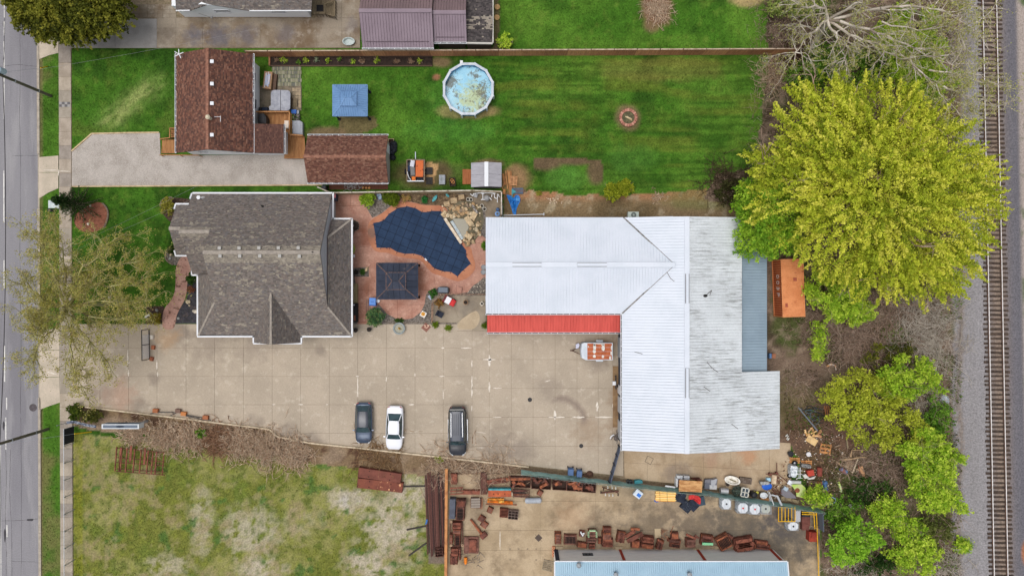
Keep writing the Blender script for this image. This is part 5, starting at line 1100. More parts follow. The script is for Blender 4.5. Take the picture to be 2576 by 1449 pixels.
for yy in(148,440):
 mb=MB();dobb(mb,fT(690,yy),17,5.5,0,.45,.75);fd=mb.B('fender',mtrw,tr);q=P(*fT(690,yy),.5);mb=MB();mb.cyl((q[0],q[1]-.1,.32),(q[0],q[1]+.1,.32),.32,.32,16);mb.B('wheel',mtyre,tr)
mb=MB();A,B,Cc=P(*fT(400,240),.5),P(*fT(400,345),.5),P(*fT(265,290),.5);bar(mb,A,Cc,.09,.09);bar(mb,B,Cc,.09,.09);mb.box((Cc[0],Cc[1],.5),(.3,.12,.12));mb.cyl((Cc[0]+.2,Cc[1],.1),(Cc[0]+.2,Cc[1],.9),.05,.05,8);mb.B('tow_bar',M('rusty_steel',S(92,70,60),fine=.2),tr)
mb=MB();dprism(mb,[fT(*p)for p in((330,200),(370,180),(388,205),(375,250),(335,265))],.5,.85);mb.B('tongue_box',M('pale_lilac',S(202,204,222)),tr)
ct=thing('shipping_container','orange corrugated shipping container with faded white letters under the big tree','container',P(1984,725));h=2.6;mor=M('container_orange',S(218,146,96),S(204,128,80),s=1.1,fine=.1,r=.6,c3=S(176,96,62),s3=1.6,lo3=.58,hi3=.7)
tl,tr_,br_,bl=P(1967,656,h),P(2018,656,h),P(2023,793,h),P(1972,797,h)
cx,cy_=(tl[0]+br_[0])/2,(tl[1]+br_[1])/2;ang=math.atan2(tl[1]-bl[1],tl[0]-bl[0])-math.pi/2;Lc,Wc=6.06,2.3
ca,sa=math.cos(ang),math.sin(ang);tf=lambda x,y,z:(cx+x*ca-y*sa,cy_+x*sa+y*ca,z)
mb=MB();mb.box((cx,cy_,h/2-.02),(Wc-.08,Lc-.08,h-.1),ang);mb.B('box',mor,ct)
mb=MB();
for i in range(22):y=-Lc/2+.25+i*(Lc-.5)/21;mb.box(tf(0,y,h-.04),(Wc-.2,.13,.06),ang)
mb.B('roof_corrugation',mor,ct)
for s in(-1,1):
 mb=MB()
 for i in range(24):y=-Lc/2+.2+i*(Lc-.4)/23;mb.box(tf(s*(Wc/2-.03),y,h/2),(.05,.12,h-.3),ang)
 mb.B('side_corrugation',M('container_side',S(200,98,60),S(180,84,54),s=1.2,fine=.1),ct)
mb=MB()
for x in(-1,1):
 bar(mb,tf(x*Wc/2,-Lc/2,h-.04),tf(x*Wc/2,Lc/2,h-.04),.1,.1);bar(mb,tf(x*Wc/2,-Lc/2,.1),tf(x*Wc/2,Lc/2,.1),.1,.1)
 for y in(-1,1):bar(mb,tf(x*Wc/2,y*Lc/2,0),tf(x*Wc/2,y*Lc/2,h),.12,.12)
for y in(-1,1):bar(mb,tf(-Wc/2,y*Lc/2,h-.04),tf(Wc/2,y*Lc/2,h-.04),.1,.1)
mb.B('frame',mor,ct)
mb=MB();mb.box(tf(.25,.9,h+.005),(.36,.36,.02),ang);mb.box(tf(-.75,-1.8,h+.005),(.26,.4,.02),ang);mb.B('roof_patch',M('patch_rust',S(160,84,66),fine=.15),ct)
mlet=M('faded_letter',S(222,206,196),fine=.2)
fc=bpy.data.curves.new('letters','FONT');fc.body='003P';fc.size=.95;fc.align_x='CENTER';fc.align_y='CENTER';fc.extrude=.012;fc.space_character=1.35
fo=bpy.data.objects.new('letters',fc);COL.objects.link(fo);fo.rotation_euler=(math.pi/2,0,ang-math.pi/2);bpy.context.view_layer.update()
me=bpy.data.meshes.new_from_object(fo.evaluated_get(bpy.context.evaluated_depsgraph_get()));me.transform(fo.matrix_world);bpy.data.objects.remove(fo)
me.transform(__import__('mathutils').Matrix.Translation(Vector(tf(-Wc/2-.02,.3,1.45))-OFF[ct]));me.materials.append(mlet);lo_=bpy.data.objects.new('lettering',me);COL.objects.link(lo_);lo_.parent=ct
# ================================================================ STREET
mpole=M('pole_wood',S(112,108,92),S(88,86,74),s=2,stretch=(3,3,.4),fine=.15);mgalv=M('galvanised',S(170,178,186),metal=.4,r=.45,fine=.06)
wires=[]
for i,(d,lab)in enumerate((((128,242),'wooden utility pole with grey transformer by the upper verge'),((121,1079),'wooden utility pole with crossarm by the lower verge'))):
 b=P(*d);pl=thing('utility_pole',lab,'utility pole',b,'utility poles along the road');mb=MB();mb.cyl(b,(b[0],b[1],11.2),.17,.12,12);mb.B('pole',mpole,pl)
 mb=MB();mb.box((b[0]-.1,b[1],10.3),(2.4,.1,.12),.0);mb.B('crossarm',mpole,pl)
 for xx in(-1.1,-.5,.5,1.1):
  mb=MB();mb.lathe((b[0]+xx-.1,b[1],10.36),[(.03,0),(.03,.1),(.07,.12),(.07,.2),(.04,.26)],10);mb.B('insulator',M('porcelain',S(190,188,184),r=.3),pl)
 if i==0:
  mb=MB();mb.lathe((b[0]+.12,b[1]+.42,7.0),[(.2,0),(.3,.06),(.3,.85),(.24,.95),(.1,1.0)],16);mb.B('transformer',M('transformer_grey',S(186,206,220),fine=.04),pl)
  for yy in(.3,.52):mb=MB();mb.cyl((b[0]+.12,b[1]+yy,8.0),(b[0]+.12,b[1]+yy,8.25),.04,.05,8);mb.B('bushing',M('porcelain',S(190,188,184)),pl)
 else:
  mb=MB();bar(mb,(b[0],b[1]+.3,9.0),(b[0],b[1]-1.0,9.3),.07,.07);mb.lathe((b[0],b[1]-1.2,9.2),[(.12,0),(.22,.05),(.2,.14),(.06,.2)],14,sx=.8,sy=1.6);mb.B('lamp_arm',mgalv,pl)
 for z in(2.0,5.5):mb=MB();mb.lathe((b[0],b[1],z),[(.19,0),(.19,.05)],12);mb.B('band',mgalv,pl)
mwire=M('cable',S(52,50,52),fine=0)
b0,b1=Vector(P(128,242)),Vector(P(121,1079))
def sag(A,B,s,n=14):
 return[A.lerp(B,t/n)-Vector((0,0,4*s*(t/n)*(1-t/n)))for t in range(n+1)]
for xx,z,lab in((.1,7.2,'thick telephone cable strung between the two poles, nearest the kerb'),(-.35,8.0,'middle service cable strung between the two poles'),(-.6,8.4,'outer thin cable strung between the two poles, farthest from the kerb')):
 mb=MB();o=Vector((xx,0,z));ext=(b0-b1).normalized()*14
 mb.tube(sag(b0+o,b1+o,.55),.02 if z>7.5 else .035,5);mb.tube(sag(b0+o,b0+o+ext,.2,5),.02,5);mb.tube(sag(b1+o,b1+o-ext,.2,5),.02,5);solo(mb,'overhead_cable',mwire,lab,'cable','overhead cables')
for A,B,lab in((b0+Vector((0,0,7.3)),Vector(P(648,72-0,3.2)),'thin service drop from the upper pole to the white house'),(b1*.55+b0*.45+Vector((.1,0,6.8)),Vector(P(640,395,2.6)),'thin service drop across the gravel drive to the brown house'),(b1*.55+b0*.45+Vector((.1,0,6.8)),Vector(P(486,500,3.0)),'thin service drop over the front lawn to the grey house')):
 mb=MB();mb.tube(sag(A,B,.5),.008,5);solo(mb,'service_drop',M('cable_grey',S(150,150,150),fine=0),lab,'cable','service drops')
myel=M('yellow_guard',S(236,190,40),fine=.05)
for a,b,top_,lab in((P(119,168,0),P(102,172,2.3),b0+Vector((0,0,8)),'yellow guy wire guard on the upper verge'),(P(230,1086,0),P(187,1091,2.4),b1+Vector((0,0,8)),'yellow guy wire guard beside the vacant lot corner')):
 g=thing('guy_wire',lab,'guy wire',a);mb=MB();mb.cyl(a,b,.055,.055,8);mb.B('guard',myel,g);mb=MB();mb.cyl(b,tuple(top_),.012,.012,5);mb.B('wire',mgalv,g)
mb=MB();q=P(136,514,.9);mb.box((q[0],q[1],.45),(1.1,.75,.85));mb.prism([(q[0]-.6,q[1]-.42),(q[0]+.6,q[1]-.42),(q[0]+.6,q[1]+.42),(q[0]-.6,q[1]+.42)],.87,.95);mb.box((q[0],q[1]-.38,.45),(.9,.02,.7));solo(mb,'utility_box',M('utility_pale',S(204,214,214),S(188,198,200),s=2),'pale metal utility cabinet on the grass verge','utility box')
mb=MB();q=P(133,530,0);mb.lathe((q[0],q[1],0),[(.16,0),(.16,.5),(.2,.5),(.2,.58),(.1,.66)],14);mb.cyl((q[0]-.25,q[1],.4),(q[0]+.25,q[1],.4),.06,.06,8);solo(mb,'hydrant',M('hydrant_dark',S(70,70,74)),'small dark hydrant beside the pale utility cabinet','hydrant')
sg=thing('pole_sign','grey pole sign with a long flat cabinet leaning over the brushy bank','sign',P(*fL(1745,225)));a=Vector(P(*fL(1745,225)));mb=MB();mb.cyl(a,a+Vector((0,0,2.9)),.15,.15,14);mb.B('pole',M('pole_grey',S(168,168,168),fine=.05),sg)
p0,p1=Vector(P(*fL(1252,278),3.1)),Vector(P(*fL(1590,282),3.1));p1.z=p0.z=0;mid=(p0+p1)/2
mb=MB();mb.box((mid.x+.3,mid.y,3.05),(p1.x-p0.x+.9,.5,1.0));mb.B('cabinet',M('sign_frame',S(208,214,218),fine=.04),sg)
mb=MB();mb.box((mid.x+.3,mid.y+.255,3.05),(p1.x-p0.x+.7,.02,.82));sf=mb.B('face',M('sign_face',S(112,126,142),fine=.05),sg);mb=MB();mb.box((mid.x+.3,mid.y,3.56),(p1.x-p0.x+.6,.3,.02));mb.B('cabinet_top',M('sign_top',S(106,116,130),fine=.05),sg)
mb=MB();mb.lathe((0,0,0),[(.5,0),(.5,.015)],22,sy=.55);mb.v=[(mid.x+.3+x,mid.y+.265+z,3.05+y)for x,y,z in mb.v];mb.B('emblem',M('emblem_dark',S(58,66,80)),sf)
mb=MB();mb.lathe((mid.x+.3,mid.y,3.57),[(.42,0),(.42,.01)],20,sy=.25);mb.B('cabinet_mark',M('emblem_dark',S(58,66,80)),sg)
cf=thing('chain_link_fence','galvanised chain link fence between sidewalk and vacant lot','fence',P(188,1270));ys_=np.linspace(1071,1490,11);mwm=M('mesh_wire',S(150,154,156),metal=.3,r=.5,fine=.05)
fx=lambda y:187.5+.3*(y-1071)/100
for i,y in enumerate(ys_):
 b=P(fx(y),y);mb=MB();mb.cyl(b,(b[0],b[1],1.85),.035,.035,8);mb.B('post',mgalv,cf)
 if i<len(ys_)-1:
  e=P(fx(ys_[i+1]),ys_[i+1]);mb=MB();mb.cyl((b[0],b[1],1.82),(e[0],e[1],1.82),.028,.028,8);mb.B('top_rail',M('rail_pale',S(206,214,220),r=.5),cf)
  L=b[1]-e[1];n=int(L/.12);p0,p1=[],[]
  for k in range(-8,n):
   for sgn in(1,-1):
    y0=k*.12 if sgn>0 else(k+8)*.12;z0=.05;y1=y0+sgn*.95*1;z1=1.8
    p0.append((b[0],b[1]-np.clip(y0,0,L),z0));p1.append((b[0],b[1]-np.clip(y1,0,L),z1))
  p0,p1=np.array(p0),np.array(p1);ok=np.abs(p0[:,1]-p1[:,1])>.05;V,F=sticks(p0[ok],p1[ok],np.full(ok.sum(),.004),np.full(ok.sum(),.004),3);npmesh('mesh',V,F,mwm,cf,kind='stuff')
mb=MB();b=P(187.5,1071);e=P(187.5,1110);mb.prism([(b[0]-.03,b[1]),(b[0]+.03,b[1]),(e[0]+.03,e[1]),(e[0]-.03,e[1])],.1,1.78)
for k in range(9):mb.box((b[0],b[1]-.1-k*.18,.95),(.09,.03,1.7))
mb.B('privacy_panel',M('privacy_black',S(52,54,60),fine=.1),cf)
sgp=thing('fallen_screen','torn dark privacy screen sagging along the bank by the sidewalk','screen',P(*fL(980,270)))
pts=[fL(*p)for p in((790,245),(870,235),(960,255),(1030,275),(1140,292))];mb=MB()
for i in range(4):bar(mb,P(*pts[i],1.5-.2*i),P(*pts[i+1],1.4-.25*i),.28,.05)
mb.B('screen',M('screen_navy',S(66,74,94),S(150,156,166),s=5,fine=.2),sgp);mb=MB()
for i in range(4):A=P(*pts[i],0);mb.cyl(A,(A[0],A[1],1.6-.2*i),.03,.03,6)
mb.B('stakes',mgalv,sgp)
sg2=thing('slatted_gate','black framed gate with white slats standing at the drive entry','gate',P(372,866));mbk_=M('black_metal',S(40,40,44),r=.5)
b0_,b1_=Vector(P(376,828)),Vector(P(377,903));hgt=1.6
bars('frame',[(b0_+Vector((0,0,.12)),b1_+Vector((0,0,.12))),(b0_+Vector((0,0,hgt)),b1_+Vector((0,0,hgt))),(b0_,b0_+Vector((0,0,hgt))),(b1_,b1_+Vector((0,0,hgt))),((b0_+b1_)/2,(b0_+b1_)/2+Vector((0,0,hgt)))],.07,.07,mbk_,sg2)
for i in range(26):
 q=b0_.lerp(b1_,(i+6)/33);mb=MB();mb.box((q.x,q.y,hgt/2+.05),(.03,.06,hgt-.25));mb.B('slat',M('slat_white',S(232,234,238)),sg2)
for i,(x,y,c_,lab)in enumerate(((381,848,(214,206,196),'pale paver block leaning by the slatted gate'),(384,874,(168,104,74),'rusty footing block beside the slatted gate, upper'),(380,903,(150,92,68),'rusty footing block at the lower end of the slatted gate'))):
 mb=MB();dobb(mb,(x,y),8,10,6*i,.0,.3);dobb(mb,(x,y),5,6,6*i,.3,.36);solo(mb,'footing_block',M('blk%d'%i,S(*c_),fine=.2),lab,'block')
tb=thing('toppled_barrier','toppled black barrier rails held by rusty blocks along the kerb','barrier',P(*fL(2150,140)))
for a,b in(((1780,140),(1850,118)),((1870,120),(2090,125)),((2020,160),(2120,115)),((2180,150),(2420,190)),((2210,165),(2430,210)),((2430,205),(2500,215))):
 mb=MB();bar(mb,P(*fL(*a),.3),P(*fL(*b),.25),.07,.07);mb.B('rail',mbk_,tb)
for x,y,c_ in((1838,105,(166,104,70)),(2105,108,(120,96,84)),(2172,142,(188,122,74)),(2432,185,(164,104,72))):
 mb=MB();dobb(mb,fL(x,y),13,9.5,5,0,.4);mb.B('block',M('rb%d'%c_[0],S(*c_),fine=.2),tb)
for d,r_,lab in(((1333,1005),.2,'round drain cover on the drive, upper of two'),((1462,1121),.19,'round drain cover on the drive, lower of two')):
 q=P(*d);mb=MB();mb.lathe((q[0],q[1],.035),[(r_+.04,0),(r_+.04,.014),(r_-.02,.014),(r_-.02,.008),(.04,.008)],20);solo(mb,'drain_cover',M('iron_dark',S(58,56,58),r=.7),lab,'drain cover','drain covers on the drive')
rk=thing('retaining_kerb','long low concrete retaining kerb along the lower side of the drive','kerb',P(760,1098));kp=[(215,1023),(450,1051),(678,1079),(699,1098),(783,1114),(914,1127.5),(993,1136.5),(1118,1150),(1264,1166.5),(1330,1174)]
for i in range(len(kp)-1):
 mb=MB();bar(mb,P(*kp[i],.12),P(*kp[i+1],.12),.16,.26+.01*(i%2));mb.B('kerb_section',M('kerb_tan',S(206,190,164),S(176,160,136),s=3,fine=.1),rk)
# ================================================================ SMALL THINGS
ORD=('first','second','third','fourth','fifth','sixth','seventh','eighth','ninth','tenth')
def at(d,h=0):return Vector(P(d[0],d[1],h))
class Loc:
 "a turned local frame at a plan point; sizes in plan units at height h"
 def __init__(s,d,deg=0,h=0):s.o=at(d,h);s.o.z=0;s.a=-math.radians(deg);s.k=K*(1-h/CH);s.ca,s.sa=math.cos(s.a),math.sin(s.a)
 def __call__(s,x,y,z=0):x,y=x*s.k,-y*s.k;return(s.o.x+x*s.ca-y*s.sa,s.o.y+x*s.sa+y*s.ca,z)
 def box(s,mb,x,y,w,l,z0,z1,tilt=0):return mb.box(s(x,y,(z0+z1)/2),(w*s.k,l*s.k,z1-z0),s.a,tilt)
def crate(name,label,d,w,l,deg,h,mat,cat='crate',bars_=4,group=None,grid=False):
 L=Loc(d,deg,h);t=thing(name,label,cat,L(0,0),group)
 for x,y,ww,ll in((-w/2+.5,0,1,l),(w/2-.5,0,1,l),(0,-l/2+.5,w-2,1),(0,l/2-.5,w-2,1)):mb=MB();L.box(mb,x,y,ww,ll,.02,h);mb.B('side',mat,t)
 mb=MB();L.box(mb,0,0,w-2.2,l-2.2,.03,h*.25);mb.B('floor',M('crate_dark',S(62,46,40),fine=.2),t)
 for i in range(bars_):
  y=-l/2+(i+1)*l/(bars_+1);mb=MB();L.box(mb,0,y,w-2.2,1.1,h*.7,h*.97);mb.B('slat',mat,t)
  if grid:x=-w/2+(i+1)*w/(bars_+1);mb=MB();L.box(mb,x,0,1.0,l-2.2,h*.66,h*.93);mb.B('slat',mat,t)
 return t
def pallet(label,d,w,l,deg,mat,n=7,h=.14,z=0.0,name='pallet',group=None):
 L=Loc(d,deg,h);t=thing(name,label,'pallet',L(0,0,z),group)
 for i in range(n):y=-l/2+(i+.5)*l/n;mb=MB();L.box(mb,0,y,w,l/n*.62,z+h-.025,z+h);mb.B('slat',mat,t)
 for i in range(3):x=-w/2+1+i*(w-2)/2;mb=MB();L.box(mb,x,0,1.8,l,z+.01,z+h-.027);mb.B('runner',mat,t)
 return t
mrust=[M('rust_%d'%i,S(*c),S(*[v*.74 for v in c]),s=2.2,fine=.22,fs=8,r=.9,c3=S(*d_),s3=3,lo3=.56,hi3=.7)for i,(c,d_)in enumerate((((140,85,69),(164,104,79)),((122,76,64),(102,69,62)),((160,97,70),(192,116,76)),((106,72,63),(138,89,71)),((134,94,82),(116,86,79))))]
mhole=M('dark_bore',S(36,26,24));
def engine(label,d,w,l,deg,h,mi=0,kind=0,name='engine_block',cat='engine',group=None,z=0.0):
 "cast machine part: stepped body, ribs along the sides, bores or pockets in the top"
 L=Loc(d,deg,h);t=thing(name,label,cat,L(0,0,z),group);m=mrust[mi];mb=MB()
 L.box(mb,0,0,w,l,z,z+h*.55);L.box(mb,0,0,w*.84,l*.9,z+h*.55,z+h*.9);mb.B('casting',m,t)
 lng=w>=l;n=max(2,int(max(w,l)/4.2));mb=MB()
 for i in range(n+1):
  q=-.5+i/n
  if lng:L.box(mb,q*w*.96,0,.9,l*1.06,z+h*.1,z+h*.8)
  else:L.box(mb,0,q*l*.96,w*1.06,.9,z+h*.1,z+h*.8)
 mb.B('ribs',mrust[(mi+1)%5],t)
 for i in range(n):
  q=-.5+(i+.5)/n;x,y=(q*w*.8,0)if lng else(0,q*l*.84);r=min(w,l)*.17*L.k;c=L(x,y,z+h*.9);mb=MB()
  if kind==0:mb.ring(c,r*.75,r*1.2,z+h*.88,z+h*.97,12);mb.B('bore',m,t);mb=MB();mb.lathe((c[0],c[1],z+h*.89),[(r*.74,0),(r*.74,.01)],10);mb.B('bore_hole',mhole,t)
  else:L.box(mb,x,y,(w*.5/n if lng else w*.55)*1.2,(l*.55 if lng else l*.5/n)*1.2,z+h*.86,z+h*(.95+.05*(i%2)));mb.B('lug',mrust[(mi+2)%5]if kind==1 else mhole,t)
 return t
def plank(name,label,a,b,w,h,z,mat,cat='plank',group=None):
 mb=MB();bar(mb,P(*a,z),P(*b,z),w,h);return solo(mb,name,mat,label,cat,group)
def pot(name,label,d,r,h,mat,soil=True,cat='pot',group=None):
 c=at(d,h);g=thing(name,label,cat,(c.x,c.y,0),group);mb=MB();mb.lathe((c.x,c.y,0),[(r*.7,0),(r,h*.9),(r*1.06,h*.9),(r*1.06,h),(r*.88,h),(r*.84,h*.84),(r*.1,h*.84)],18);mb.B('shell',mat,g,smooth=False)
 if soil:mb=MB();mb.lathe((c.x,c.y,h*.8),[(r*.82,0),(r*.8,h*.06),(.02,h*.09)],14);mb.B('soil',M('pot_soil',S(50,42,36),fine=.3),g)
 return g
mblackpl=M('black_plastic',S(44,44,48),S(36,36,40),s=3,r=.5,fine=.1);mbluepl=M('blue_plastic',S(40,96,176),r=.45,fine=.05);mgreypl=M('grey_plastic',S(154,158,166),S(140,144,152),s=2,r=.5,fine=.06)
mwood=M('cedar_deck',S(176,128,84),S(150,104,66),s=1.5,stretch=(6,.6,1),fine=.15);mwoodl=M('fresh_pine',S(206,170,118),S(184,146,98),s=2,fine=.12);mteal=M('teal_paint',S(84,164,172),S(66,140,150),s=3,fine=.1)
def cart(label,d,w,l,deg,mat,lid,h=1.0,name='wheelie_bin',cat='bin'):
 L=Loc(d,deg,h);t=thing(name,label,cat,L(0,0));mb=MB();p=[L(x*w/2,y*l/2)[:2]for x,y in((-.82,-.82),(.82,-.82),(.82,.82),(-.82,.82))];mb.prism(p,.06,h*.92,inset=-.12);mb.B('body',mat,t)
 mb=MB();p=[L(x*w/2,y*l/2)[:2]for x,y in((-1,-1),(1,-1),(1,1),(-1,1))];mb.prism(p,h*.93,h+.05,inset=.12);mb.B('lid',lid,t);mb=MB();A,B=L(-w*.4,-l*.58,h*.9),L(w*.4,-l*.58,h*.9);mb.cyl(A,B,.025,.025,8);mb.B('handle',mat,t)
 for s in(-1,1):c=L(s*w*.38,-l*.45,.12);e=L(s*w*.5,-l*.45,.12);mb=MB();mb.cyl(c,e,.12,.12,12);mb.B('wheel',mtyre,t)
 return t
dk=thing('cedar_deck','cedar deck with railings wrapping the rear of the brown house','deck',P(*fK(560,1100)))
def decking(parent,pts,z,horiz=False,st=3.2):
 x0,x1=min(p[0]for p in pts),max(p[0]for p in pts);mb=MB();x=x0
 while x<x1:
  pl=clip(clip(pts,1,0,min(x+st-.35,x1)),-1,0,-x);x+=st
  if len(pl)>2:mb.prism(D2(pl,z),z-.04,z+RNG.uniform(-.004,.004))
 return mb.B('decking',mwood,parent,kind='stuff')
decking(dk,[fK(*p)for p in((90,885),(590,885),(590,1060),(90,1060))],.5);decking(dk,[fK(*p)for p in((520,1062),(600,1062),(600,1215),(825,1245),(825,1560),(520,1560))],.4)
for a,b in(((90,870),(600,870)),((600,870),(600,1215)),((605,1215),(800,1230))):
 A,B=at(fK(*a),1.4),at(fK(*b),1.4);mb=MB();bar(mb,A,B,.14,.05);bar(mb,A,B,.05,.08,-.75);n=max(3,int((B-A).length/.13))
 for i in range(n+1):q=A.lerp(B,i/n);bar(mb,q,q-Vector((0,0,.9)),.04,.04)
 mb.B('railing',mwood,dk)
mb=MB();bar(mb,at(fK(820,1245),.5),at(fK(830,1560),.5),.12,.2);bar(mb,at(fK(520,1570),.5),at(fK(830,1570),.5),.12,.2);mb.B('rim_board',mwood,dk)
dk2=thing('front_steps','cedar entry steps with low railings at the side of the brown house','steps',P(424,358))
decking(dk2,[(408,352),(443,352),(443,386),(406,386)],.35);mb=MB()
for a,b in(((426,323),(443,323)),((427,323),(427,346)),((402,350),(427,347)),((402,390),(500,391))):bar(mb,P(*a,.9),P(*b,.9),.1,.06);[bar(mb,at(a,.9).lerp(at(b,.9),t),at(a,.9).lerp(at(b,.9),t)-Vector((0,0,.85)),.07,.07)for t in(0,.5,1)]
mb.B('railing',mwood,dk2);mb=MB()
for k in range(4):dbox(mb,430,327+k*5,442,331+k*5,.2,.4);
mb.B('planter_box',mwood,dk2)
ht=thing('hot_tub','hot tub with folded two part grey cover behind the brown house','hot tub',P(*fK(465,700)));h=.95
mb=MB();mb.prism(D2(smooth_poly([fK(*p)for p in((325,555),(605,555),(605,850),(325,850))],1),h),.02,.82);mb.B('shell',M('tub_brown',S(94,80,70)),ht)
mtc=M('tub_cover',S(164,166,174),S(146,148,158),s=2.5,fine=.08,c3=S(184,186,192),s3=1.2)
for pts in(((318,600),(330,560),(360,543),(460,543),(460,853),(290,850),(290,790),(318,780)),((468,543),(570,548),(600,560),(612,600),(608,820),(590,845),(560,855),(468,853))):mb=MB();mb.prism(D2([fK(*p)for p in pts],h),.83,h);mb.B('cover_half',mtc,ht)
wb=thing('covered_bench','wooden storage bench under clear plastic sheet beside the house wall','bench',P(*fK(265,390)));L=Loc(fK(265,390),6,.8)
mb=MB();L.box(mb,0,0,20,43,.02,.75);mb.B('box',M('bench_wood',S(168,134,104),fine=.15),wb);mb=MB()
for k in range(6):L.box(mb,-5+k*2.1,(-1)**k*2,2.2,36-k%3*5,.75,.82+.03*(k%3))
mb.B('plastic_sheet',M('plastic_sheet',S(206,196,196),S(170,186,214),s=4,r=.2,fine=.15),wb);mb=MB();L.box(mb,16,2,7,42,.02,.45);mb.B('side_shelf',M('dark_board',S(96,76,64)),wb)
mt=thing('slat_mat','weathered slatted wooden mat laid on the ground behind the house','mat',P(*fK(560,340)));mm=[M('slat_%d'%i,S(*c),fine=.12)for i,c in enumerate(((150,146,122),(132,128,110),(164,160,138),(116,116,108)))]
for j in range(5):
 for i in range(24):
  x=335+i*18.4+(7 if j%2 else 0);
  if x>770:continue
  mb=MB();dbox(mb,*fK(x,192+j*59+(10 if j>3 and i<4 else 0)),*fK(x+14,246+j*59),.03,.06+RNG.uniform(0,.01));mb.B('slat',RNG.choice(mm),mt)
bx=thing('storage_bench','long grey resin storage bench beside the deck railing','storage box',P(*fK(715,1105)));mb=MB();dprism(mb,[fK(*p)for p in((640,1005),(755,1005),(795,1030),(795,1215),(645,1205))],.02,.6);mb.B('body',mgreypl,bx)
for k in range(6):mb=MB();dbox(mb,*fK(648+k*20,1010),*fK(662+k*20,1200),.58,.63);mb.B('lid_rib',M('grey_plastic_l',S(168,172,180)),bx)
g=thing('covered_grill','black covered grill on the cedar deck by the white wall','grill',P(*fK(185,975)));mb=MB();dprism(mb,[fK(*p)for p in((125,900),(210,895),(245,960),(245,1045),(125,1045))],.5,1.6);mb.B('cover',mblackpl,g);mb=MB();dprism(mb,[fK(*p)for p in((135,915),(205,910),(225,960),(225,1030),(135,1030))],1.58,1.68);mb.B('cover_top',mblackpl,g)
mb=MB();dbox(mb,*fK(522,1005),*fK(592,1118),.4,.85);dbox(mb,*fK(530,1015),*fK(584,1108),.85,.9);solo(mb,'deck_box',M('cream',S(228,214,198),fine=.04),'cream side table box at the deck railing corner','box')
mb=MB();q=[fK(*p)for p in((622,842),(700,842),(695,898),(632,900))];mb.prism(D2(q,.35),.02,.35,inset=-.08);dprism(mb,[fK(*p)for p in((632,850),(690,850),(686,890),(640,890))],.34,.37);solo(mb,'recycling_box',mbluepl,'open blue recycling box beside the hot tub','box')
crate('milk_crate','small white wire crate next to the blue recycling box',fK(725,875),5,9,0,.3,mgreypl,grid=True)
mb=MB();rr=RR(3)
for k in range(14):p=fK(rr.uniform(630,760),rr.uniform(910,995));dobb(mb,p,rr.uniform(3,7),rr.uniform(2,5),rr.uniform(0,90),.02,rr.uniform(.15,.5))
solo(mb,'toy_heap',M('toys',S(76,74,74),S(128,120,110),s=4,fine=.2),'dark heap of garden toys between the deck and the lawn','clutter')
for i,(x0,x1)in enumerate(((132,172),(178,270))):mb=MB();dbox(mb,*fK(x0,805),*fK(x1,855),.02,.7);dbox(mb,*fK(x0+4,810),*fK(x1-4,850),.7,.76);solo(mb,'cooler',M('navy_cooler',S(40,48,66),fine=.08)if i else mblackpl,('small navy cooler','black cooler')[1-i]+' against the white wall behind the hot tub','cooler')
mb=MB()
for k in range(3):dbox(mb,*fK(652+k*20,668),*fK(668+k*20,795),.3,.36)
dbox(mb,*fK(655,690),*fK(705,700),.0,.3);dbox(mb,*fK(655,765),*fK(705,775),.0,.3);solo(mb,'tub_steps',mdk,'small weathered wooden steps beside the hot tub','steps')
cart('charcoal wheelie bin by the gravel drive behind the garage',(814,472),11,9,0,M('charcoal_pl',S(74,76,84),r=.5),M('charcoal_lid',S(84,86,94),r=.5))
mb=MB();rr=RR(9)
for k in range(16):c=at((987+rr.uniform(-4,5),377+rr.uniform(-16,22)),.4);mb.lathe((c.x,c.y,0),[(.2,0),(.34,.15),(.3,.4),(.12,.55),(.04,.62)],9,sx=rr.uniform(.8,1.2))
solo(mb,'rubbish_bags',M('bag_black',S(30,31,36),S(52,54,62),s=6,r=.3,fine=.1),'heap of black rubbish bags against the garage gable','bags',smooth=True)
rb_=crate('raised_bed','small timber raised bed at the garage corner',(983,361),14,24,0,.35,mtim,'planter',0)
sc=thing('junk_bay','narrow timber bay of bikes and scrap behind the garage','bay',P(890,465));mb=MB();dbox(mb,828,462,976,477,.01,.03);mb.B('floor',M('bay_floor',S(104,66,52),fine=.25),sc)
mb=MB();rr=RR(4)
for k in range(22):p=at((rr.uniform(868,905),rr.uniform(464,476)),.3);q=p+Vector((rr.uniform(-.7,.7),rr.uniform(-.4,.4),rr.uniform(0,.4)));mb.cyl(p,q,.02,.02,5)
for k in range(4):c=at((872+k*9,469+k%2*4),.3);mb.ring((c.x,c.y),.26,.3,.2+.1*k,.24+.1*k,16)
mb.B('bicycles',M('bike_metal',S(110,106,106),S(180,178,176),s=6),sc)
for k in range(3):c=at((913+k*8,473),.2);mb=MB();mb.lathe((c.x,c.y,.03),[(.1,0),(.14,.12),(.06,.22)],10);mb.B('pot',M('orange_pot',S(206,150,92)),sc)
ut=thing('utility_trailer','open box trailer loaded with an orange rusty sheet and scrap','trailer',P(*fC(330,280)));hh=.9;mside=M('trailer_wood',S(140,124,104),S(112,98,84),s=3,fine=.15)
for x0,y0,x1,y1 in((192,118,206,445),(452,112,468,440),(206,112,452,126),(206,432,455,446)):mb=MB();dbox(mb,*fC(x0,y0),*fC(x1,y1),.4,hh);mb.B('side',mside if y0<400 else mwhite,ut)
mb=MB();dbox(mb,*fC(200,118),*fC(460,440),.35,.45);mb.B('bed',M('bed_dark',S(38,40,46),fine=.2),ut)
mb=MB();dobb(mb,fC(388,250),19,42,1,.62,.8);mb.B('rusty_sheet',M('orange_sheet',S(204,108,62),S(150,74,50),s=3,lo=.55,hi=.62,fine=.12),ut)
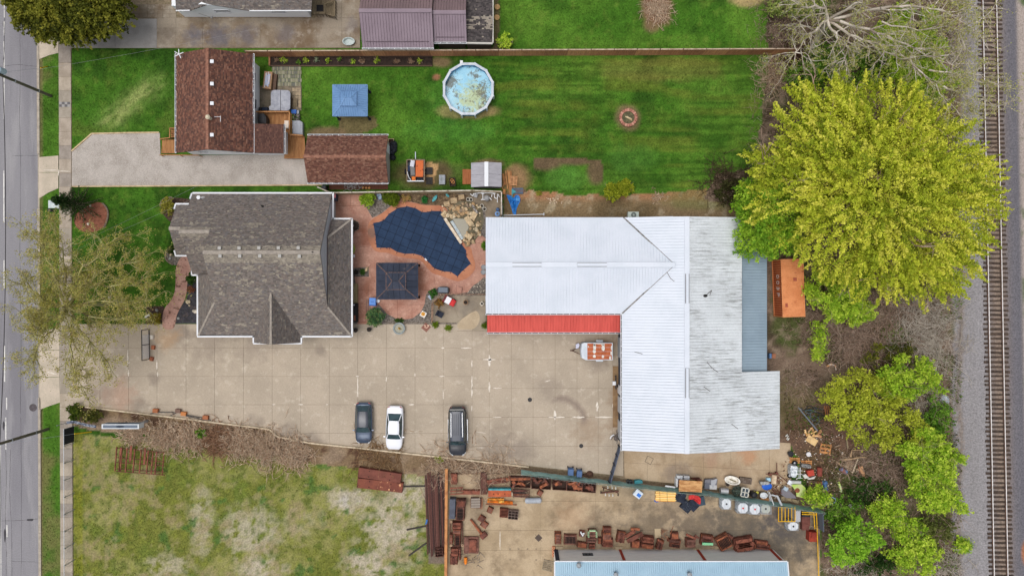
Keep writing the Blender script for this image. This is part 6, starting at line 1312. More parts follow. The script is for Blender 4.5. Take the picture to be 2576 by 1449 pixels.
for(x,y,w,l,a,c_,z)in((280,175,10,16,10,(206,206,216),.95),(285,290,11,20,-5,(124,122,122),.9),(300,400,9,9,0,(214,120,54),.9),(230,250,6,14,8,(44,56,84),.8),(235,180,7,10,30,(64,66,72),.75),(290,360,12,6,-5,(92,82,74),.85)):mb=MB();dobb(mb,fC(x,y),w,l,a,.45,z);dobb(mb,fC(x,y),w*.6,l*.6,a,z,z+.06);mb.B('scrap_piece',M('scrap%d'%x,S(*c_),fine=.15),ut)
mb=MB();mb.tube([P(*fC(x,y),.95)for x,y in((205,300),(215,350),(235,395),(262,428))],.035,6);mb.B('white_hose',mwhite,ut);mb=MB();bar(mb,P(*fC(330,110),.45),P(*fC(328,0),.45),.08,.08);mb.B('drawbar',mgalv,ut)
for s in(182,478):c=at(fC(s,300),.3);mb=MB();mb.cyl((c.x-.09,c.y,.3),(c.x+.09,c.y,.3),.3,.3,14);mb.B('wheel',mtyre,ut)
for i,y in enumerate((285,432)):crate('plastic_crate','dark grid plastic crate right of the loaded trailer, %s one'%('upper','lower')[i],fC(535,y),16,17,0,.35,M('crate_grey',S(72,70,68),fine=.1),group='dark grid crates',bars_=4,grid=True)
t=thing('grey_tote','grey plastic tote standing on the grass by the crates','tote',P(*fC(730,420)));mb=MB();dobb(mb,fC(730,418),15,23.5,0,.02,.4);mb.B('body',mgreypl,t);mb=MB();dobb(mb,fC(730,418),12,20,0,.4,.43);mb.B('lid',M('tote_lid',S(164,170,176),S(120,126,124),s=3),t)
for k in range(3):mb=MB();dobb(mb,fC(705+k*25,418),1.2,18,0,.42,.46);mb.B('lid_rib',mgreypl,t)
t=crate('pot_crate','dark wire crate holding orange clay pots near the plank fence',fC(885,452),15,21,-5,.4,M('crate_brown',S(70,60,52),fine=.2),bars_=2)
for x,y in((880,430),(895,455)):pot('clay_pot','orange clay pot in the dark wire crate, %s one'%('upper' if y<440 else 'lower'),fC(x,y),.17,.42,M('terracotta',S(214,148,86),fine=.1),group='clay pots in the crate')
gs=thing('garden_shed','small grey garden shed with white ridge stripe and wooden ramp','shed',P(*fC(1400,340)));msh=M('shed_roof',S(168,166,172),S(156,154,160),s=1.2,fine=.05,stretch=(1,4,1));xl,xm_,xr_=fC(1170,0)[0],fC(1400,0)[0],fC(1628,0)[0];y0,y1=fC(0,165)[1],fC(0,522)[1]
for(xa_,ha,xb_,hb_)in((xl,2.0,xm_,2.5),(xr_,2.0,xm_,2.5)):
 f=[P(xa_,y0,ha),P(xb_,y0,hb_),P(xb_,y1,hb_),P(xa_,y1,ha)];yy0,yy1=f[0][1],f[2][1];f=[(p[0],yy0 if i in(0,1)else yy1,p[2])for i,p in enumerate(f)];mb=MB();mb.slab(f,.06);o=mb.B('roof',msh,gs);panels(o,f,msh,1.6,rib=.03)
A=P(xm_,y0,2.5);B=P(xm_,y1,2.5);bars('ridge_stripe',[((A[0],yy0,2.56),(A[0],yy1,2.56))],.42,.04,mwhite,gs)
a,b=P(xl,y0,2.0),P(xr_,y1,2.0);mb=MB();mb.prism([(a[0]+.15,yy0-.15),(b[0]-.15,yy0-.15),(b[0]-.15,yy1+.15),(a[0]+.15,yy1+.15)],0,1.95);mb.B('wall',M('shed_wall',S(120,118,124),fine=.05),gs)
rp=thing('shed_ramp','orange brown wooden ramp on the left side of the shed','ramp',P(*fC(1105,375)))
for k in range(8):mb=MB();dbox(mb,*fC(1040+k*16,262),*fC(1054+k*16,487),.02,.14+.02*k);mb.B('board',M('ramp_wood',S(176,112,72),S(152,92,58),s=3,stretch=(5,.5,1),fine=.12),rp)
rr=RR(8)
for i,(x0,y0,x1,y1)in enumerate(((1720,280,1760,640),(1760,290,1770,650),(1690,290,1720,560),(1650,330,1680,500),(1640,560,1700,330),(1740,300,1745,480),(1670,560,1665,640))):
 plank('timber_plank','weathered orange timber plank in the pile right of the shed, %s from the shed'%('fifth','sixth','third','first','second','fourth','seventh')[i],fC(x0,y0),fC(x1,y1),rr.uniform(.1,.3),.05,.1+.05*i,M('old_timber%d'%(i%3),S(*((178,124,76),(160,112,72),(190,140,92))[i%3]),fine=.18),'plank','timber planks by the shed')
pallet('small bleached pallet leaning on the timber right of the shed',fC(1810,440),18.5,24,3,M('pallet_pale',S(204,152,108),S(176,128,90),s=3),7,.14,.25)
cs=thing('corrugated_sheets','blue grey corrugated sheets stacked below the pallet','metal sheets',P(*fC(1880,590)))
for k in range(6):mb=MB();bar(mb,P(*fC(1790,552+k*15),.2),P(*fC(1955,552+k*15),.2),.09,.06+.02*(k%2));mb.B('sheet_ridge',M('sheet_blue',S(96,112,132),S(84,98,116),s=3),cs)
mb=MB();dbox(mb,*fC(1785,545),*fC(1955,635),.05,.18);mb.B('sheet',M('sheet_base',S(70,82,98)),cs)
for k in range(3):plank('steel_rod','brown steel rod sticking out of the corrugated sheets, %s one'%ORD[k],fC(1840,570+k*16),fC(2000,575+k*14),.035,.035,.27,M('rod_brown',S(128,96,84)),'rod','steel rods on the sheets')
mb=MB();mb.prism(D2([fC(*p)for p in((1790,560),(1850,595),(1790,640))],.5),.3,.34);mb.prism(D2([fC(*p)for p in((1782,555),(1792,555),(1792,690),(1782,690))],.5),.26,.32);solo(mb,'teal_pennant',mteal,'teal triangular pennant on a stick over the blue tarp','flag')
tp=[fC(*p)for p in((1700,645),(1760,655),(1820,700),(1830,655),(1890,645),(1920,735),(1880,800),(1850,880),(1850,950),(1800,950),(1780,860),(1745,760),(1715,690))]
V,F=[],[];cx=sum(p[0]for p in tp)/len(tp);cy_=sum(p[1]for p in tp)/len(tp);rr=RR(2);rings_=5
for r_ in range(rings_+1):
 for p in smooth_poly(tp,1):k=r_/rings_;V.append(P(cx+(p[0]-cx)*k,cy_+(p[1]-cy_)*k,.05+rr.uniform(0,.16)*(1.2-k)))
n=len(smooth_poly(tp,1));F=[(r_*n+i,r_*n+(i+1)%n,(r_+1)*n+(i+1)%n,(r_+1)*n+i)for r_ in range(rings_)for i in range(n)]
mb=MB();mb.add(V,F);solo(mb,'blue_tarp',M('tarp_blue',S(40,120,196),S(30,100,172),s=3,r=.45,fine=.08),'crumpled bright blue tarp trailing down to the workshop','tarp')
mb=MB();dobb(mb,fC(1875,720),10,7,5,.05,.3);dobb(mb,fC(1872,716),7,4,5,.3,.33);solo(mb,'blue_box',M('tarp_box',S(84,146,206)),'pale blue box lying on the crumpled tarp','box')
mb=MB();mb.cyl(P(*fC(1655,958),.15),P(*fC(2270,942),.15),.05,.05,10);mb.cyl(P(*fC(2268,920),.15),P(*fC(2268,960),.15),.06,.06,8);solo(mb,'plastic_pipe',mwhite,'long white plastic pipe lying along the workshop wall','pipe')
mb=MB();mb.cyl(P(*fC(1645,815),.1),P(*fC(1643,985),.1),.03,.03,8);mb.cyl(P(*fC(1638,815),.1),P(*fC(1652,815),.1),.035,.035,8);solo(mb,'steel_conduit',mgalv,'short steel conduit lying outside the pump corner fence','pipe')
ac=thing('air_conditioner','pale green condenser unit with round fan by the workshop wall','air conditioner',P(1593,541));mb=MB();dbox(mb,1580,533,1607,550,.1,.8);mb.B('casing',M('ac_pale',S(188,198,190),fine=.05),ac);c=at((1594,541),.8);mb=MB();mb.lathe((c.x,c.y,.8),[(.3,0),(.3,.02)],18);mb.B('fan_well',M('ac_dark',S(58,66,64)),ac)
mb=MB()
for k in range(6):t=k*math.pi/6;bar(mb,(c.x-.29*math.cos(t),c.y-.29*math.sin(t),.835),(c.x+.29*math.cos(t),c.y+.29*math.sin(t),.835),.02,.015)
mb.ring((c.x,c.y),.29,.33,.8,.85,20);mb.B('fan_grille',M('ac_pale',S(188,198,190)),ac)
for k,(dx,dy)in enumerate([(rr.uniform(1375,1415),rr.uniform(498,512))for _ in range(16)]):tag(rock(dx,dy,rr.uniform(.9,2.0),None,mi=M('white_rock',S(226,206,184)),name='white_stone'),'small white stone among the others scattered behind the workshop','stone','white stones behind the workshop')
mb=MB();c=P(879,108);mb.lathe((c[0],c[1],.02),[(.5,0),(.62,.36),(.68,.38),(.68,.42),(.58,.42),(.5,.12),(.05,.12)],26,sy=.66);solo(mb,'oval_trough',M('trough',S(196,204,202),S(178,190,188),s=3,fine=.05),'pale oval trough standing on the stained concrete','trough')
for i,d in enumerate(((1251,20),(1250,46))):mb=MB();c=P(*d);mb.lathe((c[0],c[1],0),[(.2,0),(.3,.05),(.3,.22),(.2,.26)],14);solo(mb,'log_round',mwoodl,'cut log round beside the mauve garage annex, %s one'%('upper','lower')[i],'log','log rounds')
g=thing('covered_barbecue','black covered barbecue standing by the pool patio edge','barbecue',P(*fB(1700,75)));mb=MB();mb.prism(D2(smooth_poly([fB(*p)for p in((1610,60),(1640,20),(1790,25),(1800,95),(1780,130),(1620,128))],1),1.0),.02,.95);mb.B('cover',mblackpl,g);mb=MB();dobb(mb,fB(1708,72),23,12.5,2,.94,1.1);mb.B('lid',M('bbq_lid',S(88,98,112),r=.35,fine=.05),g)
g=thing('blue_bin','bright blue lidded storage bin beside the dark gazebo','bin',P(*fB(640,250)));mb=MB();dprism(mb,[fB(*p)for p in((595,190),(692,195),(690,315),(592,310))],.02,.8);mb.B('body',mbluepl,g);mb=MB();dobb(mb,fB(642,245),15.5,17,1,.8,.9);mb.B('lid',M('blue_lid',S(66,128,206),r=.35,fine=.05),g);mb=MB();dobb(mb,fB(642,250),9,1.5,0,.9,.94);mb.B('lid_handle',mbluepl,g)
pot('white_bucket','small white bucket next to the bright blue bin',fB(725,240),.18,.35,mwhite,False,'bucket');pot('round_planter','brown ringed round planter in the grey courtyard',fB(2050,260),.26,.5,M('planter_brown',S(176,142,110),S(120,92,72),s=6));
mb=MB();dobb(mb,fB(2295,280),8.6,8.6,45,.02,.5);dobb(mb,fB(2295,280),6.5,6.5,45,.5,.52);o=solo(mb,'square_planter',M('cream_planter',S(222,214,200)),'white square planter with dark soil by the workshop wall','planter');mb=MB();dobb(mb,fB(2295,280),5.6,5.6,45,.5,.53);mb.B('soil',M('pot_soil',S(50,42,36)),o)
for d,lab in(((385,680),'black pot at the house corner by the patio'),((590,670),'black pot below the round leafy bush on the drive')):pot('black_pot',lab,fB(*d),.24,.5,mblackpl)
fn=thing('stone_fountain','round grey stone fountain basin with small gold statue on the drive','fountain',P(*fB(1043,655)));c=at(fB(1043,655),.45);mb=MB();mb.lathe((c.x,c.y,0),[(.5,0),(.56,.1),(.6,.34),(.66,.36),(.66,.46),(.5,.46),(.47,.3),(.02,.3)],28);mb.B('basin',M('fountain_grey',S(150,158,158),S(132,140,140),s=4,fine=.08),fn)
mb=MB();mb.lathe((c.x,c.y,.3),[(.48,0),(.48,.04)],24);mb.B('water',M('fountain_water',S(128,126,106),r=.15,fine=.05),fn);mb=MB();mb.lathe((c.x,c.y,.3),[(.16,0),(.1,.12),(.06,.3),(.09,.38),(.08,.5),(.03,.58)],12);mb.lathe((c.x+.1,c.y-.06,.3),[(.08,0),(.09,.2),(.03,.3)],10);mb.B('statue',M('gold',S(206,168,92),r=.4,fine=.1),fn)
t=thing('garden_pedestal','square white pedestal with round orange dish in the rock bed','pedestal',P(*fB(1410,440)));mb=MB();dobb(mb,fB(1410,440),14,14,30,.02,.5);mb.B('block',M('pedestal_white',S(226,220,212),fine=.06),t);c=at(fB(1408,436),.5);mb=MB();mb.lathe((c.x,c.y,.5),[(.16,0),(.22,.05),(.2,.06),(.05,.02)],18);mb.lathe((c.x,c.y,.52),[(.06,0),(.04,.14),(.01,.18)],10);mb.B('dish',M('dish_orange',S(214,156,70),fine=.1),t)
t=thing('rusty_sculpture','square rusty plate with pale scroll figures on the drive','sculpture',P(*fB(1450,640)));mb=MB();dobb(mb,fB(1450,638),17.5,17.5,40,.02,.1);mb.B('plate',M('plate_rust',S(138,96,84),fine=.15),t);mb=MB()
for pts in(((1420,610),(1440,600),(1440,625),(1430,640)),((1465,610),(1485,600),(1490,620),(1470,640)),((1440,640),(1470,645))):mb.tube([P(*fB(*p),.16)for p in pts],.05,6)
mb.B('scrolls',M('scroll_pale',S(228,190,166)),t)
t=thing('red_ride_on','red garden cart with white and clear top beside the log rail','cart',P(*fB(1800,240)));L=Loc(fB(1800,238),28,.8);mb=MB();L.box(mb,0,0,32,17,.15,.6);mb.B('body',M('cart_red',S(206,62,62),S(180,52,54),s=2,fine=.06),t);mb=MB();L.box(mb,-3,0,13,17,.6,.85);mb.B('white_seat',M('seat_white',S(232,230,234),fine=.05),t);mb=MB();L.box(mb,-12,0,7,15,.6,.75);mb.B('dark_seat',M('seat_maroon',S(104,52,54)),t);mb=MB();L.box(mb,9,0,10,16,.6,.7);mb.B('hood',MATS['cart_red'],t)
for x in(-11,11):
 for y in(-8.5,8.5):c,e=L(x,y-1,.16),L(x,y+1,.16);mb=MB();mb.cyl(c,e,.16,.16,12);mb.B('wheel',mtyre,t)
t=thing('black_chair','black padded chair turned askew in the grey courtyard','chair',P(*fB(1660,440)));L=Loc(fB(1662,440),28,.5);mb=MB();L.box(mb,0,0,16,14,.36,.46);mb.B('seat',M('chair_navy',S(44,48,60),fine=.1),t);mb=MB();L.box(mb,-8,0,3,14,.4,.95);mb.B('backrest',MATS['chair_navy'],t)
for x in(-7,7):
 for y in(-6,6):mb=MB();L.box(mb,x,y,1,1,0,.36);mb.B('leg',mbk_,t)
mb=MB();dobb(mb,fB(1512,185),6.5,12,-38,.3,.36);dobb(mb,fB(1512,185),2,2,0,0,.3);solo(mb,'solar_panel',M('solar_grey',S(154,164,184),r=.3),'small tilted solar panel among the bed plants','solar panel')
lr=thing('log_rail','rustic log rail fence around the rock bed and courtyard','fence',P(*fB(1540,400)));mlog=M('log_wood',S(160,132,110),S(120,98,84),s=4,fine=.18)
for a,b in(((1540,290),(1535,560)),((1560,285),(1550,540)),((1545,270),(1680,150)),((1690,140),(2040,140)),((2060,140),(2350,140))):mb=MB();mb.cyl(P(*fB(*a),.75),P(*fB(*b),.75),.06,.06,8);mb.B('rail',mlog,lr)
for d in((1540,285),(1538,555),(1680,145),(2050,140),(1612,205)):c=at(fB(*d),.75);mb=MB();mb.cyl((c.x,c.y,0),(c.x,c.y,.9),.07,.06,8);mb.B('post',mlog,lr)
t=thing('wire_trellis','black wire trellis standing behind the blue bin','trellis',P(*fB(565,310)));mb=MB()
for k in range(12):bar(mb,P(*fB(548,225+k*16),.5),P(*fB(588,225+k*16),.5),.02,.02)
for x in(548,588):bar(mb,P(*fB(x,222),.5),P(*fB(x,410),.5),.025,.025);[bar(mb,P(*fB(x,y),.0),P(*fB(x,y),.5),.025,.025)for y in(225,405)]
mb.B('grid',mbk_,t)
t=thing('black_smoker','long black smoker against the house wall by the patio','smoker',P(*fB(378,410)));mb=MB();dbox(mb,*fB(345,275),*fB(412,560),.3,.9);mb.B('body',M('smoker_black',S(42,40,40),fine=.1),t);mb=MB();A,B=at(fB(378,330),.9),at(fB(378,530),.9);mb.cyl(A,B,.22,.22,14);mb.B('drum',M('smoker_black',S(42,40,40)),t);mb=MB();dbox(mb,*fB(360,455),*fB(385,535),1.1,1.14);mb.B('rust_streak',M('smoker_rust',S(150,92,72)),t);mb=MB();dbox(mb,*fB(348,290),*fB(366,310),.9,1.2);mb.B('chimney',mwhite,t)
for x,y in((348,282),(408,282),(348,552),(408,552)):mb=MB();c=at(fB(x,y),.3);mb.box((c.x,c.y,.15),(.06,.06,.3));mb.B('leg',mbk_,t)
mb=MB();dbox(mb,*fB(345,-20),*fB(412,270),.02,.55);[dbox(mb,*fB(345+k*17,-18),*fB(359+k*17,268),.55,.58)for k in range(4)];solo(mb,'timber_bench',M('bench_olive',S(160,146,108),S(136,122,90),s=3,stretch=(5,.5,1)),'long pale timber bench along the grey house wall','bench')
cart('navy wheelie bin with a pink item on top by the house corner',fA(60,105),12,19,2,M('navy_pl',S(52,62,84),r=.5),M('navy_lid',S(60,70,94),r=.5));mb=MB();dobb(mb,fA(65,85),6.5,11.5,2,1.06,1.16);dobb(mb,fA(65,85),5,9,2,1.16,1.19);solo(mb,'pink_box',M('pink',S(226,150,156)),'pink box lying on the navy wheelie bin','box')
g=pot('stone_urn','round dark urn set in a stone ring by the house',fA(368,525),.3,.4,M('urn',S(72,66,62),fine=.15))
for k in range(14):t_=k/14*6.28;rock(fA(375,540)[0]+11*math.cos(t_),fA(375,540)[1]+13*math.sin(t_),1.8,g,name='ring_stone',mi=M('ring_grey',S(126,126,118)))
pot('kettle_pot','black bowl with white ornament in the rock patch by the house',fA(392,1240),.26,.35,mblackpl);tag(rock(*fA(560,1200),6.2,None,.25,mrk[0],name='boulder'),'single tan boulder in the small rock patch near the gazebo','boulder')
mb=MB();dobb(mb,fB(1955,70),12,14,10,.02,.35);dobb(mb,fB(1955,62),8,7,10,.35,.42);solo(mb,'garden_stool',M('seat_stone',S(176,132,116),fine=.12),'pinkish stone stool on the patio beside the barbecue','stool')
for i,d in enumerate(((2320,1165),(2315,1240))):mb=MB();c=at(fA(*d),.3);mb.lathe((c.x,c.y,0),[(.2,0),(.28,.3),(.26,.34),(.2,.3),(.02,.28)],14);solo(mb,'grey_tub',M('tub_grey',S(150,152,154),fine=.1),'grey metal tub against the workshop wall by the pool, %s one'%('upper','lower')[i],'tub','grey tubs')
mteald=M('teal_leaf',S(92,170,176),S(70,140,146),s=5,fine=.15)
for i,(a,b,w)in enumerate((((1545,180),(1620,75),8),((1750,60),(1800,105),6))):
 A,B=Vector(fA(*a)),Vector(fA(*b));dd=(B-A).normalized();nr=Vector((-dd.y,dd.x));mb=MB();pts=[]
 for sgn in(1,-1):
  rr_=[(A+(B-A)*t+nr*sgn*w*.5*math.sin(math.pi*t)**.7)for t in np.linspace(.0,1,8)];pts+=rr_ if sgn>0 else rr_[::-1][1:-1]
 mb.prism(D2([(p.x,p.y)for p in pts],.3),.18,.3);solo(mb,'metal_fish',mteald,'teal metal fish ornament among the rocks, %s'%('larger one','smaller one by the pump pipes'),'ornament')if False else solo(mb,'metal_fish',mteald,('large teal metal fish ornament in the bed behind the pool','small teal metal fish ornament by the plank fence')[i],'ornament')
mb=MB();dprism(mb,[fA(*p)for p in((700,60),(770,50),(780,140),(735,150))],.02,.4);dprism(mb,[fA(*p)for p in((725,95),(778,85),(780,135),(738,148))],.4,.46);solo(mb,'blue_ornament',M('ornament_blue',S(84,108,138),S(150,166,184),s=4),'blue grey ornament between two round shrubs','ornament')
pe=thing('pool_pipework','white plastic pool pipework along the pump corner fence','pipework',P(*fA(2350,80)))
for pts in(((2120,60),(2160,90),(2170,55),(2310,40)),((2310,40),(2310,140)),((2280,145),(2340,145)),((2340,90),(2400,100),(2440,150)),((2450,60),(2440,110)),((2480,40),(2490,120),(2520,130)),((2530,60),(2530,190)),((2545,60),(2560,110)),((2310,45),(2480,45))):mb=MB();mb.tube([P(*fA(*p),.7)for p in pts],.05,8);mb.B('pipe',mwhite,pe)
for d in((2310,45),(2480,45)):mb=MB();dobb(mb,fA(*d),7,4.5,0,.5,.8);mb.B('valve',mwhite,pe)
mb=MB();c=at(fA(2370,115),.9);mb.lathe((c.x,c.y,0),[(.3,0),(.32,.1),(.32,.7),(.2,.9),(.08,.95)],18);solo(mb,'filter_tank',M('tank_grey',S(156,156,158),fine=.08),'grey round pool filter tank among the white pipes','tank');mb=MB();dobb(mb,fA(2200,85),9,8,20,.02,.4);dobb(mb,fA(2200,85),6,5,20,.4,.46);solo(mb,'pump_motor',M('pump_grey',S(172,174,178)),'small grey pump box at the left end of the pipes','pump')
for i,d in enumerate(((2085,140),(2130,145),(2295,240),(2335,288))):pot('empty_pot','empty black pot with pale rim near the waterfall, %s from the left'%ORD[i],fA(*d),.2,.35,M('pot_rim',S(206,202,190),fine=.1),True,'pot','empty pots by the waterfall')
mb=MB();c=at(fA(2530,360),.1)
for k in range(5):mb.ring((c.x,c.y),.24-.03*k,.28-.03*k,.05+.05*k,.1+.05*k,22)
solo(mb,'blue_hose',M('hose_blue',S(128,166,214),r=.5),'coiled pale blue hose beside the workshop corner','hose');mb=MB();c=at(fA(2535,295),.3);mb.lathe((c.x,c.y,0),[(.2,0),(.2,.3),(.12,.4)],14);solo(mb,'blue_canister',M('canister',S(74,98,134)),'dark blue canister above the coiled hose','canister')
for d,s_,lab in(((1270,520),4.6,'cream boulder in the bed left of the entry walk'),((1262,545),4.5,'grey boulder beneath the cream boulder at the entry'),((1395,868),6,'large tan boulder in the dark gravel by the walk'),((1455,940),6.5,'white boulder against the grey house wall'),((1440,935),5,'pale flat stone beside the white boulder'),((1405,895),3,'small tan stone below the large boulder'),((1325,990),5,'grey stone at the lower end of the dark gravel bed'),((672,158),4,'pale stone at the upper edge of the round red bed'),((658,292),4.5,'pale stone at the lower edge of the round red bed'),((1165,930),4.5,'grey boulder by the small golden bush'),((820,838),5,'pale stone under the bare street tree')):
 tag(rock(.3394*d[0],464.5+.3394*d[1],s_,None,None,M('pale_stone',S(214,204,188),S(186,174,156),s=4)if 'white' in lab or 'pale' in lab else(M('grey_stone',S(150,150,146),fine=.15)if 'grey' in lab[:5]else mrk[2]),name='boulder'),lab,'boulder')
mb=MB();pts=[(.3394*x,464.5+.3394*y)for x,y in((1078,985),(1085,972),(1098,966),(1112,968))];mb.tube([P(*p,.5)for p in pts],.12,8);solo(mb,'white_mailbox',mwhite,'curved white mailbox at the edge of the front bed','mailbox')
for lab,pts in(('curved stone edging around the left entry bed',((1185,190),(1195,120),(1240,95),(1300,97))),('low stone edging below the left entry bed',((1225,490),(1225,550),(1255,580),(1300,602))),('curved stone edging around the round red bed',((740,122),(790,165),(805,215),(790,285),(755,340)))):
 t=thing('bed_edging',lab,'edging',P(.3394*pts[0][0],464.5+.3394*pts[0][1]));sp_=smooth_poly([(.3394*x,464.5+.3394*y)for x,y in pts],2,False)
 for i in range(len(sp_)-1):mb=MB();bar(mb,P(*sp_[i],.06),P(*sp_[i+1],.06),.16,.14);mb.B('edging_stone',M('edge_stone',S(130,116,100),S(104,92,80),s=5),t)
# ================================================================ SCRAP YARD AND JUNK
fQ=frame(1229.6,942.7,.34937);fP=frame(614.8,942.7,.3493);fN=frame(1871.7,806,.3503)
gf=thing('green_screen_fence','long fence hung with torn teal green windscreen above the scrap yard','fence',P(1700,1228));gl=[(1311,1180),(1375,1188),(1440,1196),(1500,1203),(1560,1210),(1626,1217.5),(1700,1225),(1774,1232),(1840,1243),(1900,1252),(1980,1264),(2057,1276)]
mscr=M('windscreen',S(168,208,201),S(146,188,184),s=1.2,fine=.1,fs=6,c3=S(186,216,210),s3=2)
for i in range(len(gl)-1):
 A,B=at(gl[i]),at(gl[i+1]);n=6;V,F=[],[]
 for k in range(n+1):
  p=A.lerp(B,k/n)
  for j,z in enumerate((.12,.7,1.3,1.9)):w=RNG.uniform(-.05,.05)-.05*math.sin(math.pi*k/n)*(j<3);V.append((p.x,p.y+w,z+(RNG.uniform(-.05,.03)if j in(0,3)else 0)))
 for k in range(n):
  for j in range(3):q=k*4+j;F.append((q,q+4,q+5,q+1))
 mb=MB();mb.add(V,F);mb.B('screen',mscr,gf);mb=MB();mb.cyl((A.x,A.y-.06,0),(A.x,A.y-.06,2.05),.035,.035,8);mb.B('post',mgalv,gf);mb=MB();mb.cyl((A.x,A.y-.06,1.95),(B.x,B.y-.06,1.95),.025,.025,6);mb.B('top_rail',M('rail_teal',S(120,150,146)),gf)
t_=np.linspace(0,1,900);P0_,P1_=[],[]
gx_=np.interp(t_,np.linspace(0,1,len(gl)),[p[0]for p in gl]);gy_2=np.interp(t_,np.linspace(0,1,len(gl)),[p[1]for p in gl])
pts=np.array([P(x,y,0)for x,y in zip(gx_,gy_2)]);ph=t_*2*math.pi*70;pts[:,1]+=-.1+.2*np.cos(ph)*(0.6+.4*np.sin(t_*40));pts[:,2]=2.05+.16*np.sin(ph)
V,F=sticks(pts[:-1],pts[1:],np.full(899,.008),np.full(899,.008));npmesh('razor_wire',V,F,M('wire_pale',S(176,172,166),metal=.3),gf,kind='stuff')
t=thing('leaning_barrier','long dark blue grey barrier running from the workshop corner to the fence','barrier',P(1548,1165));A,B=at((1556,1118)),at((1531,1208));
for z in(.35,.8,1.25):mb=MB();bar(mb,A+Vector((0,0,z)),B+Vector((0,0,z)),.1,.34);mb.B('board',M('barrier_blue',S(92,100,118),S(72,80,96),s=3,fine=.15),t)
for k in range(5):q=A.lerp(B,k/4);mb=MB();mb.box((q.x-.08,q.y,.75),(.08,.1,1.5));mb.B('post',M('barrier_post',S(62,64,72)),t)
t=thing('wall_workbench','narrow dark stand with white box beside the workshop wall','stand',P(*fT(935,780)));mb=MB();bar(mb,P(*fT(935,665),.8),P(*fT(938,880),.8),.12,.06);mb.B('rail',mbk_,t)
for y in(690,780,860):c=at(fT(936,y),.8);mb=MB();mb.box((c.x,c.y,.4),(.06,.06,.8));mb.B('leg',mbk_,t)
mb=MB();dobb(mb,fT(912,785),8,9.5,0,.6,.86);mb.B('white_box',mwhite,t)
mb=MB();c=at(fT(982,830),.4);mb.lathe((c.x,c.y,0),[(.2,0),(.2,.4),(.08,.5),(.06,.6)],12);solo(mb,'gas_bottle',mblackpl,'black bottle with white cap by the workshop door','bottle');mb=MB();dbox(mb,*fT(890,525),*fT(1000,1448),.03,.065);mb.B('concrete_slab',M('step_tan',S(150,122,90),S(124,98,72),s=.8,fine=.12),drive)
mb=MB();rr=RR(6)
for k in range(12):p=at((1548+rr.uniform(-8,8),1098+rr.uniform(-14,12)),.4);q=p+Vector((rr.uniform(-.4,.4),rr.uniform(-.6,.6),rr.uniform(-.1,.3)));mb.cyl(p,q,.04,.04,6)
mb.lathe((at((1550,1100)).x,at((1550,1100)).y,0),[(.25,0),(.3,.3),(.1,.5)],10);solo(mb,'scrap_heap',M('scrap_grey',S(84,78,76),S(120,112,108),s=4),'grey scrap heap at the workshop corner near the barrier','scrap');mb=MB();mb.tube([P(*p,.5)for p in((1535,1103),(1538,1097),(1545,1093))],.06,8);solo(mb,'white_elbow',mwhite,'white pipe elbow beside the grey scrap heap','pipe')
mb=MB();L=Loc((1633,1157),28,.05)
for x,y,w,l in((0,-8,17,.8),(0,8,17,.8),(-8,0,.8,15),(8,0,.8,15)):L.box(mb,x,y,w,l,.045,.08)
solo(mb,'metal_square',M('frame_grey',S(104,98,88)),'thin square metal frame lying on the concrete behind the workshop','frame')
g=thing('steel_rack','rusty red steel grid rack lying on the vacant lot grass','rack',P(*fL(1660,690)));hz=.5
for x,w in((1385,10),(1450,10),(1510,12),(1600,12),(1675,12),(1760,12),(1815,12),(1860,12),(1945,8),(1432,8)):mb=MB();dx=(x-1385)*.04;bar(mb,P(*fL(x,530+dx*3),hz),P(*fL(x-22,815+dx*2.2),hz),w*s4*K,.12);mb.B('bar',mrust[0],g)
for y0,y1 in((545,600),(655,710),(715,755),(790,830),(820,865)):mb=MB();bar(mb,P(*fL(1375,y0),hz-.1),P(*fL(1955,y1),hz-.1),.06,.1);mb.B('cross_bar',mrust[1],g)
for x,y0,y1 in((1555,515,710),(1722,545,740),(1437,545,630)):mb=MB();bar(mb,P(*fL(x,y0),hz+.1),P(*fL(x-12,y1),hz+.1),.22,.05);mb.B('plate',mrust[0],g)
for i,(d,deg,l,lab)in enumerate(((fV(1280,1000),8.5,512,'rusty brown steel box beam by the brush, upper of two'),(fV(1285,1118),6.5,540,'rusty brown steel box beam with orange flakes, lower of two'))):
 L=Loc(d,deg,.7);t=thing('steel_beam',lab,'beam',L(0,0),'steel box beams on the lot');mb=MB();L.box(mb,0,0,l*s4,24,.05,.7);mb.B('beam',M('beam_rust',S(126,76,64),S(110,66,56),s=1.2,fine=.1)if i==0 else M('beam_rust_b',S(130,76,60),S(112,64,54),s=1.2,fine=.1,c3=S(226,170,124),s3=2.0,lo3=.6,hi3=.66),t)
 for x,y in((-27,-7),(27,-7),(-27,7),(27,7)):mb=MB();c=L(x,y);mb.lathe((c[0],c[1],.695),[(.06,0),(.06,.012)],10);mb.B('bolt_hole',mhole,t)
 mb=MB();L.box(mb,-l*s4/2+1,0,2,25,.03,.72);mb.B('end_plate',mrust[1],t)
rr=RR(12);pr_=thing('pipe_bundle','long stack of dark rusty pipes and rails beside the orange beam','pipes',P(1093,1290));mpp=[M('pipe_rust%d'%i,S(*c),fine=.2,fs=5)for i,c in enumerate(((96,64,58),(74,54,52),(112,76,68),(62,48,48),(84,60,54)))]
for i in range(20):
 x=1070+i*2.45;y0,y1=1190+rr.uniform(-4,14),1394+rr.uniform(-14,8);z=.12+.22*math.sin(math.pi*min(1,max(0,(i-1)/18)))+rr.uniform(0,.08);mb=MB();mb.cyl(P(x,y0,z),P(x+rr.uniform(5,9),y1,z),.055,.055,7);mb.B('pipe',rr.choice(mpp),pr_)
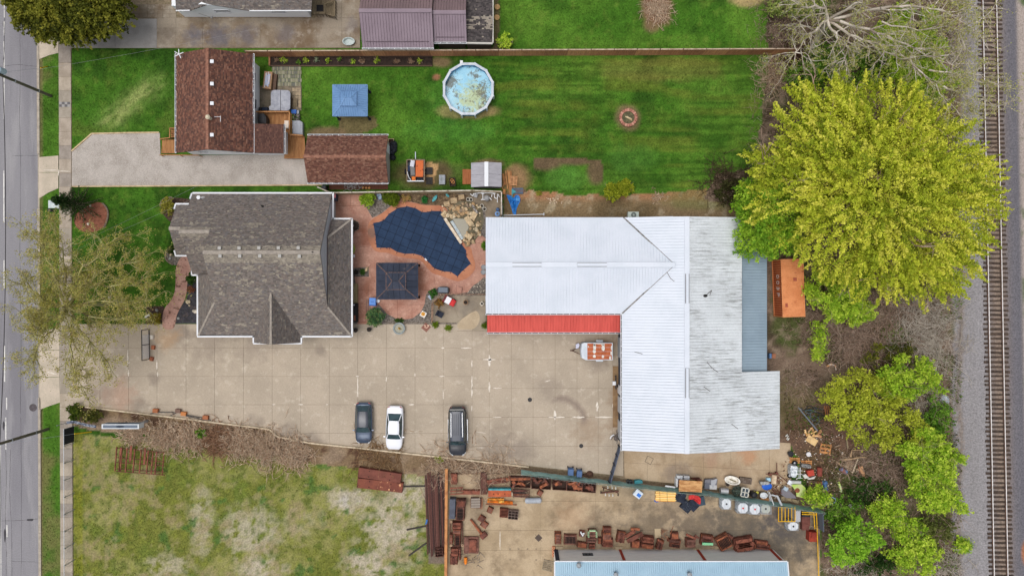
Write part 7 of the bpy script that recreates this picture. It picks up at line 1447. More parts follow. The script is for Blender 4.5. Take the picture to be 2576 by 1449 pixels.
t=crate('steel_bin','rusty open steel box at the foot of the pipe stack',fP(1402,1278),20,22,-3,.7,mrust[3],'bin',2)
plank('orange_beam','long rusty orange beam standing between lot and scrap yard',(1123.5,1178),(1121.5,1470),.3,.5,.7,M('beam_orange',S(196,138,88),S(150,96,66),s=1.5,lo=.45,hi=.65,fine=.14),'beam')
for a,b,lab in(((1168,1115),(1320,1085),'dark timber post lying on the gravel, upper of two'),((1185,1300),(1310,1210),'dark timber post lying on the gravel, lower of two'),((1150,803),(1300,800),'dark timber post lying beside the box beams')):plank('timber_post',lab,fP(*a),fP(*b),.14,.14,.1,M('post_black',S(66,60,58),fine=.2),'post')
mb=MB();dobb(mb,fP(1312,1055),4,10,10,.05,.3);dobb(mb,fP(1308,1070),3,5,40,.05,.2);solo(mb,'blue_scrap',M('scrap_blue',S(64,110,170)),'small blue scrap piece beside the pipe stack','scrap')
t=thing('steel_bedplate','large rusty U shaped steel bedplate on the ground','bedplate',P(*fS(560,220)))
for x,y,w,l,m in((295,138,95,155,0),(742,205,95,330,3),(560,340,270,62,0)):mb=MB();L=Loc(fS(x,y),0,.5);L.box(mb,0,0,w*s6,l*s6,.03,.5);L.box(mb,0,0,w*s6*.8,l*s6*.94,.5,.54);mb.B('beam',mrust[m],t)
t=thing('bar_rack','small rusty rack of three parallel bars','rack',P(*fS(330,310)))
for y in(272,318,362):mb=MB();bar(mb,P(*fS(235,y+4),.8),P(*fS(430,y-6),.8),.13,.1);mb.B('bar',mrust[0],t)
for x in(255,330,400):mb=MB();bar(mb,P(*fS(x,262),.7),P(*fS(x+4,368),.7),.06,.1);mb.B('cross_piece',mrust[4],t);mb=MB();c=at(fS(x,300),.7);mb.box((c.x,c.y,.35),(.08,.08,.7));mb.B('leg',mrust[1],t)
mb=MB();L=Loc(fS(268,590),2,1.0);L.box(mb,0,0,15,50,.02,.95);L.box(mb,0,0,13,48,.95,1.0);L.box(mb,0,-22,15.6,2,.1,.9);L.box(mb,0,22,15.6,2,.1,.9);solo(mb,'grey_tank',M('slate_tank',S(92,96,108),S(82,84,94),s=2,fine=.1),'tall slate grey steel tank beside the rusty machines','tank')
sc_=[((400,515),140,110,0,1.1,3,1,'dark rusty machine housing above the gridded machine'),((385,665),130,210,1,1.0,4,2,'gridded rusty machine bed right of the slate tank'),((335,850),140,100,0,1.0,0,0,'rusty casting with round holes in the left column'),((335,940),130,70,4,.9,2,1,'short rusty casting below the holed casting'),((345,1070),92,170,0,1.0,0,2,'tall rusty casting with a slotted middle'),((250,1050),50,150,0,.8,2,1,'narrow orange rust casting against the orange beam'),((300,1250),120,120,0,.9,0,0,'rusty plate casting with curved opening'),((290,1370),110,130,0,.8,1,0,'bottommost rusty casting in the left column'),((380,1280),30,180,0,.8,3,1,'thin upright rusty rail casting near the orange bottle'),((840,615),78,85,25,.6,2,1,'small square orange rust casting on open concrete'),((1597,355),72,80,30,.6,2,1,'small orange rust casting above the pale gas tank'),((715,745),96,90,32,.5,1,1,'upper of two joined slatted rust castings'),((752,832),100,90,35,.5,2,1,'lower of two joined slatted rust castings'),((610,405-80),10,10,0,.2,0,0,None)]
for d,w,l,deg,h,mi,kd,lab in sc_:
 if lab:engine(lab,fS(*d),w*s6,l*s6,deg,h,mi,kd,'machine_casting','casting')
t=thing('flange_frame','dark steel frame with round flanges around the left castings','frame',P(*fS(335,960)))
for x,y in((250,785),(250,1140),(420,1140),(440,745)):c=at(fS(x,y),.6);mb=MB();mb.ring((c.x,c.y),.06,.13,.5,.6,14);mb.B('flange',M('flange_pale',S(190,160,132)),t)
for a,b in(((235,780),(235,1150)),((420,790),(425,1150)),((240,790),(420,785)),((240,1150),(425,1155))):mb=MB();bar(mb,P(*fS(*a),.45),P(*fS(*b),.45),.1,.1);mb.B('beam',mrust[3],t)
t=thing('plank_stack','stack of weathered grey planks on a pallet','planks',P(*fS(620,505)))
for k in range(7):mb=MB();bar(mb,P(*fS(552,440+k*20),.6),P(*fS(690,436+k*20),.6),.14,.06);mb.B('plank',M('grey_plank%d'%(k%2),S(*((152,142,132),(128,116,106))[k%2]),fine=.15),t)
mb=MB();dbox(mb,*fS(545,430),*fS(700,575),.05,.55);mb.B('base',mrust[3],t)
for k in range(3):mb=MB();bar(mb,P(*fS(695+k*14,430),.5),P(*fS(690+k*14,590),.5),.05,.05);mb.B('strap_bar',mrust[k],t)
t=thing('machine_bed','orange rust machine bed with a teal painted edge','machine',P(*fS(985,350)));L=Loc(fS(985,355),0,.9);mb=MB();L.box(mb,0,0,58,17,.05,.9);mb.B('bed',M('bed_orange',S(196,104,64),S(160,84,60),s=1.5,fine=.15),t);mb=MB();L.box(mb,0,-9.8,57,4,.3,.92)
for k in range(12):L.box(mb,-26+k*4.7,-11,1.6,3.4,.5,.96)
mb.B('teal_edge',mteal,t)
for x in(-15,-4,13):mb=MB();L.box(mb,x,1,2.2,3.4,.895,.905);mb.B('slot',mhole,t)
mb=MB();[L.box(mb,31,-1+k*2,3,1,.4,.8)for k in range(4)];mb.B('pale_fins',M('fin_pale',S(232,220,196)),t)
for i,(a,b,c_,w)in enumerate((((800,440),(1050,440),(214,140,52),.22),((800,475),(1180,490),(222,120,36),.24),((970,478),(1050,478),(246,190,90),.2),((1000,500),(1185,505),(206,108,40),.16),((775,515),(1245,525),(150,98,72),.09))):plank('painted_beam',('upper orange painted beam below the teal edged machine','long orange painted beam below the teal edged machine','short yellow bar lying on the orange beams','short orange beam under the yellow bar','thin brown rod lowest under the orange beams')[i],fS(*a),fS(*b),w,.2,.3+.06*i,M('beam_or%d'%i,S(*c_),S(*[v*.75 for v in c_]),s=3,fine=.12),'beam')
t=thing('connecting_shaft','rusty shaft with a heavy square end lying diagonally','shaft',P(*fS(650,880)));mb=MB();mb.cyl(P(*fS(545,745),.3),P(*fS(740,1000),.3),.12,.17,10);mb.B('shaft',mrust[2],t);mb=MB();dobb(mb,fS(740,995),13,16,50,.03,.5);dobb(mb,fS(740,995),7,17,50,.5,.56);mb.B('end_block',mrust[1],t)
crate('slatted_crate','rusty crate with close slats joined to a gridded frame',fS(1048,655),21,21,4,.7,mrust[0],'crate',5);crate('gridded_frame','rusty gridded frame box right of the slatted crate',fS(1190,682),25,22,5,.7,M('grid_grey',S(138,120,112),S(108,88,80),s=3),'frame',2,grid=True)
t=thing('steel_plates','two stacked rusty steel plates on the concrete','plates',P(*fS(560,1135)));mb=MB();dobb(mb,fS(555,1135),37,41,1,.03,.35);mb.B('lower_plate',mrust[4],t);mb=MB();dobb(mb,fS(580,1155),18,29,3,.35,.6);mb.B('upper_plate',mrust[0],t);mb=MB();dobb(mb,fS(570,1065),19,4,3,.35,.64);mb.B('lip',mrust[1],t)
mb=MB();c0_,c1_=P(*fS(470,1320),.3),P(*fS(470,1400),.3);mb.cyl(c0_,c1_,.18,.18,14);mb.cyl(c1_,P(*fS(470,1425),.3),.18,.06,14);solo(mb,'orange_cylinder',M('cyl_orange',S(226,130,44),fine=.08),'bright orange gas cylinder lying by the left castings','cylinder',smooth=False)
mb=MB();rr=RR(15)
for k in range(26):p=at(fS(rr.uniform(400,700),rr.uniform(1240,1448)),.1);q=p+Vector((rr.uniform(-.5,.9),rr.uniform(-.7,.5),rr.uniform(0,.15)));mb.cyl(p,q,.02,.02,5)
solo(mb,'wire_scrap',M('wire_scrap',S(140,132,126),S(96,84,78),s=3),'tangle of wire and rods below the stacked plates','scrap')
bins=[((1300,190),300,150,2,'leftmost open steel bin of castings under the green fence'),((1615,205),290,165,3,'second steel bin of castings from the left, holding red bars'),((1893,232),205,140,3,'third steel bin, dark with few castings'),((2115,245),225,145,4,'fourth steel bin packed with ribbed castings'),((2335,272),200,130,4,'rightmost steel bin of castings under the green fence')]
for i,(d,w,l,deg,lab)in enumerate(bins):
 L=Loc(fS(*d),deg,.8);w,l=w*s6,l*s6;t=thing('steel_bin',lab,'bin',L(0,0),'steel bins along the fence')
 for x,y,ww,ll in((-w/2,0,1.2,l),(w/2,0,1.2,l),(0,-l/2,w,1.2),(0,l/2,w,1.2)):mb=MB();L.box(mb,x,y,ww,ll,.03,.8);mb.B('side',mrust[3],t)
 mb=MB();L.box(mb,0,0,w-1.3,l-1.3,.05,.2);mb.B('floor',M('crate_dark',S(62,46,40)),t);rr=RR(30+i)
 for k in range((7,7,4,9,6)[i]):
  x,y=rr.uniform(-w*.36,w*.36),rr.uniform(-l*.3,l*.3);mb=MB();a=L.a;L2=Loc((0,0),0);zz=rr.uniform(.5,.85);c=L(x,y,zz/2+.1);mb.box(c,(rr.uniform(.3,.9),rr.uniform(.14,.3),zz-.2),a+rr.uniform(-1,1));mb.box((c[0],c[1],zz),(rr.uniform(.1,.3),rr.uniform(.2,.4),.1),a+rr.uniform(-1,1));mb.B('casting',mrust[rr.randrange(4)],t)
for i,(a,b,w)in enumerate((((795,175),(1080,130),.3),((800,205),(1130,165),.2),((1080,140),(1460,125),.3),((1110,105),(1440,120),.14))):plank('steel_channel','rusty steel channel under the brushy fence end, %s from the top'%('third','fourth','second','first')[i],fS(*a),fS(*b),w,.2,.4+.12*(i%3),mrust[i%3],'channel','steel channels under the fence')
t=thing('pipe_rack','rack of short rusty pipes beside the teal edged machine','rack',P(*fS(1310,345)));rr=RR(17)
for k in range(12):mb=MB();y=292+k*10;mb.cyl(P(*fS(1185+rr.uniform(0,20),y),.5),P(*fS(1420+rr.uniform(-40,10),y+rr.uniform(-14,14)),.5),.04,.04,6);mb.B('pipe',rr.choice(mpp+mrust),t)
for x in(1190,1310,1430):mb=MB();bar(mb,P(*fS(x,285),.4),P(*fS(x,415),.4),.08,.08);mb.B('bearer',mrust[3],t)
t=thing('propane_tank','pale grey horizontal gas tank lying on the yard concrete','tank',P(*fS(1475,460)));A,B=at(fS(1395,462),.5),at(fS(1590,458),.5);mb=MB();ax=(B-A).normalized()
for k in range(6):s0,s1=k/5,0;
mb.cyl(A,B,.3,.3,18,cap=False)
for e,sg_ in((A,-1),(B,1)):
 prev=(e,.3)
 for q,r_ in((.1,.27),(.17,.19),(.2,.06)):nx=e+ax*sg_*q;mb.cyl(prev[0],nx,prev[1],r_,18,cap=(r_<.1));prev=(nx,r_)
mb.B('vessel',M('tank_pale',S(176,182,190),S(160,166,174),s=2,r=.5,fine=.06),t,smooth=True);mb=MB();c=at(fS(1385,465),.6);mb.ring((c.x,c.y),.1,.14,.4,.7,12);mb.B('collar',mgalv,t)
for x in(1430,1560):mb=MB();dobb(mb,fS(x,460),2,11,0,.02,.24);mb.B('foot',mgalv,t)
mb=MB();dobb(mb,fS(1572,1025),14,14,45,.03,.055);[dobb(mb,(fS(1572,1025)[0]+k*2.2-4.4,fS(1572,1025)[1]+k*2.2-4.4),.6,12,-45,.055,.065)for k in range(5)];solo(mb,'tread_plate',M('tread',S(92,80,74),fine=.15),'square dark tread plate lying diamond wise on the concrete','plate')
pallet('worn grey pallet by the corner of the blue roofed building',fQ(425,1373),25,28,12,M('pallet_grey',S(164,150,128),S(132,120,102),s=3),6)
for k,d in enumerate(((1140,1190),(1272,1190),(1405,1190),(1537,1190),(1143,1350),(1535,1355))):c=P(*fS(*d));mb=MB();mb.lathe((c[0],c[1],.03),[(.1,0),(.1,.012),(.05,.014)],12);mb.B('floor_anchor',M('anchor',S(142,126,106)),ly)
eng=[((145,890),95,170,0,.9,2,1,'orange rust cabinet at the left end of the engine row'),((330,905),190,150,2,.6,4,2,'wide grey rust engine frame second in the row'),((650,912),150,75,2,.7,4,0,'pale finned engine top below the green engine'),((510,985),150,80,10,.6,0,1,'rust red box casting left in the lower row by the white wall'),((660,1005),90,75,2,.6,0,0,'small four bore casting by the white wall'),((888,770),120,100,3,.8,1,0,'dark engine top stacked above two others'),((885,860),140,120,0,1.0,2,1,'bright rust engine block in the middle of the tall stack'),((895,955),165,125,2,.9,0,0,'wide engine block at the foot of the tall stack'),((775,920),45,90,0,.6,0,1,'narrow casting left of the tall stack'),((1100,870),120,160,10,.9,1,0,'tilted engine block right of the tall stack'),((1320,975),130,110,2,.8,0,1,'square engine block behind the long rails'),((1505,910),190,90,6,1.0,0,0,'toothed engine block with six bores'),((1500,1005),200,70,6,.8,0,1,'flat engine base under the toothed block'),((1690,985),90,140,15,.8,1,0,'upright dark engine block by the second splash block'),((1915,850),110,95,0,.8,0,1,'engine block with a rod sticking up behind it'),((1905,925),195,45,8,.7,1,1,'long thin casting under the rod engine'),((1915,990),150,70,8,.6,0,2,'open four pane casting by the white wall'),((2155,960),140,125,0,.9,4,0,'six bore engine block left of the third splash block'),((2400,915),180,150,8,.8,1,0,'dark engine block carrying a pale green bar')]
for d,w,l,deg,h,mi,kd,lab in eng:engine(lab,fE(*d),w*s6,l*s6,deg,h,mi,kd)
for d,w,l,deg,h,mi,kd,lab in(((1700,1212),100,100,-28,.9,2,2,'tilted engine with open orange windows'),((1845,1228),140,95,-10,1.0,0,0,'large tilted engine with pale strip near the building end'),((1968,1212),95,28,8,.6,0,1,'upper of two ribbed castings at the right end of the row'),((1975,1242),110,34,6,.6,1,0,'lower of two ribbed castings at the right end of the row'),((1740,1170),40,30,30,.5,3,1,'small casting above the tilted orange windowed engine')):engine(lab,fQ(*d),w*.34937,l*.34937,deg,h,mi,kd)
t=engine('small pale grey engine standing alone above the row',fE(508,815),13,14,10,.6,4,0,'small_engine');mb=MB();[dobb(mb,fE(490+k*14,790+k*22%50),3,4,20*k,.55,.68)for k in range(4)];mb.B('white_fittings',mwhite,t)
t=engine('engine with pale green painted head at the top of the row',fE(665,815),20,17,0,.9,4,0,'green_engine');L=Loc(fE(665,812),0,.9);mb=MB();L.box(mb,0,-8.5,16,3,.7,.98)
for s in(-1,1):[L.box(mb,s*10,-5+k*3,4,1.3,.6,.95)for k in range(5)]
mb.B('green_head',M('pale_green',S(176,206,164),fine=.1),t)
mb=MB();dobb(mb,fE(2405,962),27,6,2,.8,.94);solo(mb,'green_bar',M('mint',S(136,204,156),fine=.08),'pale green bar lying on the dark engine block','bar')
t=thing('wire_cage','crumpled pale rusty wire cage among the engines','cage',P(*fE(1745,815)));mb=MB();rr=RR(21)
for k in range(46):p=at(fE(1745+rr.uniform(-45,45),815+rr.uniform(-65,65)),rr.uniform(.1,.6));q=p+Vector((rr.uniform(-.3,.3),rr.uniform(-.3,.3),rr.uniform(-.2,.2)));mb.cyl(p,q,.02,.02,5)
mb.B('wires',M('cage_rust',S(176,134,106),S(140,96,74),s=4),t)
for i,(a,b,w,lab)in enumerate((((1160,850),(1310,760),.34,'upper rusty rail leaning across the engines'),((1185,920),(1420,800),.44,'broad lower rusty rail leaning across the engines'),((1240,730),(1375,740),.26,'short rail with white edge above the leaning rails'),((2080,815),(2225,880),.24,'slanting casting above the six bore engine'),((2210,830),(2265,870),.22,'short slanting casting right of the longer one'),((1885,690),(1840,810),.05,'thin rod sticking up from the engines'),((1650,890),(1730,950),.2,'short slanting casting over the upright dark engine'))):plank('rusty_rail',lab,fE(*a),fE(*b),w,.22 if w>.1 else .05,.85+.1*(i%2),mrust[i%3],'rail')
mb=MB();dobb(mb,fE(1650,800),15,23,-2,.03,.08);[dobb(mb,fE(1650,760+k*26),14,.5,-2,.08,.09)for k in range(4)];solo(mb,'flat_board',M('board_tan',S(184,166,136),fine=.1),'flat tan board on the ground beside the wire cage','board')
t=thing('valve_manifold','dark pipe manifold with white valves below the green fence','manifold',P(*fE(920,165)));mb=MB();mb.cyl(P(*fE(790,190),.4),P(*fE(1060,160),.4),.09,.09,10);mb.cyl(P(*fE(810,100),.4),P(*fE(1050,190),.35),.06,.06,8);mb.B('pipe',mrust[3],t);mw2=M('valve_white',S(220,216,208))
for x,y in((895,105),(960,110),(1015,115),(860,215),(915,220),(970,225),(790,180),(1050,215),(830,130),(955,50)):c=at(fE(x,y),.5);mb=MB();mb.cyl((c.x,c.y-.14,.5),(c.x,c.y+.14,.5),.06,.05,8);mb.lathe((c.x,c.y,.5),[(.06,0),(.08,.1),(.04,.16)],8);mb.B('valve',mw2 if x not in(790,1050,830)else M('valve_dark',S(62,50,46)),t)
t=thing('silver_chair','silver framed box with blue cover tilted by the green fence','box',P(*fE(1350,210)));L=Loc(fE(1355,210),38,.6);mb=MB();L.box(mb,0,0,20,18,.05,.55);mb.B('frame',M('alu',S(196,204,212),metal=.4,r=.4),t);mb=MB();L.box(mb,0,0,16,14,.55,.6);mb.B('panel',M('panel_ice',S(206,216,228)),t);mb=MB();L.box(mb,3,1,10,8,.6,.64);mb.B('blue_cover',M('cover_blue',S(66,122,206),fine=.08),t)
t=thing('yellow_lumber','banded bundle of yellow timber battens by the green fence','timber',P(*fE(1765,235)));rr=RR(5)
for k in range(11):mb=MB();bar(mb,P(*fE(1615+rr.uniform(-8,8),165+k*14),.5+.02*(k%3)),P(*fE(1915+rr.uniform(-10,12),178+k*13.5),.5+.02*(k%2)),.1,.22);mb.B('batten',M('batten%d'%(k%4),S(*((232,178,92),(246,214,136),(222,150,70),(250,226,160))[k%4]),fine=.06),t)
for x in(1680,1790):mb=MB();bar(mb,P(*fE(x,160),.64),P(*fE(x+4,325),.64),.03,.01);mb.B('band',mbk_,t)
mb=MB();c=at(fE(1635,310),.1);mb.lathe((c.x,c.y,.03),[(.2,0),(.22,.04),(.2,.07),(.05,.08)],14,sx=1.3,sy=.8);solo(mb,'dish_lid',mbluepl,'blue lid on the ground by the yellow timber','lid')
mtarp=M('mat_navy',S(46,52,66),S(36,40,52),s=2,fine=.12);mspk=M('mat_speckle',S(40,46,58),S(150,156,166),s=16,lo=.62,hi=.66,fine=.1)
for i,(d,w,l,deg,m,h_,lab)in enumerate((((1990,260),26,24,18,mtarp,.5,'ribbed navy mat heap right of the yellow timber'),((2290,320),24,22,-12,M('mat_slate',S(62,78,92),fine=.1),.3,'slate mat corner under the red sheet'),((2180,380),26,22,45,mtarp,.35,'plain navy mat under the speckled mat'),((2090,400),26,24,40,mspk,.45,'speckled black mat lying on top'))):
 L=Loc(fE(*d),deg,h_);t=thing('rubber_mat',lab,'mat',L(0,0));mb=MB();L.box(mb,0,0,w,l,.03,h_);mb.B('mat',m,t);mb=MB();[L.box(mb,0,-l/2+2+k*l/5,w*.98,1.2,h_,h_+.03)for k in range(4)]if i==0 else L.box(mb,0,0,w*.8,l*.8,h_,h_+.015);mb.B('mat_ridge',m,t)
V,F=[],[];rr=RR(3);q=[fE(*p)for p in((2120,220),(2200,215),(2300,255),(2300,350),(2280,370),(2220,320),(2170,270),(2110,300))];cx=sum(p[0]for p in q)/8;cy_=sum(p[1]for p in q)/8
for r_ in range(4):
 for p in smooth_poly(q,1):V.append(P(cx+(p[0]-cx)*r_/3,cy_+(p[1]-cy_)*r_/3,.5+rr.uniform(0,.14)))
n=16;mb=MB();mb.add(V,[(r_*n+i,r_*n+(i+1)%n,(r_+1)*n+(i+1)%n,(r_+1)*n+i)for r_ in range(3)for i in range(n)]);solo(mb,'red_sheet',M('sheet_red',S(206,62,60),S(176,46,48),s=3,fine=.1),'crumpled red sheet on the dark mats','sheet')
cart('blue wheelie bin on the drive by the green fence, left of two',fS(2060,35),15,17,3,M('cart_blue',S(66,92,132),r=.5),M('cart_blue_lid',S(76,104,146),r=.5));cart('blue wheelie bin on the drive by the green fence, right of two',fS(2190,62),14,17,6,MATS['cart_blue'],MATS['cart_blue_lid'])
mb=MB();c=at(fS(2345,65),.2);mb.lathe((c.x,c.y,0),[(.3,0),(.34,.15),(.2,.3),(.05,.34)],11,sx=1.2,sy=1.1);mb.lathe((c.x-.4,c.y-.12,0),[(.2,0),(.2,.1),(.05,.16)],9,sx=1.6);solo(mb,'brown_sack',M('sack',S(92,66,52),S(70,50,42),s=5,fine=.2),'brown sack lying right of the blue bins','sack')
for i,d in enumerate(((1205,25),(1252,30))):c=at(fE(*d),.5);mb=MB();mb.ring((c.x,c.y),.12,.19,.05,.5,16);solo(mb,'black_pipe_ring',M('ring_dark',S(74,78,82)),'short black pipe standing on end by the fence, %s of two'%('left','right')[i],'pipe','short black pipes')
mb=MB();dobb(mb,fE(1360,30),20,7,-6,.03,.4);dobb(mb,fE(1350,10),14,3,-6,.03,.55);solo(mb,'teal_case',mteal,'teal case lying against the green fence','case');plank('white_bar','bundle of thin white bars along the top of the fence',fJ(0,610),fJ(150,630),.16,.08,.9,mwhite,'bars')
t=thing('white_cabinet','white shelving cabinet behind the plywood table','cabinet',P(*fJ(270,540)))
for d,w,l in(((225,487),80,60),((325,492),82,60),((180,560),28,130),((250,540),60,40)):mb=MB();L=Loc(fJ(*d),3,.8);L.box(mb,0,0,w*s6,l*s6,.03,.8);L.box(mb,0,0,w*s6*.8,l*s6*.8,.8,.83);mb.B('unit',M('cab_white',S(222,226,230),fine=.04),t)
t=thing('plywood_table','stained plywood sheet lying on trestles over the fence','table',P(*fJ(380,612)));L=Loc(fJ(380,612),3,1.9);mb=MB();L.box(mb,0,0,58,28,1.9,1.96);mb.B('sheet',M('plywood',S(206,160,108),S(168,118,74),s=1.4,fine=.14,stretch=(1,3,1)),t)
for x in(-24,24):mb=MB();L.box(mb,x,0,2,20,.03,1.88);mb.B('trestle',mrust[1],t)
mb=MB();mb.prism(D2([fJ(*p)for p in((390,500),(530,500),(570,545),(540,560))],.6),.1,.6);solo(mb,'brown_board',mrust[1],'dark brown board edge behind the plywood sheet','board')
t=thing('panel_stack','stack of grey and white panels leaning behind the fence','panels',P(*fJ(695,590)))
for pts,c_,z in((((600,515),(790,505),(770,665),(590,655)),(122,122,130),.5),(((690,525),(785,500),(770,560),(720,640),(690,590)),(168,170,176),.62),(((605,560),(690,580),(660,660),(595,650)),(104,106,116),.56),(((670,595),(780,600),(778,665),(670,660)),(190,190,192),.6)):mb=MB();mb.prism(D2([fJ(*p)for p in pts],z),.05,z);mb.B('panel',M('pan%d'%c_[0],S(*c_),fine=.06),t)
mb=MB();L=Loc(fJ(1015,528),13,.6);c=L(0,0);prof=[(.7,0),(.8,.5),(.88,.55),(.88,.6),(.74,.6),(.66,.2),(.05,.16)];mb.lathe((0,0,0),prof,26,sy=.54);mb.v=[(c[0]+x*L.ca-y*L.sa,c[1]+x*L.sa+y*L.ca,z)for x,y,z in mb.v];solo(mb,'bathtub',M('tub_white',S(238,236,228),S(214,208,196),s=3,r=.35,fine=.04),'old white bathtub on the concrete behind the fence','bathtub',smooth=False)
mb=MB();bar(mb,P(*fJ(975,510),.3),P(*fJ(1065,545),.3),.1,.08);solo(mb,'pipe_in_tub',M('pipe_olive',S(120,112,84)),'short olive pipe lying inside the white bathtub','pipe')
mb=MB();dobb(mb,fJ(1215,532),31,15,8,.03,.3);dobb(mb,fJ(1232,532),22,13,8,.3,.36);solo(mb,'steel_tray',M('tray',S(92,78,68),S(118,106,96),s=4,fine=.18),'dark steel tray right of the bathtub','tray');pot('dark_pail','dark round pail below the bathtub',fJ(945,585),.24,.4,M('pail',S(120,108,98)))
mb=MB();A,B=at(fJ(830,680),.8),at(fJ(945,685),.8);mb.cyl(A,B,.33,.33,18);mb.cyl(A.lerp(B,.3),A.lerp(B,.34),.35,.35,18);mb.cyl(A.lerp(B,.7),A.lerp(B,.74),.35,.35,18);mb.box(((A+B)/2-Vector((0,0,.55))),(.6,.4,.5));solo(mb,'silver_drum',M('drum',S(196,196,198),metal=.6,r=.3,fine=.06),'silver metal drum lying behind the fence','drum')
t=thing('window_frame','white window frame leaning behind the fence','window',P(*fJ(1205,710)));L=Loc(fJ(1205,710),10,1.2);mb=MB()
for x,y,w,l in((-9,0,2,24),(9,0,2,24),(0,-11,20,2),(0,11,20,2),(0,0,20,1.4),(0,0,1.4,24)):L.box(mb,x,y,w,l,1.0,1.2)
mb.B('sash',M('sash',S(222,220,208),fine=.08),t);mb=MB();L.box(mb,0,0,18,22,1.02,1.06);mb.B('pane',mglass,t);mb=MB();L.box(mb,0,3,16,16,0.02,1.0);mb.B('support',M('support_dark',S(80,78,74)),t)
mb=MB();c=at(fJ(1355,755),1.0);mb.lathe((c.x,c.y,.02),[(.3,0),(.36,.3),(.35,.8),(.25,.95),(.08,1.0)],16);solo(mb,'black_barrel',mblackpl,'black plastic barrel behind the green fence','barrel');mb=MB();rr=RR(4);[mb.lathe((at(fJ(1330+rr.uniform(-30,30),682+rr.uniform(-10,12))).x,at(fJ(1330+rr.uniform(-30,30),682)).y,.6),[(.12,0),(.15,.08),(.05,.14)],8)for _ in range(6)];solo(mb,'yellow_cloth',M('cloth_yellow',S(222,214,92),fine=.1),'pale yellow cloth above the black barrel','cloth')
mb=MB();c=at(fJ(1540,620),.8);mb.lathe((c.x,c.y,.3),[(.3,0),(.5,.2),(.56,.42),(.5,.46),(.3,.5),(.05,.5)],22,sy=.72);solo(mb,'blue_tub',M('tub_blue',S(36,96,196),r=.4,fine=.05),'bright blue round tub upturned among the junk','tub');mb=MB();c=at(fJ(1490,755),.9);mb.lathe((c.x,c.y,.3),[(.2,0),(.38,.4),(.42,.6),(.34,.6),(.25,.42),(.05,.4)],20,sy=.8);solo(mb,'wash_basin',M('basin_white',S(210,214,218),r=.35),'white wash basin below the bright blue tub','basin')
mb=MB();dobb(mb,fJ(1505,570),22,8,-4,.5,.95);dobb(mb,fJ(1490,565),8,5,-4,.95,1.0);solo(mb,'grey_sink',M('sink',S(176,178,176),S(120,118,112),s=6),'grey sink unit resting above the blue tub','sink');mb=MB();dobb(mb,fJ(1563,516),10,8,2,.03,.4);dobb(mb,fJ(1563,512),9,4,2,.4,.43);solo(mb,'ice_blue_box',M('ice',S(176,216,236)),'white and ice blue box above the blue tub','box');mb=MB();L=Loc(fJ(1648,515),6,.6);L.box(mb,0,0,12,22,.03,.55);L.box(mb,0,0,10,20,.55,.6);solo(mb,'cream_drum',M('cream_box',S(214,196,168),S(186,160,132),s=3),'cream upright box beside the rusty rods','box')
t=thing('welded_rods','rusty steel rods welded in a star on the concrete','frame',P(*fJ(1690,425)))
for a,b in(((1685,260),(1685,575)),((1520,430),(1690,418)),((1690,425),(1838,540)),((1600,440),(1720,552)),((1640,430),(1775,540))):mb=MB();mb.cyl(P(*fJ(*a),.4),P(*fJ(*b),.35),.045,.045,8);mb.B('rod',mrust[1],t)
for d in((1585,440),(1690,425)):mb=MB();dobb(mb,fJ(*d),5,6,20,.03,.45);mb.B('hub',mrust[1],t)
ag=thing('silver_machine','silver machine on wheels with white rack among the junk','machine',P(*fJ(1945,400)));mb=MB();mb.prism(D2(smooth_poly([fJ(*p)for p in((1890,310),(1930,295),(2015,310),(2010,380),(1990,500),(1900,490),(1885,400))],1),.9),.2,.85,inset=.1);mb.B('body',M('machine_silver',S(206,212,218),S(150,158,164),s=5,r=.35,fine=.1),ag);mb=MB()
for k in range(8):dobb(mb,fJ(1910+(k*37)%80,320+(k*53)%150),4,5,30*k,.85,.95)
mb.B('fittings',M('fit_pale',S(226,230,234),fine=.1),ag)
for d,r_ in(((1885,460),.27),((1960,268),.28)):c=at(fJ(*d),.4);mb=MB();mb.ring((c.x,c.y),r_*.55,r_,.25,.42,18);wl_=mb.B('wheel',mtyre,ag);mb=MB();mb.lathe((c.x,c.y,.3),[(r_*.54,0),(r_*.5,.06),(.05,.08)],14);mb.B('hub_cap',mrim,wl_)
mb=MB();[bar(mb,P(*fJ(x,330),.8),P(*fJ(x,500),.8),.04,.04)for x in(2020,2040)];[bar(mb,P(*fJ(1990,y),.8),P(*fJ(2070,y),.8),.04,.04)for y in(380,435,490)];mb.B('rack',mwhite,ag)
mpo=M('pallet_orange',S(200,142,88),S(168,112,70),s=3);pallet('orange wood pallet at the corner of the rear slab',fJ(1955,225),25,15,2,mpo,4);pallet('orange wood pallet right of the first, partly buried',fJ(2135,262),26,13,2,mpo,3);pallet('broken pallet frame standing in the leaf litter',fR(905,380),27,27,8,mpo,3)
pot('black_bucket','black bucket lying by the corner of the rear slab',fJ(1898,130),.3,.5,mblackpl,False,'bucket');pot('white_pot','white cooking pot in the leaf litter',fJ(2168,135),.24,.4,M('pot_white',S(214,212,214)),False);mb=MB();dobb(mb,fJ(2130,310),24,9,10,.03,.5);dobb(mb,fJ(2130,325),20,4,10,.5,.58);solo(mb,'dark_stove',M('stove',S(92,90,88),S(160,160,160),s=5),'dark stove part with pale edge by the pallets','stove')
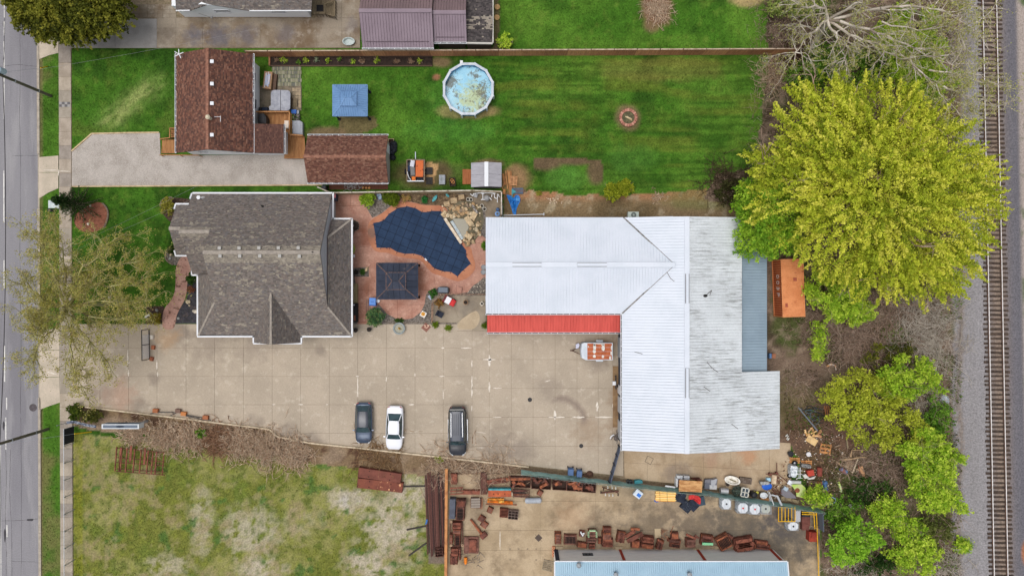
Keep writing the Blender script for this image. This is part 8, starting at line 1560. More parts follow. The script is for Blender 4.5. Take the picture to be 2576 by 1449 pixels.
mb=MB();dobb(mb,fJ(2200,418),16,14,-12,.03,.5);[dobb(mb,fJ(2172+k*28,418),1.5,13,-12,.5,.55)for k in range(3)];solo(mb,'red_toolbox',M('box_red',S(186,76,62),fine=.1),'faded red ribbed box among the junk','box');mb=MB();A,B=at(fJ(2330,330),.5),at(fJ(2330,455),.5);mb.cyl(A,B,.28,.28,16);mb.cyl(A.lerp(B,.33),A.lerp(B,.36),.3,.3,16);solo(mb,'red_barrel',M('barrel_red',S(134,68,58),fine=.15),'dull red barrel lying in the leaf litter','barrel')
for i,(d,w,l,c_,lab)in enumerate((((2240,597),17,17,(176,146,120),'brown wooden crate by the lime green panel'),((2338,588),9,13,(184,136,96),'narrow wooden crate right of the brown one'))):crate('wooden_crate',lab,fJ(*d),w,l,4,.5,M('crw%d'%i,S(*c_),S(*[v*.8 for v in c_]),s=3),bars_=3)
mb=MB();rr=RR(7);[mb.lathe((at(fJ(2415+rr.uniform(-25,20),600+rr.uniform(-50,50))).x,at(fJ(2415,600+rr.uniform(-50,50))).y,.02),[(.2,0),(.26,.15),(.15,.35),(.04,.4)],9)for _ in range(7)];solo(mb,'blue_bag',M('bag_blue',S(96,132,180),S(60,90,140),s=5,fine=.1),'crumpled blue bag at the edge of the junk','bag')
t=thing('lime_table','lime green painted table top with rust spot','panel',P(*fJ(2040,690)));mb=MB();mb.prism(D2([fJ(*p)for p in((1900,590),(2060,585),(2120,640),(2118,795),(1985,770),(1975,690))],.7),.62,.7);mb.B('top',M('lime',S(172,202,92),S(190,196,140),s=2.2,fine=.08),t);c=at(fJ(1995,677),.7);mb=MB();mb.lathe((c.x,c.y,.69),[(.27,0),(.27,.02),(.1,.04)],16);mb.B('rust_spot',mrust[2],t);mb=MB();dobb(mb,fJ(2040,700),14,16,10,.02,.62);mb.B('base',mblackpl,t)
mb=MB();mb.prism(D2([fJ(*p)for p in((1760,650),(1830,640),(1960,760),(1980,800),(1830,790),(1750,740))],.6),.45,.6);mb.prism(D2([fJ(*p)for p in((1780,670),(1830,660),(1930,760),(1820,770))],.6),.6,.63);solo(mb,'grey_hood',M('hood_grey',S(124,120,126),fine=.08),'grey curved sheet panel below the lime panel','panel');mb=MB();dobb(mb,fJ(1822,655),11,9,30,.6,.8);dobb(mb,fJ(1822,655),7,6,30,.8,.83);solo(mb,'pale_screen',M('screen_pale',S(170,186,198)),'small pale screen on the grey sheet panel','screen');mb=MB();dobb(mb,fJ(1895,567),14,11,30,.3,.42);dobb(mb,fJ(1895,567),11,8,30,.42,.44);solo(mb,'white_sheet',M('paper_white',S(222,226,232)),'tilted white board beside the silver machine','board')
mb=MB();L=Loc(fJ(1985,560),2,.5);L.box(mb,0,0,22,8,.05,.5);L.box(mb,0,-1,16,5,.5,.56);solo(mb,'pale_appliance',M('appl',S(190,192,190),fine=.08),'pale flat appliance below the silver machine','appliance');mb=MB();mb.prism(D2([fJ(*p)for p in((2075,450),(2120,430),(2180,490),(2110,500))],.4),.1,.4);mb.prism(D2([fJ(*p)for p in((2150,500),(2270,460),(2250,500),(2160,515))],.4),.1,.45);solo(mb,'bent_sheet',M('bent',S(206,204,198),fine=.1),'bent white sheet metal under the red ribbed box','sheet metal')
for i,(a,b,w,c_,lab)in enumerate((((1545,690),(1600,840),.07,(190,192,194),'thin grey bar left of the others below the blue tub'),((1570,700),(1640,900),.06,(214,216,218),'thin white bar crossing the fence top'),((1560,720),(1575,840),.05,(160,160,162),'short thin bar hanging over the fence'),((1690,760),(1760,905),.2,(176,180,184),'wide pale channel bar leaning over the fence'),((1600,745),(1700,765),.14,(186,190,194),'pale cross bar above the wide channel'))):plank('metal_bar',lab,fJ(*a),fJ(*b),w,.05,1.9+.03*i,M('bar%d'%i,S(*c_),metal=.2),'bar')
mb=MB();rr=RR(11)
for k in range(40):p=at(fJ(rr.uniform(1590,1740),rr.uniform(600,740)),rr.uniform(.1,.7));q=p+Vector((rr.uniform(-.5,.5),rr.uniform(-.5,.5),rr.uniform(-.2,.3)));mb.cyl(p,q,.025,.025,5)
solo(mb,'rod_heap',mrust[1],'heap of thin rusty rods behind the green fence','scrap');mb=MB();dobb(mb,fJ(1800,805),16,11,6,.1,.5);dobb(mb,fJ(1880,815),12,8,14,.1,.5);dobb(mb,fJ(1960,840),18,8,14,.1,.45);solo(mb,'rotten_boards',M('rotten',S(150,134,106),S(110,98,80),s=4,fine=.2),'rotten tan boards along the fence below the lime panel','boards')
mb=MB();bar(mb,P(*fJ(1500,810),.2),P(*fJ(1560,820),.2),.3,.1);bar(mb,P(*fJ(1440,795),.2),P(*fJ(1500,810),.2),.3,.1);solo(mb,'orange_plank',mpo,'orange plank at the foot of the fence by the basin','plank')
t=thing('blue_bow_frame','turquoise tubular frame poking out of the bushes','frame',P(2085,1265));mb=MB();mb.tube([P(*fR(*p),.9)for p in((840,1170),(1010,1110),(1050,1130),(1055,1180),(1010,1200),(840,1245))],.05,8);mb.B('tube',M('turq',S(80,160,190),S(206,214,220),s=2),t);mb=MB();[bar(mb,P(*fR(x,1165),.9),P(*fR(x-10,1210),.9),.04,.04)for x in(880,950)];mb.B('rungs',M('turq',S(80,160,190)),t)
def tote(lab,d,w,l,deg,cap,h=1.15,full=True):
 L=Loc(fJ(*d),deg,h);w,l=w*s6,l*s6;t=thing('liquid_tote',lab,'tote',L(0,0),'liquid totes below the green fence');mb=MB();p=[L(x*w/2,y*l/2)[:2]for x,y in((-.96,-.96),(.96,-.96),(.96,.96),(-.96,.96))];mb.prism(smooth_poly(p,1),.16,h-.06);mb.prism(smooth_poly(p,1),h-.06,h,inset=.06);mb.B('bottle',M('tote_white',S(214,218,222),S(202,206,212),s=1.5,r=.4,fine=.04)if full else M('tote_clear',S(176,180,172),fine=.06),t)
 c=L(0,0);mb=MB();mb.lathe((c[0],c[1],h),[(.1,0),(.1,.04),(.05,.05)],14);mb.B('cap',cap,t);mb=MB()
 for k in range(5):
  z=.2+k*.22
  for s in(-1,1):bar(mb,L(-w/2,s*l/2,z),L(w/2,s*l/2,z),.025,.025);bar(mb,L(s*w/2,-l/2,z),L(s*w/2,l/2,z),.025,.025)
 for k in range(5):
  for s in(-1,1):x=-w/2+k*w/4;bar(mb,L(x,s*l/2,.15),L(x,s*l/2,h),.02,.02);y=-l/2+k*l/4;bar(mb,L(s*w/2,y,.15),L(s*w/2,y,h),.02,.02)
 for x in(-w/6,w/6):bar(mb,L(x,-l/2,h+.01),L(x,l/2,h+.01),.03,.02)
 mb.B('cage',mgalv,t);mb=MB();L.box(mb,0,0,w,l,.02,.15);mb.B('base',M('tote_base',S(86,86,88)),t)
mcr=M('cap_red',S(196,66,66));mck=M('cap_dark',S(52,54,56))
tote('leftmost white caged liquid tote, with dark cap',(925,882),140,165,0,mck);tote('second white caged tote, with red cap',(1175,945),155,160,0,mcr);tote('third white caged tote, tilted slightly, with bright red cap',(1355,962),160,160,4,mcr);tote('empty greyish tote at the right of the row',(1517,955),150,145,0,mck,.9,False);tote('single white tote below the yellow rack',(1935,1220),160,130,0,mck)
mye=M('yellow_steel',S(236,186,40),S(216,164,30),s=2,fine=.06);t=thing('yellow_rack','bright yellow steel rack cage beside the totes','rack',P(*fJ(1830,1040)));hy=1.5
x0,x1,y0,y1=1710,1960,925,1145
for z in(.1,.8,hy):mb=MB();[bar(mb,P(*fJ(*a),z),P(*fJ(*b),z),.07,.07)for a,b in(((x0,y0),(x1,y0+20)),((x0,y1),(x1,y1)),((x0,y0),(x0,y1)),((x1,y0+20),(x1,y1)))];mb.B('hoop',mye,t)
for k in range(6):x=x0+(x1-x0)*k/5;mb=MB();bar(mb,P(*fJ(x,y0),hy),P(*fJ(x,y1),hy),.06,.06);bar(mb,P(*fJ(x,y0),0),P(*fJ(x,y0),hy),.06,.06);bar(mb,P(*fJ(x,y1),0),P(*fJ(x,y1),hy),.06,.06);mb.B('upright',mye,t)
mb=MB();dobb(mb,fJ(2002,1065),13.5,28,1,.05,1.4);dobb(mb,fJ(2002,1065),11,25,1,1.4,1.43);solo(mb,'grey_cabinet',M('cab_grey',S(172,172,176),fine=.08),'grey steel cabinet right of the yellow rack','cabinet')
yr_=thing('yellow_railing','yellow safety railing along the right side of the scrap yard','railing',P(2056,1360));
for a,b in(((2018,1288),(2053,1289)),((2018,1293),(2053,1294)),((2054,1289),(2056,1340)),((2056,1340),(2058,1395)),((2058,1395),(2060,1460)),((2047,1290),(2050,1330))):mb=MB();mb.cyl(P(*a,.9),P(*b,.9),.05,.05,8);mb.cyl(P(*a,.45),P(*b,.45),.04,.04,8);mb.cyl(P(*a,0),P(*a,.95),.05,.05,8);mb.B('rail',mye,yr_)
t=thing('plate_stack','stack of brown steel plates beside the yellow railing','plates',P(*fJ(2120,1170)));
for i,(d,w,l)in enumerate((((2125,1130),21,28),((2120,1230),18,16),((2130,1060),20,6))):mb=MB();dobb(mb,fJ(*d),w,l,1,.03,.5+.08*i);dobb(mb,fJ(*d),w*.8,l*.8,1,.5+.08*i,.53+.08*i);mb.B('plate',M('plate_brown',S(116,72,64),S(98,60,54),s=2,fine=.12)if i<2 else mblackpl,t)
mb=MB();dobb(mb,fJ(2235,1380),20,24,3,.03,.9);dobb(mb,fJ(2250,1360),12,14,3,.9,1.0);dobb(mb,fJ(2205,1420),5,12,3,.9,.95);solo(mb,'red_steel_box',M('steel_red',S(156,64,48),S(132,52,42),s=2,fine=.12),'rust red steel box at the yellow railing','box')
mb=MB();L=Loc((2064,1310),-2,1.2);L.box(mb,0,0,1.4,44,.1,1.9);[L.box(mb,.8,-20+k*6.6,1.4,.6,.0,2.0)for k in range(7)];solo(mb,'slate_gate',M('gate_slate',S(96,104,118),fine=.1),'slate grey gate panel beyond the yellow railing','gate')
mb=MB();dobb(mb,fR(697,253),28,17,32,.15,.2);dobb(mb,fR(697,253),3,14,32,.05,.15);solo(mb,'plywood_sheet',M('ply_pale',S(222,190,138),S(206,172,120),s=2,fine=.06),'clean pale plywood sheet on the leaf litter','plywood');rr=RR(22)
lab_=('topmost','upper left','upper right','middle left','middle','middle right','lower left','lower','lower right','lowest','leftmost','rightmost')
for k,(a,b)in enumerate((((690,55),(720,110)),((640,130),(690,60)),((800,130),(830,90)),((595,140),(640,170)),((680,150),(770,110)),((760,170),(830,130)),((610,180),(660,150)),((700,180),(840,190)),((780,160),(840,205)),((720,120),(730,200)),((590,90),(600,140)),((820,90),(840,130)))):plank('pine_offcut','%s pine offcut in the small lumber heap above the plywood sheet'%lab_[k],fR(*a),fR(*b),rr.uniform(.14,.22),.06,.15+.03*k,M('offcut%d'%(k%3),S(*((206,160,104),(224,184,132),(176,130,92))[k%3]),fine=.1),'offcut','pine offcuts')
for i,(a,b,w,c_,lab)in enumerate((((1435,645),(1510,890),.36,(196,150,112),'long pale plank leaning over the dump heap'),((1390,530),(1310,740),.1,(196,180,156),'thin pale pole crossing the dump heap'),((1370,680),(1470,730),.12,(176,146,116),'short board left of the long pale plank'),((1345,780),(1450,790),.12,(150,118,96),'lower short board in the dump heap'),((1400,900),(1440,840),.1,(206,196,186),'white stick at the foot of the dump heap'),((1320,860),(1390,900),.1,(214,208,200),'white strip at the left foot of the dump heap'),((1400,620),(1430,780),.14,(150,92,70),'reddish board behind the long pale plank'),((1040,350),(1130,320),.08,(150,130,110),'thin stick by the broken pallet'),((1220,230),(1240,370),.14,(140,126,100),'upright stick below the trees by the dump'))):plank('dump_board',lab,fR(*a),fR(*b),w,.07,.4-.03*i,M('db%d'%i,S(*c_),fine=.12),'board')
t=thing('aluminium_ladder','aluminium ladder section lying by the brush','ladder',P(*fR(1570,975)));A0,A1,B0,B1=fR(1465,1020),fR(1650,905),fR(1490,1040),fR(1675,930)
for a,b in((A0,A1),(B0,B1)):mb=MB();bar(mb,P(*a,.25),P(*b,.25),.05,.08);mb.B('stile',M('alu2',S(176,182,190),metal=.4),t)
for k in range(9):q=[tuple(u[j]+(v[j]-u[j])*(k+.5)/9 for j in(0,1))for u,v in((A0,A1),(B0,B1))];mb=MB();bar(mb,P(*q[0],.25),P(*q[1],.25),.035,.03);mb.B('rung',MATS['alu2'],t)
mb=MB();A,B=at(fR(1130,680),.35),at(fR(1215,735),.35);mb.cyl(A,B,.26,.26,16);mb.cyl(A.lerp(B,.5),A.lerp(B,.55),.275,.275,16);mb.cyl(A,A+(A-B)*.12,.2,.1,12);solo(mb,'blue_barrel',M('barrel_blue',S(96,124,160),S(130,90,80),s=3,fine=.12),'dull blue barrel lying in the litter','barrel')
mb=MB();[dobb(mb,fR(1105+k*7,890+k*22),4.5,3.2,-20,.05,.3+.02*(k%2))for k in range(7)];solo(mb,'lime_strip',M('lime2',S(196,222,96),S(224,226,206),s=5),'lime and white ribbed strip in the litter','strip');mb=MB();[dobb(mb,fR(1130+k*4,1000+k*9),3,5,10*k,.03,.12)for k in range(3)];solo(mb,'white_scrap',mwhite,'white scrap just below the lime strip','scrap')
rr=RR(33)
t=thing('hose_heap','tangle of dark hoses and pipes behind the workshop','hoses',P(*fN(520,660)))
for k in range(9):
 mb=MB();c=fN(rr.uniform(430,560),rr.uniform(610,720));n=12;ph=rr.uniform(0,6);rx_,ry_=rr.uniform(9,24),rr.uniform(4,12);mb.tube([P(c[0]+rx_*math.cos(ph+i*.42),c[1]+ry_*math.sin(ph+i*.42),.15+.05*k)for i in range(n)],.04,6);mb.B('hose',M('hose_dk%d'%(k%3),S(*((62,72,76),(44,48,52),(84,100,104))[k%3])),t)
plank('steel_bar','long straight grey steel bar lying across the hose heap',fN(390,625),fN(528,792),.12,.1,.7,M('bar_slate',S(110,116,124)),'bar');[plank('rusty_strap','rusty strap right of the hose heap, %s of three'%ORD[k],fN(578+k*14,612),fN(590+k*16,700),.08,.06,.4,M('strap_or',S(176,112,72)),'strap','rusty straps')for k in range(3)]
for k,(a,b)in enumerate((((300,190),(330,160)),((330,250),(355,215)),((315,235),(340,180)))):plank('white_strip','pale strip lying beside the workshop corner, %s'%('upper','lower','middle')[k],fR(*a),fR(*b),.1,.04,.1,M('strip_pale',S(206,206,200)),'strip','pale strips')
mb=MB();dobb(mb,fN(190,255),6,12,0,.03,.5);dobb(mb,fN(190,255),4,9,0,.5,.55);solo(mb,'blue_drum',M('drum_blue',S(92,124,166)),'blue drum beside the lean to wall','drum');mb=MB();dobb(mb,fN(215,255),9,12,10,.03,.4);dobb(mb,fN(215,252),5,7,10,.4,.45);solo(mb,'brown_carton',M('carton',S(156,106,82),fine=.15),'brown carton beside the blue drum','carton')
mb=MB();mb.tube([P(*fN(*p),.3)for p in((595,330),(615,318),(632,312))],.12,7);mb.tube([P(*fN(*p),.3)for p in((635,316),(655,325),(662,355))],.06,6);solo(mb,'bleached_branch',M('bleach',S(214,210,206),S(196,140,90),s=2),'bleached white branch at the edge of the shrubs','branch')
mb=MB();c=at(fN(672,440),.2);mb.lathe((c.x,c.y,0),[(.2,0),(.26,.15),(.1,.3)],9);solo(mb,'grey_bag',M('bag_grey',S(176,182,190)),'crumpled grey bag caught in the shrubs','bag');mb=MB();c=at((2378,1004),.3);mb.lathe((c.x,c.y,0),[(.4,0),(.5,.15),(.3,.4),(.1,.5)],9,sx=1.1);mb.lathe((c.x+.3,c.y-.2,0),[(.3,0),(.34,.1),(.1,.3)],8);solo(mb,'plastic_heap',M('plastic_ice',S(206,218,226),S(170,184,196),s=4,r=.3),'crumpled pale plastic sheet beside the railway gravel','plastic')
mb=MB();c=at(fR(1295,1235),.2);mb.ring((c.x,c.y),.16,.24,.2,.32,14);mb.tube([P(*fR(*p),.3)for p in((1240,1250),(1270,1215),(1330,1280))],.04,6);solo(mb,'rim_scrap',M('wheel_white',S(226,224,220)),'small white wheel rim in the undergrowth','wheel')
rr=np.random.default_rng(5);n=900;ang=rr.uniform(0,6.28,n);lx,ly_=[],[]
while len(lx)<n:
 x,y=rr.uniform(1940,2120),rr.uniform(1085,1260)
 if y>1130+(1990-x)*2 or x>1995:lx.append(x);ly_.append(y)
pts=np.array([P(x,y,.03)for x,y in zip(lx,ly_)]);sz=rr.uniform(.03,.12,n);V=np.zeros((n,4,3))
for k,t in enumerate((0,1.57,3.14,4.71)):V[:,k,0]=pts[:,0]+sz*np.cos(ang+t);V[:,k,1]=pts[:,1]+sz*.7*np.sin(ang+t);V[:,k,2]=.03+rr.uniform(0,.06,n)
cl=np.array([S(*c)for c in((214,206,196),(150,120,96),(96,76,60),(60,48,40),(178,150,116),(120,90,70))])[rr.integers(0,6,n)];o=npmesh('litter',V.reshape(-1,3),np.arange(n*4).reshape(n,4),M('litter_mat',(1,1,1),col=True,fine=.1),cols=cl,kind='stuff')
tag(o,'small scattered litter and bark chips over the dump','litter')
# ================================================================ PLANTS
def leafmat(name):return M(name,(1,1,1),col=True,fine=.12,fs=3,r=.7,spec=.15,trans=.36)
MLEAF=leafmat('leaf');MBARK=M('bark',S(96,84,72),S(70,60,52),s=3,stretch=(2,2,.5),fine=.2);MTWIG=M('twig',(1,1,1),col=True,fine=.1,r=.9,spec=.1)
def unit(v):return v/(np.linalg.norm(v,axis=-1,keepdims=True)+1e-9)
def leaves(C,size,pal,r,upb=.7,asp=.62):
 "one four-sided leaf cluster at every centre"
 n=len(C);nrm=unit(r.normal(size=(n,3))+np.array([0,0,upb]));a=unit(np.cross(nrm,r.normal(size=(n,3))));b=np.cross(nrm,a);s=size*r.uniform(.6,1.35,n)
 V=np.stack([C-a*s[:,None],C-b*(s*asp)[:,None],C+a*s[:,None]+nrm*(s*.3)[:,None],C+b*(s*asp)[:,None]],1).reshape(-1,3)
 return V,np.arange(4*n).reshape(n,4)
def tint(n,pal,r,spray=None,jit=.16):
 pal=np.array([S(*p)for p in pal]);k=(spray if spray is not None else r.random(n))*(len(pal)-1)+r.normal(0,.35,n);k=np.clip(k,0,len(pal)-1.001);i=k.astype(int);f=(k-i)[:,None]
 return np.clip((pal[i]*(1-f)+pal[np.minimum(i+1,len(pal)-1)]*f)*r.uniform(1-jit,1+jit,(n,1)),0,1)
def foliage(name,parent,lobes,dens,nl,leaf,pal,seed,length=1.2,spread=.3,lift=.25,low=-.25,upb=.7,cen=None,shell=.62):
 "leaf sprays over the outside of the crown's lobes; lobes = [(centre, radii)]"
 r=np.random.default_rng(seed);CC,KK=[],[]
 for c,rad in lobes:
  c,rad=np.array(c),np.array(rad);m=max(4,int(dens*(rad[0]*rad[1]+rad[0]*rad[2]+rad[1]*rad[2])*2));d=unit(r.normal(size=(m*2,3)));d=d[d[:,2]>low][:m];m=len(d)
  bump=1+.22*np.sin(d[:,:1]*5+seed)*np.cos(d[:,1:2]*6+2*seed)+r.normal(0,.07,(m,1));o=c+d*rad*bump*r.uniform(shell,1.02,(m,1))**.5
  ax=unit((d if cen is None else unit(o-np.array(cen))*1.5)*np.array([1,1,.5])+np.array([0,0,lift])+r.normal(0,.35,(m,3)));L=length*r.uniform(.5,1.25,(m,1,1));t=r.uniform(-.55,.55,(m,nl,1));sp=spread*(1.1-.9*(t+.5))
  p=o[:,None,:]+ax[:,None,:]*t*L+r.normal(size=(m,nl,3))*sp*np.array([1,1,.6]);CC.append(p.reshape(-1,3));KK.append(np.repeat(r.random(m),nl))
 C=np.concatenate(CC);k=np.concatenate(KK);ok=C[:,2]>.05;C,k=C[ok],k[ok];V,F=leaves(C,leaf,pal,r,upb)
 return npmesh(name,V,F,MLEAF,parent,cols=tint(len(C),pal,r,k))
def grow(p,d,L,r,depth,rng,S_,kids=(3,5),shrink=.62,bend=.35,up=.1,seg=4):
 "recursive bare branches; S_ collects p0,p1,r0,r1"
 d=d/np.linalg.norm(d);st=L/seg;pts=[p]
 for i in range(seg):
  d=d+rng.normal(0,bend,3)*.5+np.array([0,0,up])*.25;d/=np.linalg.norm(d);q=p+d*st;r=max(r,.013);r1=r*(1-.75*(i+1)/seg*(1 if depth==0 else .6));r0=r*(1-.75*i/seg*(1 if depth==0 else .6))
  S_.append((p,q,r0,r1));p=q;pts.append(q)
 if depth>0:
  for _ in range(rng.integers(kids[0],kids[1]+1)):
   i=rng.integers(1,seg+1);dd=d+rng.normal(0,.75,3)*np.array([1,1,.6]);grow(pts[i],dd,L*shrink*rng.uniform(.7,1.15),r*.5,depth-1,rng,S_,kids,shrink,bend,up,seg)
def woody(name,S_,parent,pal,seed,sides=4):
 p0,p1,r0,r1=(np.array([s[i]for s in S_])for i in range(4));V,F=sticks(p0,p1,r0,r1,sides);r=np.random.default_rng(seed);c=tint(len(S_),pal,r,jit=.2);return npmesh(name,V,F,MTWIG,parent,cols=np.tile(c,(sides,1)))
def limb(S_,pts,r0,r1):
 n=len(pts)
 for i in range(n-1):S_.append((np.array(pts[i]),np.array(pts[i+1]),r0+(r1-r0)*i/(n-1),r0+(r1-r0)*(i+1)/(n-1)))
YEL=((140,156,46),(180,194,58),(204,212,68),(224,226,86),(234,230,104));LIME=((128,168,46),(170,204,60),(198,222,76),(214,230,96));GRN=((76,118,36),(106,150,48),(140,178,66));OLI=((70,78,30),(104,110,38),(132,132,48));DKG=((40,66,28),(62,92,38),(86,118,50))
BRN=((152,126,109),(176,152,135),(128,104,89),(196,178,162));TAN=((206,182,154),(182,152,126),(222,204,180),(158,124,100));PALE=((204,194,180),(178,166,152),(218,210,198),(152,138,124));MOSS=((174,170,112),(150,146,96),(196,190,138),(126,116,88))
bt=thing('maple_tree','huge yellow green tree with broad round crown beside the railway','tree',P(2085,512))
lob=[((2190,440,9),(7.0,6.4,4.2)),((2060,350,8),(5.2,4.6,3.4)),((2000,480,7),(4.6,4.8,3.2)),((2330,420,8),(5.6,5.4,3.4)),((2400,540,7),(4.6,5.2,2.8)),((2280,600,7.5),(5.6,5.4,3.2)),((2130,590,7.5),(5.4,4.6,3.2)),((2210,300,8),(5.4,4.0,3.0)),((2070,260,7),(3.6,3.2,2.4)),((2350,690,6),(4.0,3.2,2.2)),((2210,700,6),(4.0,2.6,2.2)),((1935,430,6),(2.8,3.0,2.0)),((2310,320,7),(3.8,3.0,2.4)),((2450,450,6),(2.6,3.0,1.8))]
foliage('crown',bt,[(P(2180+(c[0]-2180)*.955,490+(c[1]-490)*.93,c[2]),tuple(.87*v for v in r_))for c,r_ in lob],2.3,96,.11,YEL,3,2.6,.28,.25,cen=P(2170,470,2),shell=.8)
S_=[];rg=np.random.default_rng(3);b0=np.array(P(2085,512));limb(S_,[b0,b0+[.3,.3,2],b0+[.6,.2,4]],.6,.42)
for c,r_ in lob:q=np.array(P(*c));s0=b0+[.6,.2,3.2+.8*rg.random()];mid=(s0+q)/2+rg.normal(0,.5,3);limb(S_,[s0,mid,q],.26,.09);[grow(q,rg.normal(0,1,3)+[0,0,.3],3.0,.08,2,rg,S_,(3,4))for _ in range(3)]
woody('trunk',S_,bt,BRN,4)
t=thing('green_maple','bright green leafy tree between the big tree and the lean to','tree',P(1925,560));lob=[((1945,540,5.5),(3.0,3.6,2.2)),((1905,570,5),(2.2,3.0,1.8)),((1955,600,5),(2.0,1.7,1.6)),((1895,500,4.5),(1.8,2.0,1.4))];foliage('crown',t,[(P(*c),r_)for c,r_ in lob],4.2,48,.12,((110,158,44),(150,190,54),(178,208,70)),5,1.3,.3)
S_=[];b0=np.array(P(1925,560));[limb(S_,[b0,(b0+np.array(P(*c)))/2,np.array(P(*c))],.16,.04)for c,_ in lob];woody('trunk',S_,t,BRN,6)
def shrub(name,label,x,y,rx_,ry_,h,pal,seed,dens=4.5,nl=40,leaf=.14,cat='shrub',group=None,sub=5,low=-.2,length=.9,spread=.28,bark=BRN,stems=5):
 c=P(x,y,h*.55);t=thing(name,label,cat,(c[0],c[1],0),group);r=np.random.default_rng(seed);k=K*(1-h*.55/CH);rx_,ry_=rx_*k,ry_*k;lob=[((c[0],c[1],h*.5),(rx_*(.62 if sub<9 else .3),ry_*(.62 if sub<9 else .3),h*.4))]
 for i in range(sub):a=2*math.pi*(i+r.uniform(-.3,.3))/sub;q=r.uniform(.4,.62 if sub<9 else 1.05);lob.append(((c[0]+rx_*q*math.cos(a),c[1]+ry_*q*math.sin(a),h*r.uniform(.4,.66)),(rx_*r.uniform(.34,.5)*(1 if sub<9 else .55),ry_*r.uniform(.34,.5)*(1 if sub<9 else .55),h*r.uniform(.24,.36))))
 foliage('crown' if cat=='tree' else 'foliage',t,lob,dens,nl,leaf,pal,seed,length,spread,low=low);S_=[]
 for l in lob[:stems+1]:q=np.array(l[0]);b=np.array([c[0]+r.normal(0,.12),c[1]+r.normal(0,.12),0]);limb(S_,[b,(b+q)/2+r.normal(0,.15,3),q],.03*h**.7,.015);grow(q,r.normal(0,1,3)+[0,0,.4],.35*h if sub<9 else .6*h,.02 if sub>8 else .012,1,r,S_)
 woody('trunk' if cat=='tree' else 'stem',S_,t,bark,seed);return t
gth='leafy growth of the trackside thicket'
for i,(nm,lab,x,y,a,b,h,pal,dn,cat)in enumerate((('lime_shrub','bright lime shrub under the pale bare tree near the rails',2285,115,90,85,4.4,LIME,4.6,'shrub'),('green_shrub','deep green shrub below the end of the wooden fence',2095,165,85,55,2.6,GRN,4,'shrub'),('green_shrub','deep green shrub left of the lime one under bare branches',2190,185,60,50,2.4,GRN,4,'shrub'),('green_shrub','green shrub at the lawn edge just below the fence end',2035,195,50,40,2.0,GRN,4,'shrub'),('lime_shrub','lime shrub between the pale bare tree and the big crown',2340,205,60,55,3.6,LIME,4,'shrub'),('pale_shrub','pale green shrub at the top edge beside the bare trunk',2010,15,80,30,2.6,((120,140,66),(150,168,84),(168,182,100)),3,'shrub'),('lime_tree','lime tree below the big crown, right of the orange container',2105,735,72,62,5.0,LIME,4.5,'tree'),('lime_shrub','small lime tuft hanging below the lime tree',2165,785,26,28,3.0,LIME,5,'shrub'),('olive_shrub','faint olive shrub among brown brush beside the rails gravel',2240,905,60,45,2.0,OLI,2.4,'shrub'),('yellow_green_tree','yellow green bushy tree above the dump, widest of the thicket',2160,1000,92,75,4.2,((156,168,52),(194,202,66),(216,220,88)),3.4,'tree'),('yellow_green_tree','yellow green bushy tree right of the dump heap',2225,1065,85,62,4.0,((150,162,54),(188,196,66),(208,212,84)),3.0,'tree'),('lime_tree','bright lime tree nearest the white plastic sheet',2290,955,75,50,4.0,LIME,3.8,'tree'),('green_shrub','dark green shrub beside the gravel below the plastic sheet',2355,1060,40,48,2.6,GRN,3.6,'shrub'),('lime_tree','tall bright lime tree beside the rails below the dump level',2340,1150,66,62,5.0,LIME,5,'tree'),('lime_tree','bright lime tree lower neighbour of the tall trackside lime',2355,1235,62,55,4.6,LIME,4.6,'tree'),('lime_shrub','small lime shrub in the middle of the lower thicket',2225,1285,42,38,3.0,LIME,4.2,'shrub'),('lime_shrub','lime shrub below the small one in the lower thicket',2275,1335,46,36,3.0,LIME,3.4,'shrub'),('lime_tree','round bright lime tree nearest the yellow railing',2142,1362,56,52,4.2,((122,172,48),(160,208,62),(190,226,84)),5,'tree'),('lime_shrub','lime shrub at the bottom right of the thicket',2300,1395,62,42,3.0,LIME,4,'shrub'),('olive_shrub','dull olive shrub right of the small lime shrubs',2350,1330,55,60,2.2,((84,96,44),(112,122,58),(136,142,80)),2.6,'shrub'),('green_shrub','dark green low shrub beside the slate gate',2115,1290,42,32,1.8,GRN,4,'shrub'),('lime_shrub','lime sapling growing through the end of the green fence',2058,1248,26,22,2.6,LIME,5,'shrub'),('green_shrub','green low shrub above the small lime shrubs',2185,1235,55,30,1.6,DKG,3,'shrub'),('green_shrub','dark green low shrub at the bottom of the thicket',2215,1415,60,30,1.6,DKG,3,'shrub'),('green_vine','thin line of green leafy stems behind the container',2060,865,14,50,1.2,LIME,4,'shrub'),('green_shrub','small lime weed by the rails gravel at the bottom',2420,1372,14,10,.6,LIME,8,'shrub'),('olive_shrub','olive shrub at the lawn corner beside the big crown',1850,480,45,30,1.6,((60,62,34),(86,84,48),(70,76,38)),3.5,'shrub'))):
 shrub(nm,lab,x,y,a,b,h,pal,200+i,dn,group=gth,cat=cat,leaf=.115,sub=11,spread=.3,length=1.1,stems=11)
gsh='garden shrubs'
